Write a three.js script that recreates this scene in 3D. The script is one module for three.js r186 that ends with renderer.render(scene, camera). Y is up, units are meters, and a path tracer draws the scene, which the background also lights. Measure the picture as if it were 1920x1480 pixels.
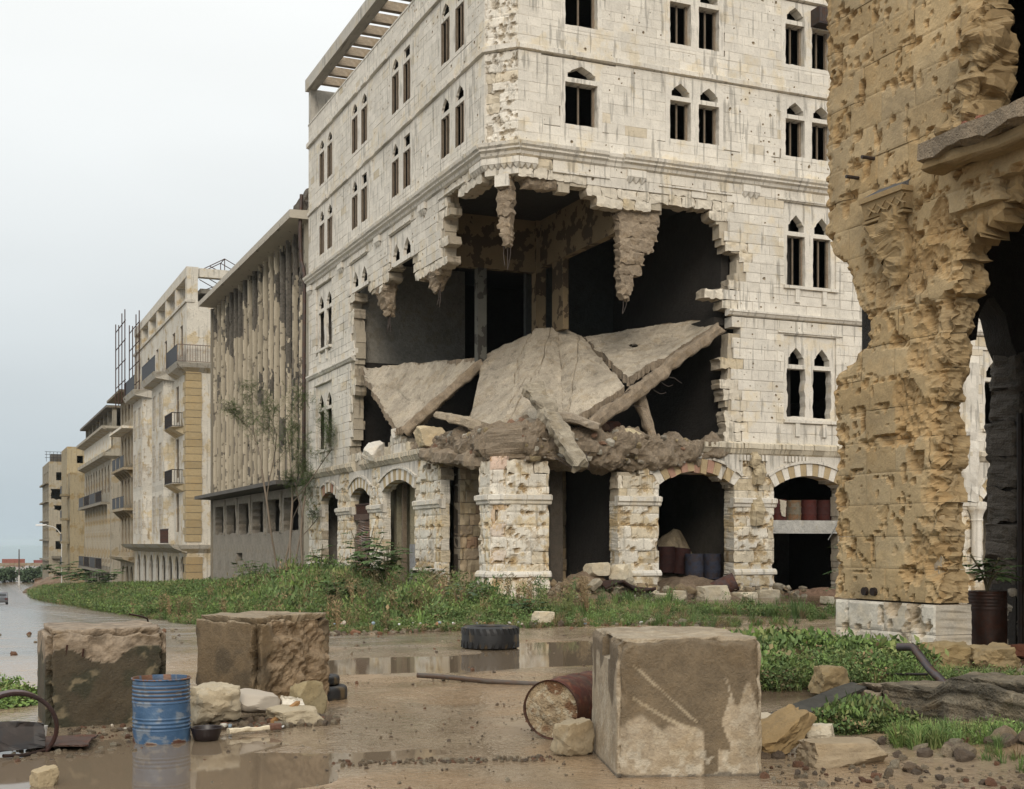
import * as THREE from 'three';
import { mergeGeometries, mergeVertices, toCreasedNormals } from 'three/addons/utils/BufferGeometryUtils.js';

// ---------------------------------------------------------------- camera, sky, sun, exposure
const scene = new THREE.Scene();
const YAW = 23.43 * Math.PI / 180;                 // the street runs along -z, the lens looks 23.4 degrees to its right
const camera = new THREE.PerspectiveCamera(2 * Math.atan(740 / 2400) * 180 / Math.PI, 1920 / 1480, 0.1, 9000);
camera.position.set(0, 1.65, 0);
camera.rotation.set(0, -YAW, 0);
camera.setViewOffset(1920, 1480, 0, -279, 1920, 1480);   // rising front of a view camera: verticals stay upright
camera.updateProjectionMatrix();

const renderer = new THREE.WebGLRenderer({ antialias: true });
renderer.setSize(1024, 789);
renderer.toneMapping = THREE.LinearToneMapping;
renderer.toneMappingExposure = 1.2;
renderer.shadowMap.enabled = true;

const sun = new THREE.DirectionalLight(0xfff3e2, 1.5);
sun.position.set(-26, 62, 62); sun.target.position.set(13, 4, -34);
sun.castShadow = true; sun.shadow.radius = 45; sun.shadow.mapSize.set(2048, 2048);
Object.assign(sun.shadow.camera, { left: -80, right: 80, top: 80, bottom: -80, near: 1, far: 320 });
scene.add(sun, sun.target);

// ---------------------------------------------------------------- random numbers and noise
function rng(seed) { let a = seed >>> 0; return () => { a = (a + 0x6D2B79F5) | 0; let t = Math.imul(a ^ (a >>> 15), 1 | a); t = (t + Math.imul(t ^ (t >>> 7), 61 | t)) ^ t; return ((t ^ (t >>> 14)) >>> 0) / 4294967296; }; }
const PERM = new Uint8Array(512), GV = new Float32Array(256);
{ const r = rng(77), p = [...Array(256).keys()]; for (let i = 255; i > 0; i--) { const j = Math.floor(r() * (i + 1)); [p[i], p[j]] = [p[j], p[i]]; } for (let i = 0; i < 512; i++) PERM[i] = p[i & 255]; for (let i = 0; i < 256; i++) GV[i] = r() * 2 - 1; }
const sm = (t) => t * t * (3 - 2 * t), mix = (a, b, t) => a + (b - a) * t, clamp = (x, a = 0, b = 1) => Math.max(a, Math.min(b, x));
const sstep = (a, b, x) => sm(clamp((x - a) / (b - a)));
function n3(x, y, z) {
  const X = Math.floor(x), Y = Math.floor(y), Z = Math.floor(z), u = sm(x - X), v = sm(y - Y), w = sm(z - Z);
  const h = (i, j, k) => GV[PERM[PERM[PERM[(X + i) & 255] + ((Y + j) & 255)] + ((Z + k) & 255)]];
  return mix(mix(mix(h(0, 0, 0), h(1, 0, 0), u), mix(h(0, 1, 0), h(1, 1, 0), u), v), mix(mix(h(0, 0, 1), h(1, 0, 1), u), mix(h(0, 1, 1), h(1, 1, 1), u), v), w);
}
function fbm(x, y, z, o = 4) { let s = 0, a = 0.5, f = 1; for (let i = 0; i < o; i++) { s += a * n3(x * f, y * f, z * f); f *= 2.03; a *= 0.5; } return s; }
// tiling noise field, values about -1..1
function tileNoise(N, fx, fy, oct, seed, gain = 0.5) {
  const out = new Float32Array(N * N); let amp = 1, tot = 0;
  for (let o = 0; o < oct; o++) {
    const lx = fx << o, ly = fy << o; if (lx > N / 2 || ly > N / 2) break;
    const r = rng(seed + o * 101), L = new Float32Array(lx * ly); for (let i = 0; i < L.length; i++) L[i] = r() * 2 - 1;
    for (let j = 0; j < N; j++) {
      const y = j / N * ly, Y = Math.floor(y), v = sm(y - Y), r0 = (Y % ly) * lx, r1 = ((Y + 1) % ly) * lx;
      for (let i = 0; i < N; i++) { const x = i / N * lx, X = Math.floor(x), u = sm(x - X), a = X % lx, b = (X + 1) % lx; out[j * N + i] += amp * mix(mix(L[r0 + a], L[r0 + b], u), mix(L[r1 + a], L[r1 + b], u), v); }
    }
    tot += amp; amp *= gain;
  }
  for (let i = 0; i < out.length; i++) out[i] /= tot * 0.62;
  return out;
}
const toS = (c) => 255 * (c <= 0.0031308 ? 12.92 * c : 1.055 * Math.pow(c, 1 / 2.4) - 0.055);
function colorTex(N, fn) {          // fn(i) -> linear rgb
  const d = new Uint8Array(N * N * 4);
  for (let i = 0; i < N * N; i++) { const c = fn(i); d[i * 4] = toS(clamp(c[0])); d[i * 4 + 1] = toS(clamp(c[1])); d[i * 4 + 2] = toS(clamp(c[2])); d[i * 4 + 3] = 255; }
  const t = new THREE.DataTexture(d, N, N); t.colorSpace = THREE.SRGBColorSpace; return fin(t);
}
function dataTex(N, fn) { const d = new Uint8Array(N * N * 4); for (let i = 0; i < N * N; i++) { const v = 255 * clamp(fn(i)); d[i * 4] = d[i * 4 + 1] = d[i * 4 + 2] = v; d[i * 4 + 3] = 255; } return fin(new THREE.DataTexture(d, N, N)); }
function fin(t) { t.wrapS = t.wrapT = THREE.RepeatWrapping; t.magFilter = THREE.LinearFilter; t.minFilter = THREE.LinearMipmapLinearFilter; t.generateMipmaps = true; t.needsUpdate = true; return t; }

// overcast sky: darker and bluer at the horizon, brighter overhead, soft cloud banks
{
  const W = 1024, H = 512, d = new Float32Array(W * H * 4);
  for (let j = 0; j < H; j++) for (let i = 0; i < W; i++) {
    const el = ((j + 0.5) / H - 0.5) * Math.PI, az = (i + 0.5) / W * Math.PI * 2, s = Math.max(0, Math.sin(el)), ce = Math.cos(el);
    let L = 1.4 * (1 + 2 * s) / 3;
    const X = Math.cos(az) * ce, Z = Math.sin(az) * ce;
    const cl = fbm(X * 2.2 + 5, s * 7, Z * 2.2 + 3, 5), bank = fbm(X * 3.1 + 11, s * 16 + 2, Z * 3.1 + 9, 4);
    L *= 1 + 0.1 * cl + 0.1 * bank * (1 - sstep(0.1, 0.5, s));
    const b = Math.pow(1 - s, 5), k = (j * W + i) * 4;
    d[k] = L * mix(0.99, 0.84, b); d[k + 1] = L * mix(1.0, 0.985, b); d[k + 2] = L * mix(0.985, 1.07, b); d[k + 3] = 1;
  }
  const t = new THREE.DataTexture(d, W, H, THREE.RGBAFormat, THREE.FloatType);
  t.mapping = THREE.EquirectangularReflectionMapping; t.magFilter = t.minFilter = THREE.LinearFilter; t.needsUpdate = true;
  scene.background = t; scene.environment = t;
}
scene.fog = new THREE.FogExp2(0xb4c0c4, 0.0001);

// ---------------------------------------------------------------- building blocks
const V = (x, y, z) => new THREE.Vector3(x, y, z);
const names = {};
function numbered(n) { const k = names[n] = (names[n] || 0) + 1; return k === 1 ? n : n + '_' + String(k - 1).padStart(3, '0'); }
function thing(name, label, category, base = [0, 0, 0], group, turn = 0) {
  const o = new THREE.Group(); o.name = numbered(name); o.position.set(...base); o.rotation.y = turn; scene.add(o);
  o.userData = { label, category }; if (group) o.userData.group = group; return o;
}
function shade(m) { m.castShadow = true; m.receiveShadow = true; return m; }
function part(parent, name, geo, mat, label) { const m = shade(new THREE.Mesh(geo, mat)); m.name = name; if (label) m.userData.label = label; parent.add(m); return m; }
function wpart(parent, name, geo, mat, label) { const m = part(parent, name, geo, mat, label); m.position.copy(parent.position).negate(); return m; }   // geometry given in place
function setting(name, geo, mat, label) { const m = shade(new THREE.Mesh(geo, mat)); m.name = name; m.userData = { kind: 'structure', label: label || name.replace(/_/g, ' ') }; scene.add(m); return m; }
function solo(name, geo, mat, label, category, group) { const m = shade(new THREE.Mesh(geo, mat)); m.name = numbered(name); m.userData = { label, category }; if (group) m.userData.group = group; scene.add(m); return m; }

// triangle collector with flat faces, colours and uv in metres
class Acc {
  constructor(m) { this.p = []; this.c = []; this.m = m || null; this.v = new THREE.Vector3(); this.col = [1, 1, 1]; }
  pt(a) { const v = this.v.set(a[0], a[1], a[2]); if (this.m) v.applyMatrix4(this.m); this.p.push(v.x, v.y, v.z); }
  tri(a, b, c, col = this.col) { this.pt(a); this.pt(b); this.pt(c); for (let i = 0; i < 3; i++) this.c.push(col[0], col[1], col[2]); return this; }
  quad(a, b, c, d, col) { this.tri(a, b, c, col); this.tri(a, c, d, col); return this; }
  box(x0, y0, z0, x1, y1, z1, col) { return this.hexa([[x0, y0, z0], [x1, y0, z0], [x1, y1, z0], [x0, y1, z0], [x0, y0, z1], [x1, y0, z1], [x1, y1, z1], [x0, y1, z1]], col); }
  hexa(q, col) { const f = [[4, 5, 6, 7], [1, 0, 3, 2], [5, 1, 2, 6], [0, 4, 7, 3], [7, 6, 2, 3], [0, 1, 5, 4]]; for (const [a, b, c, d] of f) this.quad(q[a], q[b], q[c], q[d], col); return this; }
  geo(g, mat4, col = this.col) { const ng = g.index ? g.toNonIndexed() : g, a = ng.attributes.position, v = new THREE.Vector3(), q = []; for (let i = 0; i < a.count; i++) { v.fromBufferAttribute(a, i); if (mat4) v.applyMatrix4(mat4); q.push([v.x, v.y, v.z]); } for (let i = 0; i < q.length; i += 3) this.tri(q[i], q[i + 1], q[i + 2], col); return this; }
  shape(pts, holes, n0, n1, col) {       // flat outline in the local u,y plane given depth from n0 (back) to n1 (front)
    const ct = pts.map((p) => new THREE.Vector2(p[0], p[1])); if (THREE.ShapeUtils.isClockWise(ct)) ct.reverse();
    const hs = holes.map((h) => { const q = h.map((p) => new THREE.Vector2(p[0], p[1])); if (!THREE.ShapeUtils.isClockWise(q)) q.reverse(); return q; });
    const all = [...ct]; hs.forEach((h) => all.push(...h));
    for (const [a, b, c] of THREE.ShapeUtils.triangulateShape(ct, hs)) { const f = (k, n) => [all[k].x, all[k].y, n]; this.tri(f(a, n1), f(b, n1), f(c, n1), col); this.tri(f(c, n0), f(b, n0), f(a, n0), col); }
    for (const ring of [ct, ...hs]) for (let i = 0; i < ring.length; i++) { const a = ring[i], b = ring[(i + 1) % ring.length]; this.quad([a.x, a.y, n1], [a.x, a.y, n0], [b.x, b.y, n0], [b.x, b.y, n1], col); }
    return this;
  }
  get n() { return this.p.length / 9; }
  build() {
    const g = new THREE.BufferGeometry(), P = new Float32Array(this.p);
    g.setAttribute('position', new THREE.BufferAttribute(P, 3)); g.setAttribute('color', new THREE.BufferAttribute(new Float32Array(this.c), 3));
    g.computeVertexNormals(); return boxUV(g);
  }
}
function boxUV(g) {
  const p = g.attributes.position, n = g.attributes.normal, uv = new Float32Array(p.count * 2);
  for (let i = 0; i < p.count; i++) {
    const ax = Math.abs(n.getX(i)), ay = Math.abs(n.getY(i)), az = Math.abs(n.getZ(i));
    if (ay > ax && ay > az) { uv[2 * i] = p.getX(i); uv[2 * i + 1] = p.getZ(i); } else if (ax > az) { uv[2 * i] = p.getZ(i); uv[2 * i + 1] = p.getY(i); } else { uv[2 * i] = p.getX(i); uv[2 * i + 1] = p.getY(i); }
  }
  g.setAttribute('uv', new THREE.BufferAttribute(uv, 2)); return g;
}
function tint(g, col) { const n = g.attributes.position.count, a = new Float32Array(n * 3); for (let i = 0; i < n; i++) { a[3 * i] = col[0]; a[3 * i + 1] = col[1]; a[3 * i + 2] = col[2]; } g.setAttribute('color', new THREE.BufferAttribute(a, 3)); return g; }
const CX = 13.476, CZ = -32.307;
const basis = (u, n, o) => new THREE.Matrix4().makeBasis(V(...u), V(0, 1, 0), V(...n)).setPosition(...o);
const jit3 = (r, a) => (r() - 0.5) * 2 * a;
const scl = (c, k) => [c[0] * k, c[1] * k, c[2] * k];
// tube along points
function tube(pts, r, seg = 6, steps) { const c = new THREE.CatmullRomCurve3(pts.map((p) => V(...p)), false, 'catmullrom', 0.3); return new THREE.TubeGeometry(c, steps || Math.max(2, pts.length * 3), r, seg, false); }
function bar(a, b, r, seg = 6, r2) { const A = V(...a), B = V(...b), d = B.clone().sub(A), g = new THREE.CylinderGeometry(r2 ?? r, r, d.length(), seg); g.applyQuaternion(new THREE.Quaternion().setFromUnitVectors(V(0, 1, 0), d.clone().normalize())); g.translate((A.x + B.x) / 2, (A.y + B.y) / 2, (A.z + B.z) / 2); return g; }
// angular stone: a sphere cut down by planes, then roughened
function rock(seed, sx, sy, sz, o = {}) {
  const r = rng(seed), pl = [];
  for (const a of [[1, 0, 0], [-1, 0, 0], [0, 1, 0], [0, -1, 0], [0, 0, 1], [0, 0, -1]]) pl.push([V(a[0] + jit3(r, o.skew ?? 0.22), a[1] + jit3(r, o.skew ?? 0.22), a[2] + jit3(r, o.skew ?? 0.22)).normalize(), 0.86 + r() * 0.14]);
  for (let i = 0; i < (o.cuts ?? 6); i++) { const n = V(jit3(r, 1), jit3(r, 1), jit3(r, 1)).normalize(); pl.push([n, 1.0 + r() * 0.25]); }
  let g = new THREE.IcosahedronGeometry(1, o.detail ?? 5); const p = g.attributes.position, v = new THREE.Vector3(), s0 = seed * 7.31;
  for (let i = 0; i < p.count; i++) {
    v.fromBufferAttribute(p, i).normalize(); let R = 9; for (const [n, d] of pl) { const k = v.dot(n); if (k > 0.05) R = Math.min(R, d / k); }
    R = Math.min(R, 1.55); const ro = o.rough ?? 0.07; R *= 1 + ro * fbm(v.x * 2.4 + s0, v.y * 2.4, v.z * 2.4, 4) * 2; if (o.hf) R *= 1 + o.hf * (fbm(v.x * 7 + s0, v.y * 7, v.z * 7, 3) - 0.8 * Math.abs(fbm(v.x * 4, v.y * 4 + s0, v.z * 4, 2)));
    p.setXYZ(i, v.x * R * sx / 2, v.y * R * sy / 2, v.z * R * sz / 2);
  }
  g = toCreasedNormals(g, 0.5); g.computeBoundingBox(); g.translate(0, -g.boundingBox.min.y, 0); return boxUV(g);
}
// ---------------------------------------------------------------- surface textures
const N1 = 1024, N2 = 512;
const nA = tileNoise(N1, 4, 4, 7, 11), nB = tileNoise(N1, 24, 24, 5, 23, 0.6), nC = tileNoise(N1, 64, 6, 4, 37), nD = tileNoise(N1, 9, 9, 6, 53), nE = tileNoise(N1, 128, 128, 3, 71, 0.7), nF = tileNoise(N1, 3, 3, 7, 91, 0.6);
const TX = {};
// limestone: pale, with ochre washes, grey weathering with ragged outlines, fine pores
TX.stone = colorTex(N1, (i) => {
  const a = nA[i], b = nB[i], s = nC[i], och = 0.55 * sstep(0.3, 0.9, nD[i] + b * 0.35), gry = 0.7 * sstep(0.25, 0.8, nF[i] + b * 0.3 + s * 0.15), pore = sstep(0.62, 0.9, nE[i]) * 0.25;
  let k = 0.86 + 0.06 * a + 0.07 * b + 0.06 * nE[i]; k *= 1 - pore;
  let c = [k, k * 0.985, k * 0.955]; c = [c[0] * mix(1, 0.93, och), c[1] * mix(1, 0.84, och), c[2] * mix(1, 0.66, och)];
  const str = sstep(0.35, 0.85, s + a * 0.6) * 0.38; c = c.map((v) => v * (1 - str) * mix(1, 0.8, gry)); return c;
});
TX.stoneB = dataTex(N1, (i) => 0.55 + 0.16 * nB[i] + 0.14 * nE[i] + 0.14 * nA[i] - 0.3 * sstep(0.5, 0.9, nD[i] * 0.5 + nE[i] * 0.6));
// the same stone at street level, badly stained ochre and brown
TX.stoneG = colorTex(N1, (i) => { const a = nA[i], b = nB[i], o = 0.75 * sstep(0.1, 0.65, nD[i] + b * 0.5), d = 0.6 * sstep(0.3, 0.7, nF[i] * 0.8 + b * 0.6), p = sstep(0.5, 0.8, nE[i] + 0.4 * b) * 0.3, s = sstep(0.3, 0.8, nC[i] + 0.4 * a) * 0.25; const k = (0.9 + 0.06 * a + 0.07 * b) * (1 - p) * (1 - s); let c = [k, k * 0.98, k * 0.93]; c = [c[0] * mix(1, 0.86, o), c[1] * mix(1, 0.73, o), c[2] * mix(1, 0.5, o)]; return [c[0] * mix(1, 0.55, d), c[1] * mix(1, 0.47, d), c[2] * mix(1, 0.38, d)]; });
// softer sandstone without run-off streaks
TX.sand = colorTex(N1, (i) => { const a = nA[i], b = nB[i], g = 0.6 * sstep(0.25, 0.8, nF[i] + b * 0.3), o = 0.6 * sstep(0.1, 0.7, nD[i] + b * 0.3); const k = (0.86 + 0.08 * a + 0.08 * b + 0.07 * nE[i]) * mix(1, 0.8, g); return [k, k * mix(0.985, 0.93, o), k * mix(0.96, 0.82, o)]; });
// rough concrete and earth
TX.conc = colorTex(N1, (i) => { const k = 0.72 + 0.13 * nA[i] + 0.12 * nB[i] + 0.12 * nE[i], w = sstep(0.2, 0.7, nD[i]); return [k * mix(1, 0.9, w), k * mix(0.98, 0.85, w), k * mix(0.94, 0.76, w)]; });
TX.concB = dataTex(N1, (i) => 0.5 + 0.2 * nA[i] + 0.2 * nB[i] + 0.2 * nE[i]);
TX.rust = colorTex(N1, (i) => { const w = sstep(-0.2, 0.5, nD[i] + 0.4 * nB[i]), k = 0.75 + 0.2 * nB[i] + 0.12 * nE[i]; return [mix(0.9, 1, w) * k, mix(0.75, 0.55, w) * k, mix(0.7, 0.36, w) * k]; });
// plaster that flakes off
TX.peel = colorTex(N1, (i) => { const p = sstep(0.12, 0.2, nD[i] + 0.3 * nB[i]), k = 0.85 + 0.1 * nA[i] + 0.06 * nE[i]; return p > 0.5 ? [k * 0.34, k * 0.3, k * 0.27] : [k, k * 0.97, k * 0.9]; });
// burnt louvre paint with flakes gone to grey render
TX.flake = colorTex(N1, (i) => { const p = 0.8 * sstep(0.62, 0.68, nD[i] * 0.8 + 0.45 * nB[i]), q = sstep(0.3, 0.75, nF[i] + 0.25 * nB[i]), k = 0.88 + 0.07 * nA[i] + 0.06 * nE[i]; const c = [k, k * 0.96, k * 0.88].map((v) => v * mix(1, 0.72, q)); return c.map((v, j) => mix(v, [0.2, 0.185, 0.165][j], p)); });
function M(o) { const { tile = 1, map, bump, bs, ...r } = o; const m = new THREE.MeshStandardMaterial({ vertexColors: true, roughness: 0.92, metalness: 0, side: THREE.DoubleSide, ...r }); if (map) { m.map = map.clone(); m.map.repeat.set(1 / tile, 1 / tile); m.map.needsUpdate = true; } if (bump) { m.bumpMap = bump.clone(); m.bumpMap.repeat.set(1 / tile, 1 / tile); m.bumpMap.needsUpdate = true; m.bumpScale = bs; } return m; }
const MT = {
  stone: M({ map: TX.stone, bump: TX.stoneB, tile: 5, bs: 0.02 }),
  stoneG: M({ map: TX.stoneG, bump: TX.stoneB, tile: 4, bs: 0.02 }),
  ystone: M({ map: TX.sand, bump: TX.stoneB, tile: 2.6, bs: 0.012 }),
  block: M({ map: TX.conc, bump: TX.concB, tile: 1.9, bs: 0.008, roughness: 0.8 }),
  conc: M({ map: TX.conc, bump: TX.concB, tile: 2.3, bs: 0.03 }),
  earth: M({ map: TX.conc, bump: TX.concB, tile: 1.6, bs: 0.05 }),
  rust: M({ map: TX.rust, bump: TX.concB, tile: 1.1, bs: 0.006, roughness: 0.8, metalness: 0.15 }),
  steel: M({ map: TX.rust, tile: 0.9, roughness: 0.55, metalness: 0.4 }),
  peel: M({ map: TX.peel, tile: 3.2 }),
  flake: M({ map: TX.flake, bump: TX.stoneB, tile: 4.3, bs: 0.02 }),
  far: M({ map: TX.stoneG, bump: TX.stoneB, tile: 7, bs: 0.05 }),
  wood: M({ map: TX.conc, bump: TX.concB, tile: 0.7, bs: 0.006 }),
  plain: M({}),
};
const COL = { white: [0.765, 0.725, 0.655], ochre: [0.60, 0.50, 0.34], core: [0.40, 0.345, 0.27], debris: [0.35, 0.28, 0.205], conc: [0.46, 0.415, 0.35], soot: [0.05, 0.045, 0.04], yellow: [0.42, 0.305, 0.16], iron: [0.03, 0.03, 0.032], rust: [0.085, 0.05, 0.038], wood: [0.25, 0.2, 0.15] };
// ---------------------------------------------------------------- ground, water, sea
const BASINS = [[0.3, -9.3, 1.9, 1.3, 0.045], [1.2, -10.9, 1.4, 0.7, 0.03], [-2.5, -9.5, 2.5, 1.5, 0.03], [7.2, -16.4, 2.6, 1.3, 0.04], [9.6, -18.0, 2.2, 1.5, 0.04], [4.6, -16.8, 1.6, 0.9, 0.03], [2.2, -14.5, 1.2, 0.5, 0.02], [12.2, -19.0, 1.8, 1.0, 0.035], [3.0, -9.6, 0.8, 0.4, 0.012], [5.2, -12.3, 0.9, 0.35, 0.014]];
const roadY = (z) => -0.0389 * clamp(-z - 19.6, 0, 165.4) - 0.002 * Math.max(0, -z - 185);
function groundY(x, z) {
  const far = Math.max(0, -z - 40), bank = Math.max(-0.034 * far, roadY(z));
  const w = sstep(7.2, 12.2, x);
  let y = mix(roadY(z), bank, w);
  const near = 1 - sstep(26, 60, -z);
  y += (0.016 * fbm(x * 0.35, z * 0.35, 4, 3) + 0.010 * fbm(x * 1.7, z * 1.7, 9, 3) * near) * (1 + 0.4 * w);
  for (const [bx, bz, rx, rz, d] of BASINS) { const q = ((x - bx) / rx) ** 2 + ((z - bz) / rz) ** 2; if (q < 4) y -= d * Math.exp(-q * 1.3); }
  // overgrown bank by the facades, heaped soil beside the near pier
  y += 0.08 * sstep(8.8, 10.4, x) * sstep(27.5, 30, -z) + 0.1 * sstep(8.2, 10, x) * (1 - sstep(14, 15, x)) * sstep(33, 37, -z) * (1 + 0.6 * fbm(x * 0.8, z * 0.8, 2, 3));
  const e = ((x - 9.4) / 2.3) ** 2 + ((z + 11.6) / 2.6) ** 2; if (e < 4) y += 0.20 * Math.exp(-e * 1.2) * (1 + 0.5 * fbm(x * 1.3, z * 1.3, 3, 3));
  const e2 = ((x - 7.4) / 0.9) ** 2 + ((z + 7.6) / 1.0) ** 2; if (e2 < 4) y += 0.10 * Math.exp(-e2 * 1.2) * (1 + fbm(x * 2.3, z * 2.3, 3, 3));
  if (z < -290) y += Math.min(3.2, (-z - 290) * 0.25) * 1 - (z < -330 ? Math.min(14, (-z - 330) * 0.5) : 0);
  return y;
}
{
  const lines = (segs) => { const o = []; for (const [a, b, s] of segs) for (let v = a; v < b - 1e-6; v += s) o.push(v); o.push(segs.at(-1)[1]); return o; };
  const xs = lines([[-700, -200, 100], [-200, -60, 20], [-60, -16, 4], [-16, -4, 0.8], [-4, 16, 0.13], [16, 26, 0.8], [26, 80, 6], [80, 400, 40], [400, 1200, 200]]);
  const zs = lines([[3, 30, 3], [30, 90, 20]]).map((v) => v).reverse().concat(lines([[-3, 3, 0.75]]).reverse()).concat(lines([[3, 24, 0.13], [24, 50, 0.5], [50, 120, 2], [120, 400, 6]]).map((v) => -v));
  const Z = [...new Set(zs.map((v) => +v.toFixed(4)))].sort((a, b) => b - a);
  const nx = xs.length, nz = Z.length, P = new Float32Array(nx * nz * 3), C = new Float32Array(nx * nz * 3), U = new Float32Array(nx * nz * 2), I = [];
  let k = 0;
  for (let j = 0; j < nz; j++) for (let i = 0; i < nx; i++, k++) {
    const x = xs[i], z = Z[j]; P[3 * k] = x; P[3 * k + 1] = groundY(x, z); P[3 * k + 2] = z; U[2 * k] = x; U[2 * k + 1] = z;
    const f = fbm(x * 0.5 + 3, z * 0.5, 1, 4), g = fbm(x * 2.1, z * 2.1, 6, 3), h = fbm(x * 6.1, z * 6.1, 8, 2);
    let c = [0.33, 0.235, 0.15];
    const asp = sstep(-0.05, 0.22, f + 0.35 * g); c = c.map((v, q) => mix(v, [0.26, 0.2, 0.14][q], asp));
    const gv = sstep(0.12, 0.3, g + 0.3 * h) * 0.35; c = c.map((v, q) => mix(v, [0.40, 0.325, 0.235][q], gv));
    const street = (1 - sstep(6.5, 9.5, x)) * sstep(17, 22, -z); c = c.map((v, q) => mix(v, [0.2, 0.185, 0.165][q], street * (0.75 + 0.5 * g)));
    const soil = sstep(0.35, 0.6, sstep(23.4, 25, -z + 0.8 * f + (x - 11) * 0.25) * sstep(5.5, 8, x + 0.03 * (-z - 30)) + 0.3 * g) ; c = c.map((v, q) => mix(v, [0.15, 0.105, 0.065][q], soil * 0.9));
    const er = clamp(1.4 - ((x - 9.4) / 3.2) ** 2 - ((z + 11.4) / 3.3) ** 2 + g); c = c.map((v, q) => mix(v, [0.14, 0.1, 0.07][q], clamp(er)));
    C[3 * k] = c[0]; C[3 * k + 1] = c[1]; C[3 * k + 2] = c[2];
    if (i && j) { const a = k - nx - 1, b = k - nx, d = k - 1; I.push(a, d, k, a, k, b); }
  }
  const g = new THREE.BufferGeometry(); g.setAttribute('position', new THREE.BufferAttribute(P, 3)); g.setAttribute('color', new THREE.BufferAttribute(C, 3)); g.setAttribute('uv', new THREE.BufferAttribute(U, 2)); g.setIndex(I); g.computeVertexNormals();
  const gr = tileNoise(N1, 6, 6, 8, 211, 0.62), st = tileNoise(N1, 90, 90, 4, 217, 0.7);
  const map = colorTex(N1, (i) => { const k = 0.82 + 0.12 * gr[i] + 0.06 * st[i], pb = sstep(0.95, 1.2, st[i]); return [mix(k, 1, pb * 0.6), mix(k * 0.985, 0.97, pb * 0.6), mix(k * 0.95, 0.9, pb * 0.6)]; });
  const rough = dataTex(N1, (i) => 0.2 + 0.17 * gr[i] + 0.06 * st[i]);
  const bump = dataTex(N1, (i) => 0.5 + 0.24 * gr[i] + 0.1 * st[i]);
  for (const t of [map, rough, bump]) t.repeat.set(1 / 4.7, 1 / 4.7);
  setting('ground', g, new THREE.MeshStandardMaterial({ vertexColors: true, map, roughnessMap: rough, roughness: 1, bumpMap: bump, bumpScale: 0.02 }), 'wet muddy street and rubble-strewn ground');
  // shallow standing water fills the dips of the road
  const w = new THREE.PlaneGeometry(26, 13.6); w.rotateX(-Math.PI / 2); w.translate(3.5, -0.014, -12.7);
  setting('puddle_water', w, new THREE.MeshPhysicalMaterial({ color: new THREE.Color(0.165, 0.125, 0.085), roughness: 0.045, ior: 1.33, specularIntensity: 1 }), 'brown rain water standing in the dips of the road');
  const s = new THREE.PlaneGeometry(12000, 8000); s.rotateX(-Math.PI / 2); s.translate(0, -10.5, -4330);
  setting('sea', s, new THREE.MeshStandardMaterial({ color: new THREE.Color(0.13, 0.2, 0.22), roughness: 0.3 }), 'grey-green sea at the end of the street');
}
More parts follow.
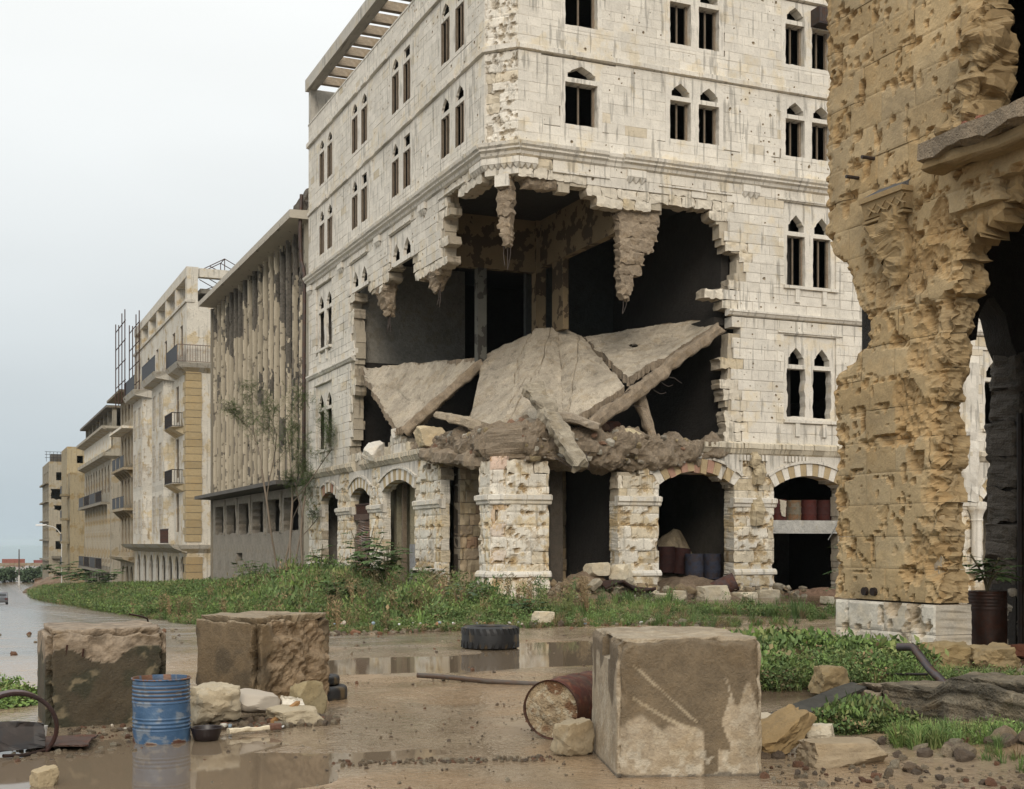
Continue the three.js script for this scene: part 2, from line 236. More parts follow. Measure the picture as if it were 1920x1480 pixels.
// ---------------------------------------------------------------- masonry
// one dressed stone, front at n, with joints, worn arrises and real shot holes
function block(A, r, u0, u1, y0, y1, n, dep, o) {
  const g = o.joint ?? 0.005, b = Math.min(o.bev ?? 0.012, (u1 - u0) * 0.2, (y1 - y0) * 0.2), J = o.jit ?? 0.006;
  u0 += g; u1 -= g; y0 += g; y1 -= g; if (u1 - u0 < 0.03 || y1 - y0 < 0.03) return;
  const out = [[u0, y0], [u1, y0], [u1, y1], [u0, y1]].map(([u, y]) => [u + jit3(r, J * 0.4), y + jit3(r, J * 0.4), n - b * (0.8 + r())]);
  const inn = [[u0 + b, y0 + b], [u1 - b, y0 + b], [u1 - b, y1 - b], [u0 + b, y1 - b]].map(([u, y], k) => { const c = r() < (o.chip ?? 0.12) ? r() * Math.min(0.07, (u1 - u0) * 0.25, (y1 - y0) * 0.25) : 0; return [u + [c, -c, -c, c][k] + jit3(r, J), y + [c, c, -c, -c][k] + jit3(r, J), n]; });
  const tilt = jit3(r, o.tilt ?? 0.004); inn[2][2] += tilt; inn[3][2] += tilt;
  const nz = (u, y) => mix(inn[0][2], inn[3][2], (y - y0) / (y1 - y0));
  const holes = [], pits = [];
  const want = o.pits ? o.pits((u0 + u1) / 2, (y0 + y1) / 2) * (u1 - u0) * (y1 - y0) : 0; let cnt = Math.floor(want + r());
  for (; cnt > 0; cnt--) {
    const R = (o.pr ?? 0.022) * (0.55 + Math.pow(r(), 3) * 2.6), m = R * 1.35 + b + 0.075 * (o.chip ? 0.4 : 0);
    if (u1 - u0 < 2 * m + 0.01 || y1 - y0 < 2 * m + 0.01) continue;
    const pu = mix(u0 + m, u1 - m, r()), py = mix(y0 + m, y1 - m, r());
    if (pits.some((q) => Math.hypot(q.u - pu, q.y - py) < (q.R + R) * 1.35 + 0.008)) continue;
    pits.push({ u: pu, y: py, R });
  }
  const col = o.col, pc = o.pitCol || scl(col, 0.72);
  for (const q of pits) {
    const k = o.sides ?? 7, ring = [], mid = [], d = q.R * (o.pd ?? 1.5), a0 = r() * 6;
    for (let i = 0; i < k; i++) { const a = a0 + i / k * 6.283, rr = q.R * (0.72 + r() * 0.55); ring.push([q.u + Math.cos(a) * rr, q.y + Math.sin(a) * rr]); mid.push([q.u + Math.cos(a) * rr * 0.6, q.y + Math.sin(a) * rr * 0.6, n - d * (0.45 + 0.25 * r())]); }
    holes.push(ring); const ct = [q.u, q.y, n - d];
    for (let i = 0; i < k; i++) { const j = (i + 1) % k, a = [...ring[i], nz(...ring[i])], c = [...ring[j], nz(...ring[j])]; A.quad(a, c, mid[j], mid[i], pc); A.tri(mid[i], mid[j], ct, pc); }
  }
  const ct = inn.map((p) => new THREE.Vector2(p[0], p[1])), hs = holes.map((h) => h.map((p) => new THREE.Vector2(...p)).reverse());
  const all = [...inn]; hs.forEach((h) => h.forEach((p) => all.push([p.x, p.y, nz(p.x, p.y)])));
  for (const [a, c, d] of THREE.ShapeUtils.triangulateShape(ct, hs)) A.tri(all[a], all[c], all[d], col);
  const sc = o.sideCol || scl(col, 0.95);
  for (let i = 0; i < 4; i++) { const j = (i + 1) % 4, bk = (p) => [p[0], p[1], n - dep]; A.quad(out[i], out[j], inn[j], inn[i], col); A.quad(bk(out[i]), bk(out[j]), out[j], out[i], sc); }
}
// a stone whose face has been shattered: broken relief, ragged edges
function rough(A, r, u0, u1, y0, y1, n, dep, o) {
  const cs = o.cell ?? 0.09, nu = clamp(Math.round((u1 - u0) / cs), 2, 14), ny = clamp(Math.round((y1 - y0) / cs), 2, 14), G = [], s = r() * 50, amp = o.amp ?? 0.07, er = o.er ?? 0.03;
  for (let j = 0; j <= ny; j++) { const row = []; for (let i = 0; i <= nu; i++) { const e = (i === 0 || i === nu || j === 0 || j === ny) ? 1 : 0, fu = i / nu, fy = j / ny; let u = mix(u0, u1, fu), y = mix(y0, y1, fy); const a = fbm(u * 4 + s, y * 4, s, 3); if (e) { u += jit3(r, er); y += jit3(r, er); } else { u += jit3(r, cs * 0.22); y += jit3(r, cs * 0.22); } row.push([u, y, n - amp * (0.35 + 1.3 * a) - (e ? amp * 0.6 * r() : 0) + jit3(r, amp * 0.14)]); } G.push(row); }
  for (let j = 0; j < ny; j++) for (let i = 0; i < nu; i++) { const c = scl(o.col, 0.9 + 0.2 * r()); if ((i + j) % 2) { A.tri(G[j][i], G[j][i + 1], G[j + 1][i + 1], c); A.tri(G[j][i], G[j + 1][i + 1], G[j + 1][i], c); } else { A.tri(G[j][i], G[j][i + 1], G[j + 1][i], c); A.tri(G[j][i + 1], G[j + 1][i + 1], G[j + 1][i], c); } }
  const ring = []; for (let i = 0; i < nu; i++) ring.push(G[0][i]); for (let j = 0; j < ny; j++) ring.push(G[j][nu]); for (let i = nu; i > 0; i--) ring.push(G[ny][i]); for (let j = ny; j > 0; j--) ring.push(G[j][0]);
  const bk = ring.map((p) => [p[0] + jit3(r, er * 0.5), p[1] + jit3(r, er * 0.5), n - dep]), md = ring.map((p, k) => [mix(p[0], bk[k][0], 0.5) + jit3(r, er), mix(p[1], bk[k][1], 0.5) + jit3(r, er), mix(p[2], n - dep, 0.5)]);
  const sc = o.sideCol || o.col; for (let i = 0; i < ring.length; i++) { const j = (i + 1) % ring.length; A.quad(md[i], md[j], ring[j], ring[i], scl(sc, 0.92 + 0.16 * r())); A.quad(bk[i], bk[j], md[j], md[i], sc); }
}
// a field of shot holes over a wall plane; returns depth at (u, y)
function craterField(seed) {
  const r = rng(seed), H = {}, K = 0.25;
  const put = (u, y, R, d) => { const q = { u, y, R, d, s: r() * 50 }; for (let i = Math.floor((u - R * 1.5) / K); i <= Math.floor((u + R * 1.5) / K); i++) for (let j = Math.floor((y - R * 1.5) / K); j <= Math.floor((y + R * 1.5) / K); j++) (H[i + ',' + j] ||= []).push(q); };
  const dip = (u, y) => { let d = 0; for (const q of H[Math.floor(u / K) + ',' + Math.floor(y / K)] || []) { const dx = u - q.u, dy = y - q.y, k = Math.hypot(dx, dy) / (q.R * (1 + 0.7 * n3(dx / q.R * 1.1 + q.s, dy / q.R * 1.1, q.s))); if (k < 1) d = Math.max(d, q.d * Math.pow(1 - k * k, 0.45) * (1 + 0.5 * n3(u * 25, y * 25, q.s))); } return d; };
  return { r, put, dip };
}
// a stone with a finely broken face; lo and hi bound it where the wall is torn off
function fineBlock(A, r, p, q, s, t, n, dep, col, o) {
  const cs = o.cs ?? 0.03, nu = Math.max(2, Math.round((q - p) / cs)), ny = Math.max(2, Math.round((t - s) / cs)), G = [], D = [], lo = o.lo || (() => -1e3), hi = o.hi || (() => 1e3), raw = o.raw, er = o.er ?? 0.007;
  for (let j = 0; j <= ny; j++) { const row = [], dr = []; for (let i = 0; i <= nu; i++) {
    let u = mix(p, q, i / nu), y = mix(s, t, j / ny); const e = Math.min(Math.min(i, nu - i) * (q - p) / nu, Math.min(j, ny - j) * (t - s) / ny), a = lo(y) + 0.07 * fbm(y * 6, 3, 1, 4), b = hi(y) + 0.13 * fbm(y * 5, 9, 1, 4); u = clamp(u, a, Math.max(a + 0.01, b));
    const ch = Math.max(0, fbm(u * 6 + 9, y * 6, 4, 3) - 0.14) * 0.24, nL = clamp(1 - (u - a) / 0.16), nR = clamp(1 - (b - u) / 0.22), z = o.dip(u, y) + (e < 0.06 ? ch : 0), brk = Math.abs(fbm(u * 7, y * 7, 6, 4));
    row.push([u + (e > 0 ? jit3(r, cs * 0.2) : 0), y + (e > 0 ? jit3(r, cs * 0.2) : 0), n - z - (e < cs * 0.7 ? er : 0) + 0.006 * fbm(u * 12, y * 12, 2, 3) - nL * 0.12 * brk - nR * (0.03 + 0.34 * brk)]); dr.push(z + (nL + nR) * 0.02);
  } G.push(row); D.push(dr); }
  for (let j = 0; j < ny; j++) for (let i = 0; i < nu; i++) { const z = (D[j][i] + D[j + 1][i + 1]) / 2, k = clamp(z * 22) * 0.8, w = 0.95 + 0.1 * r(), g = 1 + (o.mot ?? 0.25) * fbm(G[j][i][0] * 2.3 + 7, G[j][i][1] * 2.3, 3, 4), c = [0, 1, 2].map((x) => mix(col[x], raw[x], k) * w * g); A.quad(G[j][i], G[j][i + 1], G[j + 1][i + 1], G[j + 1][i], c); }
  const ring = []; for (let i = 0; i < nu; i++) ring.push(G[0][i]); for (let j = 0; j < ny; j++) ring.push(G[j][nu]); for (let i = nu; i > 0; i--) ring.push(G[ny][i]); for (let j = ny; j > 0; j--) ring.push(G[j][0]);
  const torn = !!o.hi, NL = torn ? 8 : 2, uc = (p + q) / 2; let prev = ring; for (let l = 1; l <= NL; l++) { const f = l / NL, cur = ring.map((v) => { const zz = mix(v[2], n - dep, f), k = torn ? 0.16 * fbm(v[1] * 6 + 3, zz * 6, v[0] > uc ? 1 : 7, 4) + jit3(r, 0.008) : jit3(r, 0.01); return [v[0] + (v[0] > uc ? k : -k), v[1], zz]; }); for (let i = 0; i < ring.length; i++) { const j = (i + 1) % ring.length; A.quad(cur[i], cur[j], prev[j], prev[i], scl(col, 0.85 + 0.2 * r())); } prev = cur; }
}
function minus(rects, h) { const o = []; for (const [a, b, c, d] of rects) { if (h[1] <= a || h[0] >= b || h[3] <= c || h[2] >= d) { o.push([a, b, c, d]); continue; } const lo = Math.max(c, h[2]), hi = Math.min(d, h[3]); if (h[2] > c) o.push([a, b, c, h[2]]); if (h[3] < d) o.push([a, b, h[3], d]); if (h[0] > a) o.push([a, h[0], lo, hi]); if (h[1] < b) o.push([h[1], b, lo, hi]); } return o; }
function inPoly(poly, x, y) { let c = false; for (let i = 0, j = poly.length - 1; i < poly.length; j = i++) { const [xi, yi] = poly[i], [xj, yj] = poly[j]; if ((yi > y) !== (yj > y) && x < (xj - xi) * (y - yi) / (yj - yi) + xi) c = !c; } return c; }
function edgeDist(poly, x, y) { let m = 1e9; for (let i = 0, j = poly.length - 1; i < poly.length; j = i++) { const [ax, ay] = poly[j], [bx, by] = poly[i], dx = bx - ax, dy = by - ay, t = clamp(((x - ax) * dx + (y - ay) * dy) / (dx * dx + dy * dy + 1e-9)); m = Math.min(m, Math.hypot(x - ax - t * dx, y - ay - t * dy)); } return m; }
// lays courses over a wall; out receives one geometry per stone
function lay(out, mat4, o) {
  const r = rng(o.seed), rows = Math.max(1, Math.round((o.y1 - o.y0) / o.ch)), ch = (o.y1 - o.y0) / rows;
  for (let k = 0; k < rows; k++) {
    const ya = o.y0 + k * ch, yb = ya + ch; let u = o.u0 - r() * o.l[0] * 0.9;
    while (u < o.u1 - 0.02) {
      const L = mix(o.l[0], o.l[1], r()); let a = Math.max(u, o.u0), b = Math.min(u + L, o.u1); u += L; if (o.u1 - b < 0.14) { b = o.u1; u = o.u1; }
      let rs = [[a, b, ya, yb]]; for (const h of o.open || []) rs = minus(rs, h);
      for (const [p, q, s, t] of rs) {
        if (q - p < 0.05 || t - s < 0.05) continue;
        const cu = (p + q) / 2, cy = (s + t) / 2; if (o.keep && !o.keep(cu, cy)) continue;
        const ed = o.edge ? o.edge(cu, cy) : 9; if (ed < 0.22 && r() < 0.2) continue; const A = new Acc(mat4), tone = (o.tone ?? 1) * (0.9 + 0.16 * r()), och = r() < (o.ochre ?? 0.08) ? 0.3 + 0.5 * r() : r() * 0.07;
        const bc = (o.cols || [COL.white, COL.ochre]), col = [0, 1, 2].map((i) => mix(bc[0][i], bc[1][i], och) * tone), dep = ed < 0.34 ? 0.42 : (o.depth ?? 0.3);
        const n = jit3(r, o.out ?? 0.006) + (o.n ?? 0), sp = r() < (o.spall ? o.spall(cu, cy) : 0);
        if (ed < 0.34 || sp) rough(A, r, p + 0.006, q - 0.006, s + 0.006, t - 0.006, n, dep + (ed < 0.34 ? 0.12 * r() : 0), { col: [0, 1, 2].map((i) => mix(col[i], COL.ochre[i] * 0.95, sp ? 0.55 : 0.3)), amp: sp ? (o.spAmp ?? 0.07) : 0.03, er: ed < 0.34 ? 0.035 : 0.01, cell: o.cell ?? 0.11, sideCol: COL.core });
        else if (o.dip) fineBlock(A, r, p + 0.003, q - 0.003, s + 0.003, t - 0.003, n, dep, col, { dip: o.dip, cs: o.cs ?? 0.045, raw: o.raw || [0.4, 0.29, 0.17], er: 0.012 });
        else block(A, r, p, q, s, t, n, dep, { col, pits: o.pits, pr: o.pr, pd: o.pd, sides: o.sides, chip: o.chip, jit: o.jit, bev: o.bev, tilt: o.tilt, joint: o.joint, pitCol: o.pitCol ? o.pitCol(col) : undefined });
        if (!A.n) continue;
        const g = A.build(), w = new THREE.Vector3(cu, cy, n).applyMatrix4(mat4);
        out.push({ g, size: Math.sqrt((q - p) * (t - s)) / Math.max(2, w.distanceTo(camera.position)) * (inView(w) ? 1 : 0.02) });
      }
    }
  }
}
function inView(w) { const s = Math.sin(YAW), c = Math.cos(YAW), d = s * w.x - c * w.z; if (d < 1) return false; const px = 960 + 2400 * (c * w.x + s * w.z) / d, py = 1019 - 2400 * (w.y - 1.65) / d; return px > -20 && px < 1940 && py > -20 && py < 1500; }
// the largest stones become parts of their own, the rest one joined part
function addStones(parent, stones, mat, limit = 300, name = 'stone_block') {
  stones.sort((a, b) => b.size - a.size);
  for (const s of stones.slice(0, limit)) wpart(parent, name, s.g, mat);
  const rest = stones.slice(limit).map((s) => s.g); if (rest.length) { const m = wpart(parent, 'stone_courses', mergeGeometries(rest), mat); m.userData.kind = 'stuff'; }
}
// rubble heart of a wall, row by row, where solid(u,y)
function heart(mat4, o) {
  const A = new Acc(mat4), st = o.step ?? 0.2, r = rng(o.seed || 5), du = o.du ?? 0.1;
  for (let y = o.y0; y < o.y1 - 1e-6; y += st) {
    const y2 = Math.min(y + st, o.y1), yc = (y + y2) / 2; let s = null;
    for (let u = o.u0; u <= o.u1 + 1e-6; u += du) {
      const on = u < o.u1 - 1e-6 && o.solid(u + du / 2, yc);
      if (on && s === null) s = u; if (!on && s !== null) { const ja = s > o.u0 + 0.01 ? r() * 0.05 : 0, jb = u < o.u1 - 0.01 ? r() * 0.05 : 0; A.box(s + ja, y, -o.th, Math.min(u, o.u1) - jb, y2, o.n ?? -0.055, scl(o.col || COL.core, 0.92 + 0.12 * r())); s = null; }
    }
  }
  return A.build();
}
// horizontal moulding: profile [[out, y]...] swept from u0 to u1, with breaks and worn lips
function moulding(mat4, u0, u1, prof, o = {}) {
  const A = new Acc(mat4), r = rng(o.seed || 9), step = o.step ?? 0.5; let prev = null, u = u0;
  const pos = []; while (u < u1 - 0.05) { pos.push(u); u += step * (0.8 + 0.4 * r()); } pos.push(u1);
  for (let i = 0; i + 1 < pos.length; i++) {
    if (o.gap && o.gap((pos[i] + pos[i + 1]) / 2)) continue;
    const w = r() < (o.wear ?? 0.2) ? 0.5 + 0.5 * r() : 1, dn = jit3(r, 0.006), c = scl(o.col || COL.white, 0.88 + 0.14 * r()), jn = 0.003;
    const P = prof.map(([n, y]) => [n * (n > 0.02 ? w : 1) + dn, y + jit3(r, 0.003)]);
    const a = pos[i] + jn, b = pos[i + 1] - jn, sub = o.rag ? 4 : 1;
    for (let q = 0; q < sub; q++) {
      const ua = mix(a, b, q / sub), ub = mix(a, b, (q + 1) / sub), ja = o.rag ? 1 - o.rag * r() : 1;
      for (let k = 0; k + 1 < P.length; k++) A.quad([ua, P[k][1], P[k][0] * ja], [ub, P[k][1], P[k][0] * ja], [ub, P[k + 1][1], P[k + 1][0] * ja], [ua, P[k + 1][1], P[k + 1][0] * ja], c);
      for (const [e, rev] of [[ua, 0], [ub, 1]]) { for (let k = 0; k + 1 < P.length; k++) A.quad([e, P[k][1], -0.15], [e, P[k][1], P[k][0] * ja], [e, P[k + 1][1], P[k + 1][0] * ja], [e, P[k + 1][1], -0.15], c); }
      const t = P.at(-1), z = P[0]; A.quad([ua, t[1], t[0] * ja], [ub, t[1], t[0] * ja], [ub, t[1], -0.15], [ua, t[1], -0.15], c); A.quad([ua, z[1], -0.15], [ub, z[1], -0.15], [ub, z[1], z[0] * ja], [ua, z[1], z[0] * ja], c);
    }
  }
  return A.build();
}
// ---------------------------------------------------------------- broken solids
// loft along points with a rounded-square section, roughened
function loft(pts, sizes, o = {}) {
  const seg = o.seg ?? 14, sub = o.sub ?? 5, amp = o.amp ?? 0.05, fr = o.fr ?? 3, s0 = (o.seed ?? 1) * 3.7, up = o.up ? V(...o.up) : V(0, 1, 0);
  const P = [], S = []; for (let i = 0; i + 1 < pts.length; i++) for (let k = 0; k < sub; k++) { const f = k / sub; P.push(V(...pts[i]).lerp(V(...pts[i + 1]), f)); S.push([mix(sizes[i][0], sizes[i + 1][0], f), mix(sizes[i][1], sizes[i + 1][1], f)]); } P.push(V(...pts.at(-1))); S.push(sizes.at(-1));
  const rings = P.map((p, i) => {
    const t = P[Math.min(i + 1, P.length - 1)].clone().sub(P[Math.max(0, i - 1)]).normalize(), a = new THREE.Vector3().crossVectors(t, up).normalize(), b = new THREE.Vector3().crossVectors(a, t).normalize(), ring = [];
    for (let k = 0; k < seg; k++) {
      const th = k / seg * 6.2832 + 0.4, c = Math.cos(th), s = Math.sin(th), e = o.pow ?? 0.5, cu = Math.sign(c) * Math.pow(Math.abs(c), e), su = Math.sign(s) * Math.pow(Math.abs(s), e);
      const q = p.clone().addScaledVector(a, cu * S[i][0]).addScaledVector(b, su * S[i][1]), d = 1 + 0 * c, nn = fbm(q.x * fr + s0, q.y * fr, q.z * fr + s0, 4) * 2 * amp * d + (o.hf ? o.hf * (fbm(q.x * 9, q.y * 9 + s0, q.z * 9, 3) + 0.6 * Math.abs(fbm(q.x * 4, q.y * 4, q.z * 4 + s0, 3))) : 0);
      q.addScaledVector(a, c * nn).addScaledVector(b, s * nn); if ((i === 0 || i === P.length - 1)) q.addScaledVector(t, fbm(q.x * 5, q.y * 5, q.z * 5 + s0, 2) * amp * 3); ring.push([q.x, q.y, q.z]);
    } return ring;
  });
  const A = new Acc(o.m), r = rng(o.seed ?? 3), col = o.col || COL.conc, cc = () => scl(col, 0.88 + 0.22 * r());
  for (let i = 0; i + 1 < rings.length; i++) for (let k = 0; k < seg; k++) { const j = (k + 1) % seg; A.quad(rings[i][k], rings[i + 1][k], rings[i + 1][j], rings[i][j], cc()); }
  for (const [ring, f] of [[rings[0], 1], [rings.at(-1), 0]]) { const c = [0, 1, 2].map((q) => ring.reduce((s, p) => s + p[q], 0) / seg); for (let k = 0; k < seg; k++) { const j = (k + 1) % seg; f ? A.tri(c, ring[k], ring[j], cc()) : A.tri(c, ring[j], ring[k], cc()); } }
  return A.build();
}
// four-cornered slab of broken concrete, corners given for the upper face
function slab(c00, c10, c11, c01, o = {}) {
  const nu = o.nu ?? 22, nv = o.nv ?? 16, th = o.th ?? 0.16, amp = o.amp ?? 0.05, rag = o.rag ?? 0.1, r = rng(o.seed ?? 4), s0 = (o.seed ?? 4) * 1.3, T = [], B = [];
  for (let j = 0; j <= nv; j++) { const a = [], b = []; for (let i = 0; i <= nu; i++) {
    let u = i / nu, v = j / nv; const e = i === 0 || i === nu || j === 0 || j === nv;
    const p = V(...c00).lerp(V(...c10), u).lerp(V(...c01).lerp(V(...c11), u), v), sag = (o.sag ?? 0) * Math.sin(u * 3.14) * Math.sin(v * 3.14);
    if (e) { const q = (k) => rag * (2.2 * fbm(p.x * 1.7 + k, p.y * 1.7, p.z * 1.7, 3) + jit3(r, 0.22)); p.x += q(3); p.y += q(11) * 0.4; p.z += q(23); }
    p.y -= sag; if (o.crack) for (const [a0, b0, k0] of o.crack) { const dd = Math.abs(k0 ? u - a0 - b0 * v - 0.5 * fbm(v * 2.2, a0 * 9, s0, 5) : v - a0 - b0 * u - 0.5 * fbm(u * 2.2, a0 * 9, s0, 5)); p.y -= 0.09 * Math.exp(-((dd / 0.009) ** 2)); } p.y += amp * (fbm(p.x * 1.3 + s0, p.z * 1.3, p.y, 4) * 1.6 + 0.5 * fbm(p.x * 5 + s0, p.y * 5, p.z * 5, 3)) + jit3(r, amp * 0.1); a.push([p.x, p.y, p.z]); b.push([p.x + jit3(r, rag * 0.4), p.y - th * (0.8 + 0.4 * r()), p.z + jit3(r, rag * 0.4)]);
  } T.push(a); B.push(b); }
  const A = new Acc(), col = o.col || COL.conc, cc = () => scl(col, 0.97 + 0.06 * r()), dk = scl(o.under || col, 0.85);
  for (let j = 0; j < nv; j++) for (let i = 0; i < nu; i++) { const c = o.skip && o.skip(i / nu, j / nv); if (c) continue; const tp = T[j][i], q9 = fbm(tp[0] * 2.1 + s0, tp[1] * 2.1, tp[2] * 2.1, 4), q8 = fbm(tp[0] * 6 + s0, tp[1] * 6, tp[2] * 6, 3); A.quad(T[j][i], T[j + 1][i], T[j + 1][i + 1], T[j][i + 1], scl(cc(), 1 + 0.35 * q9 - (q8 > 0.3 ? 0.22 : 0))); A.quad(B[j][i], B[j][i + 1], B[j + 1][i + 1], B[j + 1][i], dk); }
  const ed = (a, b, c, d) => A.quad(a, b, c, d, scl(dk, 0.9 + 0.2 * r()));
  for (let i = 0; i < nu; i++) { ed(T[0][i], T[0][i + 1], B[0][i + 1], B[0][i]); ed(T[nv][i], B[nv][i], B[nv][i + 1], T[nv][i + 1]); }
  for (let j = 0; j < nv; j++) { ed(T[j][0], B[j][0], B[j + 1][0], T[j + 1][0]); ed(T[j][nu], T[j + 1][nu], B[j + 1][nu], B[j][nu]); }
  return A.build();
}
// ---------------------------------------------------------------- the shelled corner building
const CH = 0.715, CG = 0.36, DEEP = 20.2, LONG = 23;
const FR = basis([1, 0, 0], [0, 0, 1], [CX, 0, CZ]), FL = basis([0, 0, 1], [-1, 0, 0], [CX, 0, CZ]);
const q2 = Math.SQRT1_2, FC = basis([q2, 0, q2], [-q2, 0, q2], [CX, 0, CZ - CH]), FG = basis([q2, 0, q2], [-q2, 0, q2], [CX, 0, CZ - CG]);
const WC = CH * Math.SQRT2, WG = CG * Math.SQRT2;
const LEFTHOLE = [[-0.3, 11.83], [0.74, 11.83], [2.34, 11.9], [3.75, 11.99], [3.75, 11.88], [3.39, 11.5], [4.2, 11.46], [3.93, 11.22], [3.98, 10.12], [4.5, 10.05], [6.53, 10.08], [6.53, 10.39], [6.79, 10.46], [6.79, 10.69], [7.05, 10.69], [7.1, 10.97], [9.1, 10.97], [9.28, 10.85], [9.88, 10.7], [9.88, 10.39], [11.49, 10.4], [11.55, 10.71], [11.88, 10.7], [11.9, 10.99], [13.85, 11.0], [13.85, 10.3], [13.49, 9.76], [13.35, 9.13], [13.42, 8.41], [13.7, 8.05], [13.42, 7.53], [13.7, 7.0], [13.7, 5.53], [14.05, 5.33], [14.0, 4.94], [11.75, 4.72], [9.94, 4.7], [9.88, 4.94], [9.52, 5.06], [8.7, 5.21], [7.9, 5.2], [7.3, 4.8], [6.0, 4.62], [4.9, 4.3], [4.2, 4.02], [1.18, 3.8], [-0.3, 3.9]].map(([t, y]) => [-t, y]);
const RIGHTHOLE = [[-0.4, 11.84], [0.72, 11.84], [1.18, 11.89], [1.92, 11.9], [1.92, 11.43], [2.12, 11.43], [2.22, 11.55], [2.63, 11.72], [3.08, 11.5], [3.3, 11.42], [3.46, 11.3], [5.31, 11.36], [5.5, 11.44], [5.63, 11.49], [5.92, 11.72], [6.19, 11.55], [6.3, 11.46], [6.62, 11.48], [6.72, 11.6], [6.95, 11.74], [7.19, 11.59], [7.18, 11.43], [7.06, 11.18], [7.21, 11.04], [7.21, 10.75], [7.4, 10.49], [7.56, 10.47], [7.51, 10.24], [7.86, 10.21], [7.83, 9.84], [7.68, 9.64], [7.51, 9.36], [7.14, 9.3], [7.06, 9.1], [6.88, 8.98], [6.92, 8.79], [7.29, 8.74], [7.27, 8.52], [7.51, 8.41], [7.53, 6.7], [7.38, 5.98], [7.53, 5.12], [7.5, 4.67], [6.7, 4.25], [5.2, 3.92], [3.84, 3.7], [1.66, 4.0], [1.2, 4.1], [0.6, 3.75], [-0.4, 3.9]];
const BLD = thing('shelled_corner_building', 'pale stone corner building with a huge shell hole torn through two storeys', 'building', [CX, 0, CZ]);
const stones = [], stonesG = [];
const L1 = [4.65, 8.42], L2 = [8.6, 12.4], L3 = [12.75, 15.3], L4 = [15.5, 18.15];
const bayArc = (b, u) => { const w = b.b - b.a, R = (w * w / 4 + b.rise * b.rise) / (2 * b.rise), yc = b.ys + b.rise - R, x = u - (b.a + b.b) / 2; return yc + Math.sqrt(Math.max(0, R * R - x * x)); };
const baysR = [{ a: 5.17, b: 7.73, ys: 3.35, rise: 0.42, ruin: 1 }, { a: 9.16, b: 11.7, ys: 3.35, rise: 0.36 }, { a: 13.3, b: 15.85, ys: 3.35, rise: 0.4 }, { a: 17.35, b: 20.2, ys: 3.1, rise: 0.75 }];
const baysL = [{ a: -10.06, b: -6.68, ys: 3.42, rise: 0.34 }, { a: -13.91, b: -11.62, ys: 3.36, rise: 0.32 }, { a: -18.15, b: -15.81, ys: 3.36, rise: 0.32, ruin: 1 }];
const flatR = [{ a: 1.66, b: 3.84, y: 4.3 }], flatL = [{ a: -4.26, b: -1.18, y: 4.2 }];
function archBay(FM, b, side, seed) {
  const r = rng(seed), w = b.b - b.a, R = (w * w / 4 + b.rise ** 2) / (2 * b.rise), yc = b.ys + b.rise - R, ph = Math.asin(w / 2 / R), th = 0.37, n = 13, uc = (b.a + b.b) / 2, m = 0.3, yE = yc + (R + th) * Math.cos(ph), top = 4.3;
  const P = (a, rad) => [uc + Math.sin(a) * rad, yc + Math.cos(a) * rad];
  for (let i = 0; i < n; i++) {
    const a0 = mix(-ph, ph, i / n) + 0.002, a1 = mix(-ph, ph, (i + 1) / n) - 0.002, A = new Acc(FM), o = i % 2, broke = b.ruin && r() < 0.55;
    const col = scl(o ? [0.5, 0.39, 0.235] : COL.white, 0.9 + 0.15 * r()), nf = 0.025 + jit3(r, 0.006) - (broke ? 0.06 * r() : 0), dr = broke ? jit3(r, 0.07) : 0, k = [P(a0, R + dr), P(a1, R + dr), P(a1, R + th), P(a0, R + th)], j = () => broke ? jit3(r, 0.03) : jit3(r, 0.004);
    A.hexa([...k.map((p) => [p[0] + j(), p[1] + j(), FM === FL ? -0.32 : -0.55]), ...k.map((p) => [p[0] + j(), p[1] + j(), nf + j()])], b.ruin && r() < 0.15 ? [0.45, 0.27, 0.2] : col); wpart(BLD, 'voussoir', A.build(), MT.stone);
  }
  const H = new Acc(FM); for (let i = 0; i < 26; i++) { if (b.ruin && (i % 7 < 3)) continue; const a0 = mix(-ph * 1.02, ph * 1.02, i / 26), a1 = mix(-ph * 1.02, ph * 1.02, (i + 1) / 26) - 0.001, k = [P(a0, R + th + 0.006), P(a1, R + th + 0.006), P(a1, R + th + 0.085), P(a0, R + th + 0.085)], e = 0.06 + 0.03 * r(); H.hexa([...k.map((p) => [...p, -0.1]), ...k.map((p) => [...p, e])], scl(COL.white, 0.85 + 0.1 * r())); } wpart(BLD, 'hood_moulding', H.build(), MT.stone);
  const pts = [[b.a - m, top], [b.a - m, yE]]; for (let i = 0; i <= 12; i++) pts.push(P(mix(-ph, ph, i / 12), R + th)); pts.push([b.b + m, yE], [b.b + m, top]);
  wpart(BLD, 'spandrel', new Acc(FM).shape(pts, [], FM === FL ? -0.3 : -0.5, -0.004, scl(COL.white, 0.86)).build(), MT.stone);
  return [[b.a, b.b, -1, yE], [b.a - m, b.b + m, yE, top]];
}
const PTS = (uc, hw, y0, tip) => { const h = tip - y0; return [[uc - hw, y0], [uc + hw, y0], [uc + hw, y0 + h * 0.38], [uc + hw * 0.8, y0 + h * 0.46], [uc + hw * 0.72, y0 + h * 0.6], [uc, tip], [uc - hw * 0.72, y0 + h * 0.6], [uc - hw * 0.8, y0 + h * 0.46], [uc - hw, y0 + h * 0.38]]; };
const RC = (a, b, c, d) => [[a, c], [b, c], [b, d], [a, d]];
const winSolid = [];
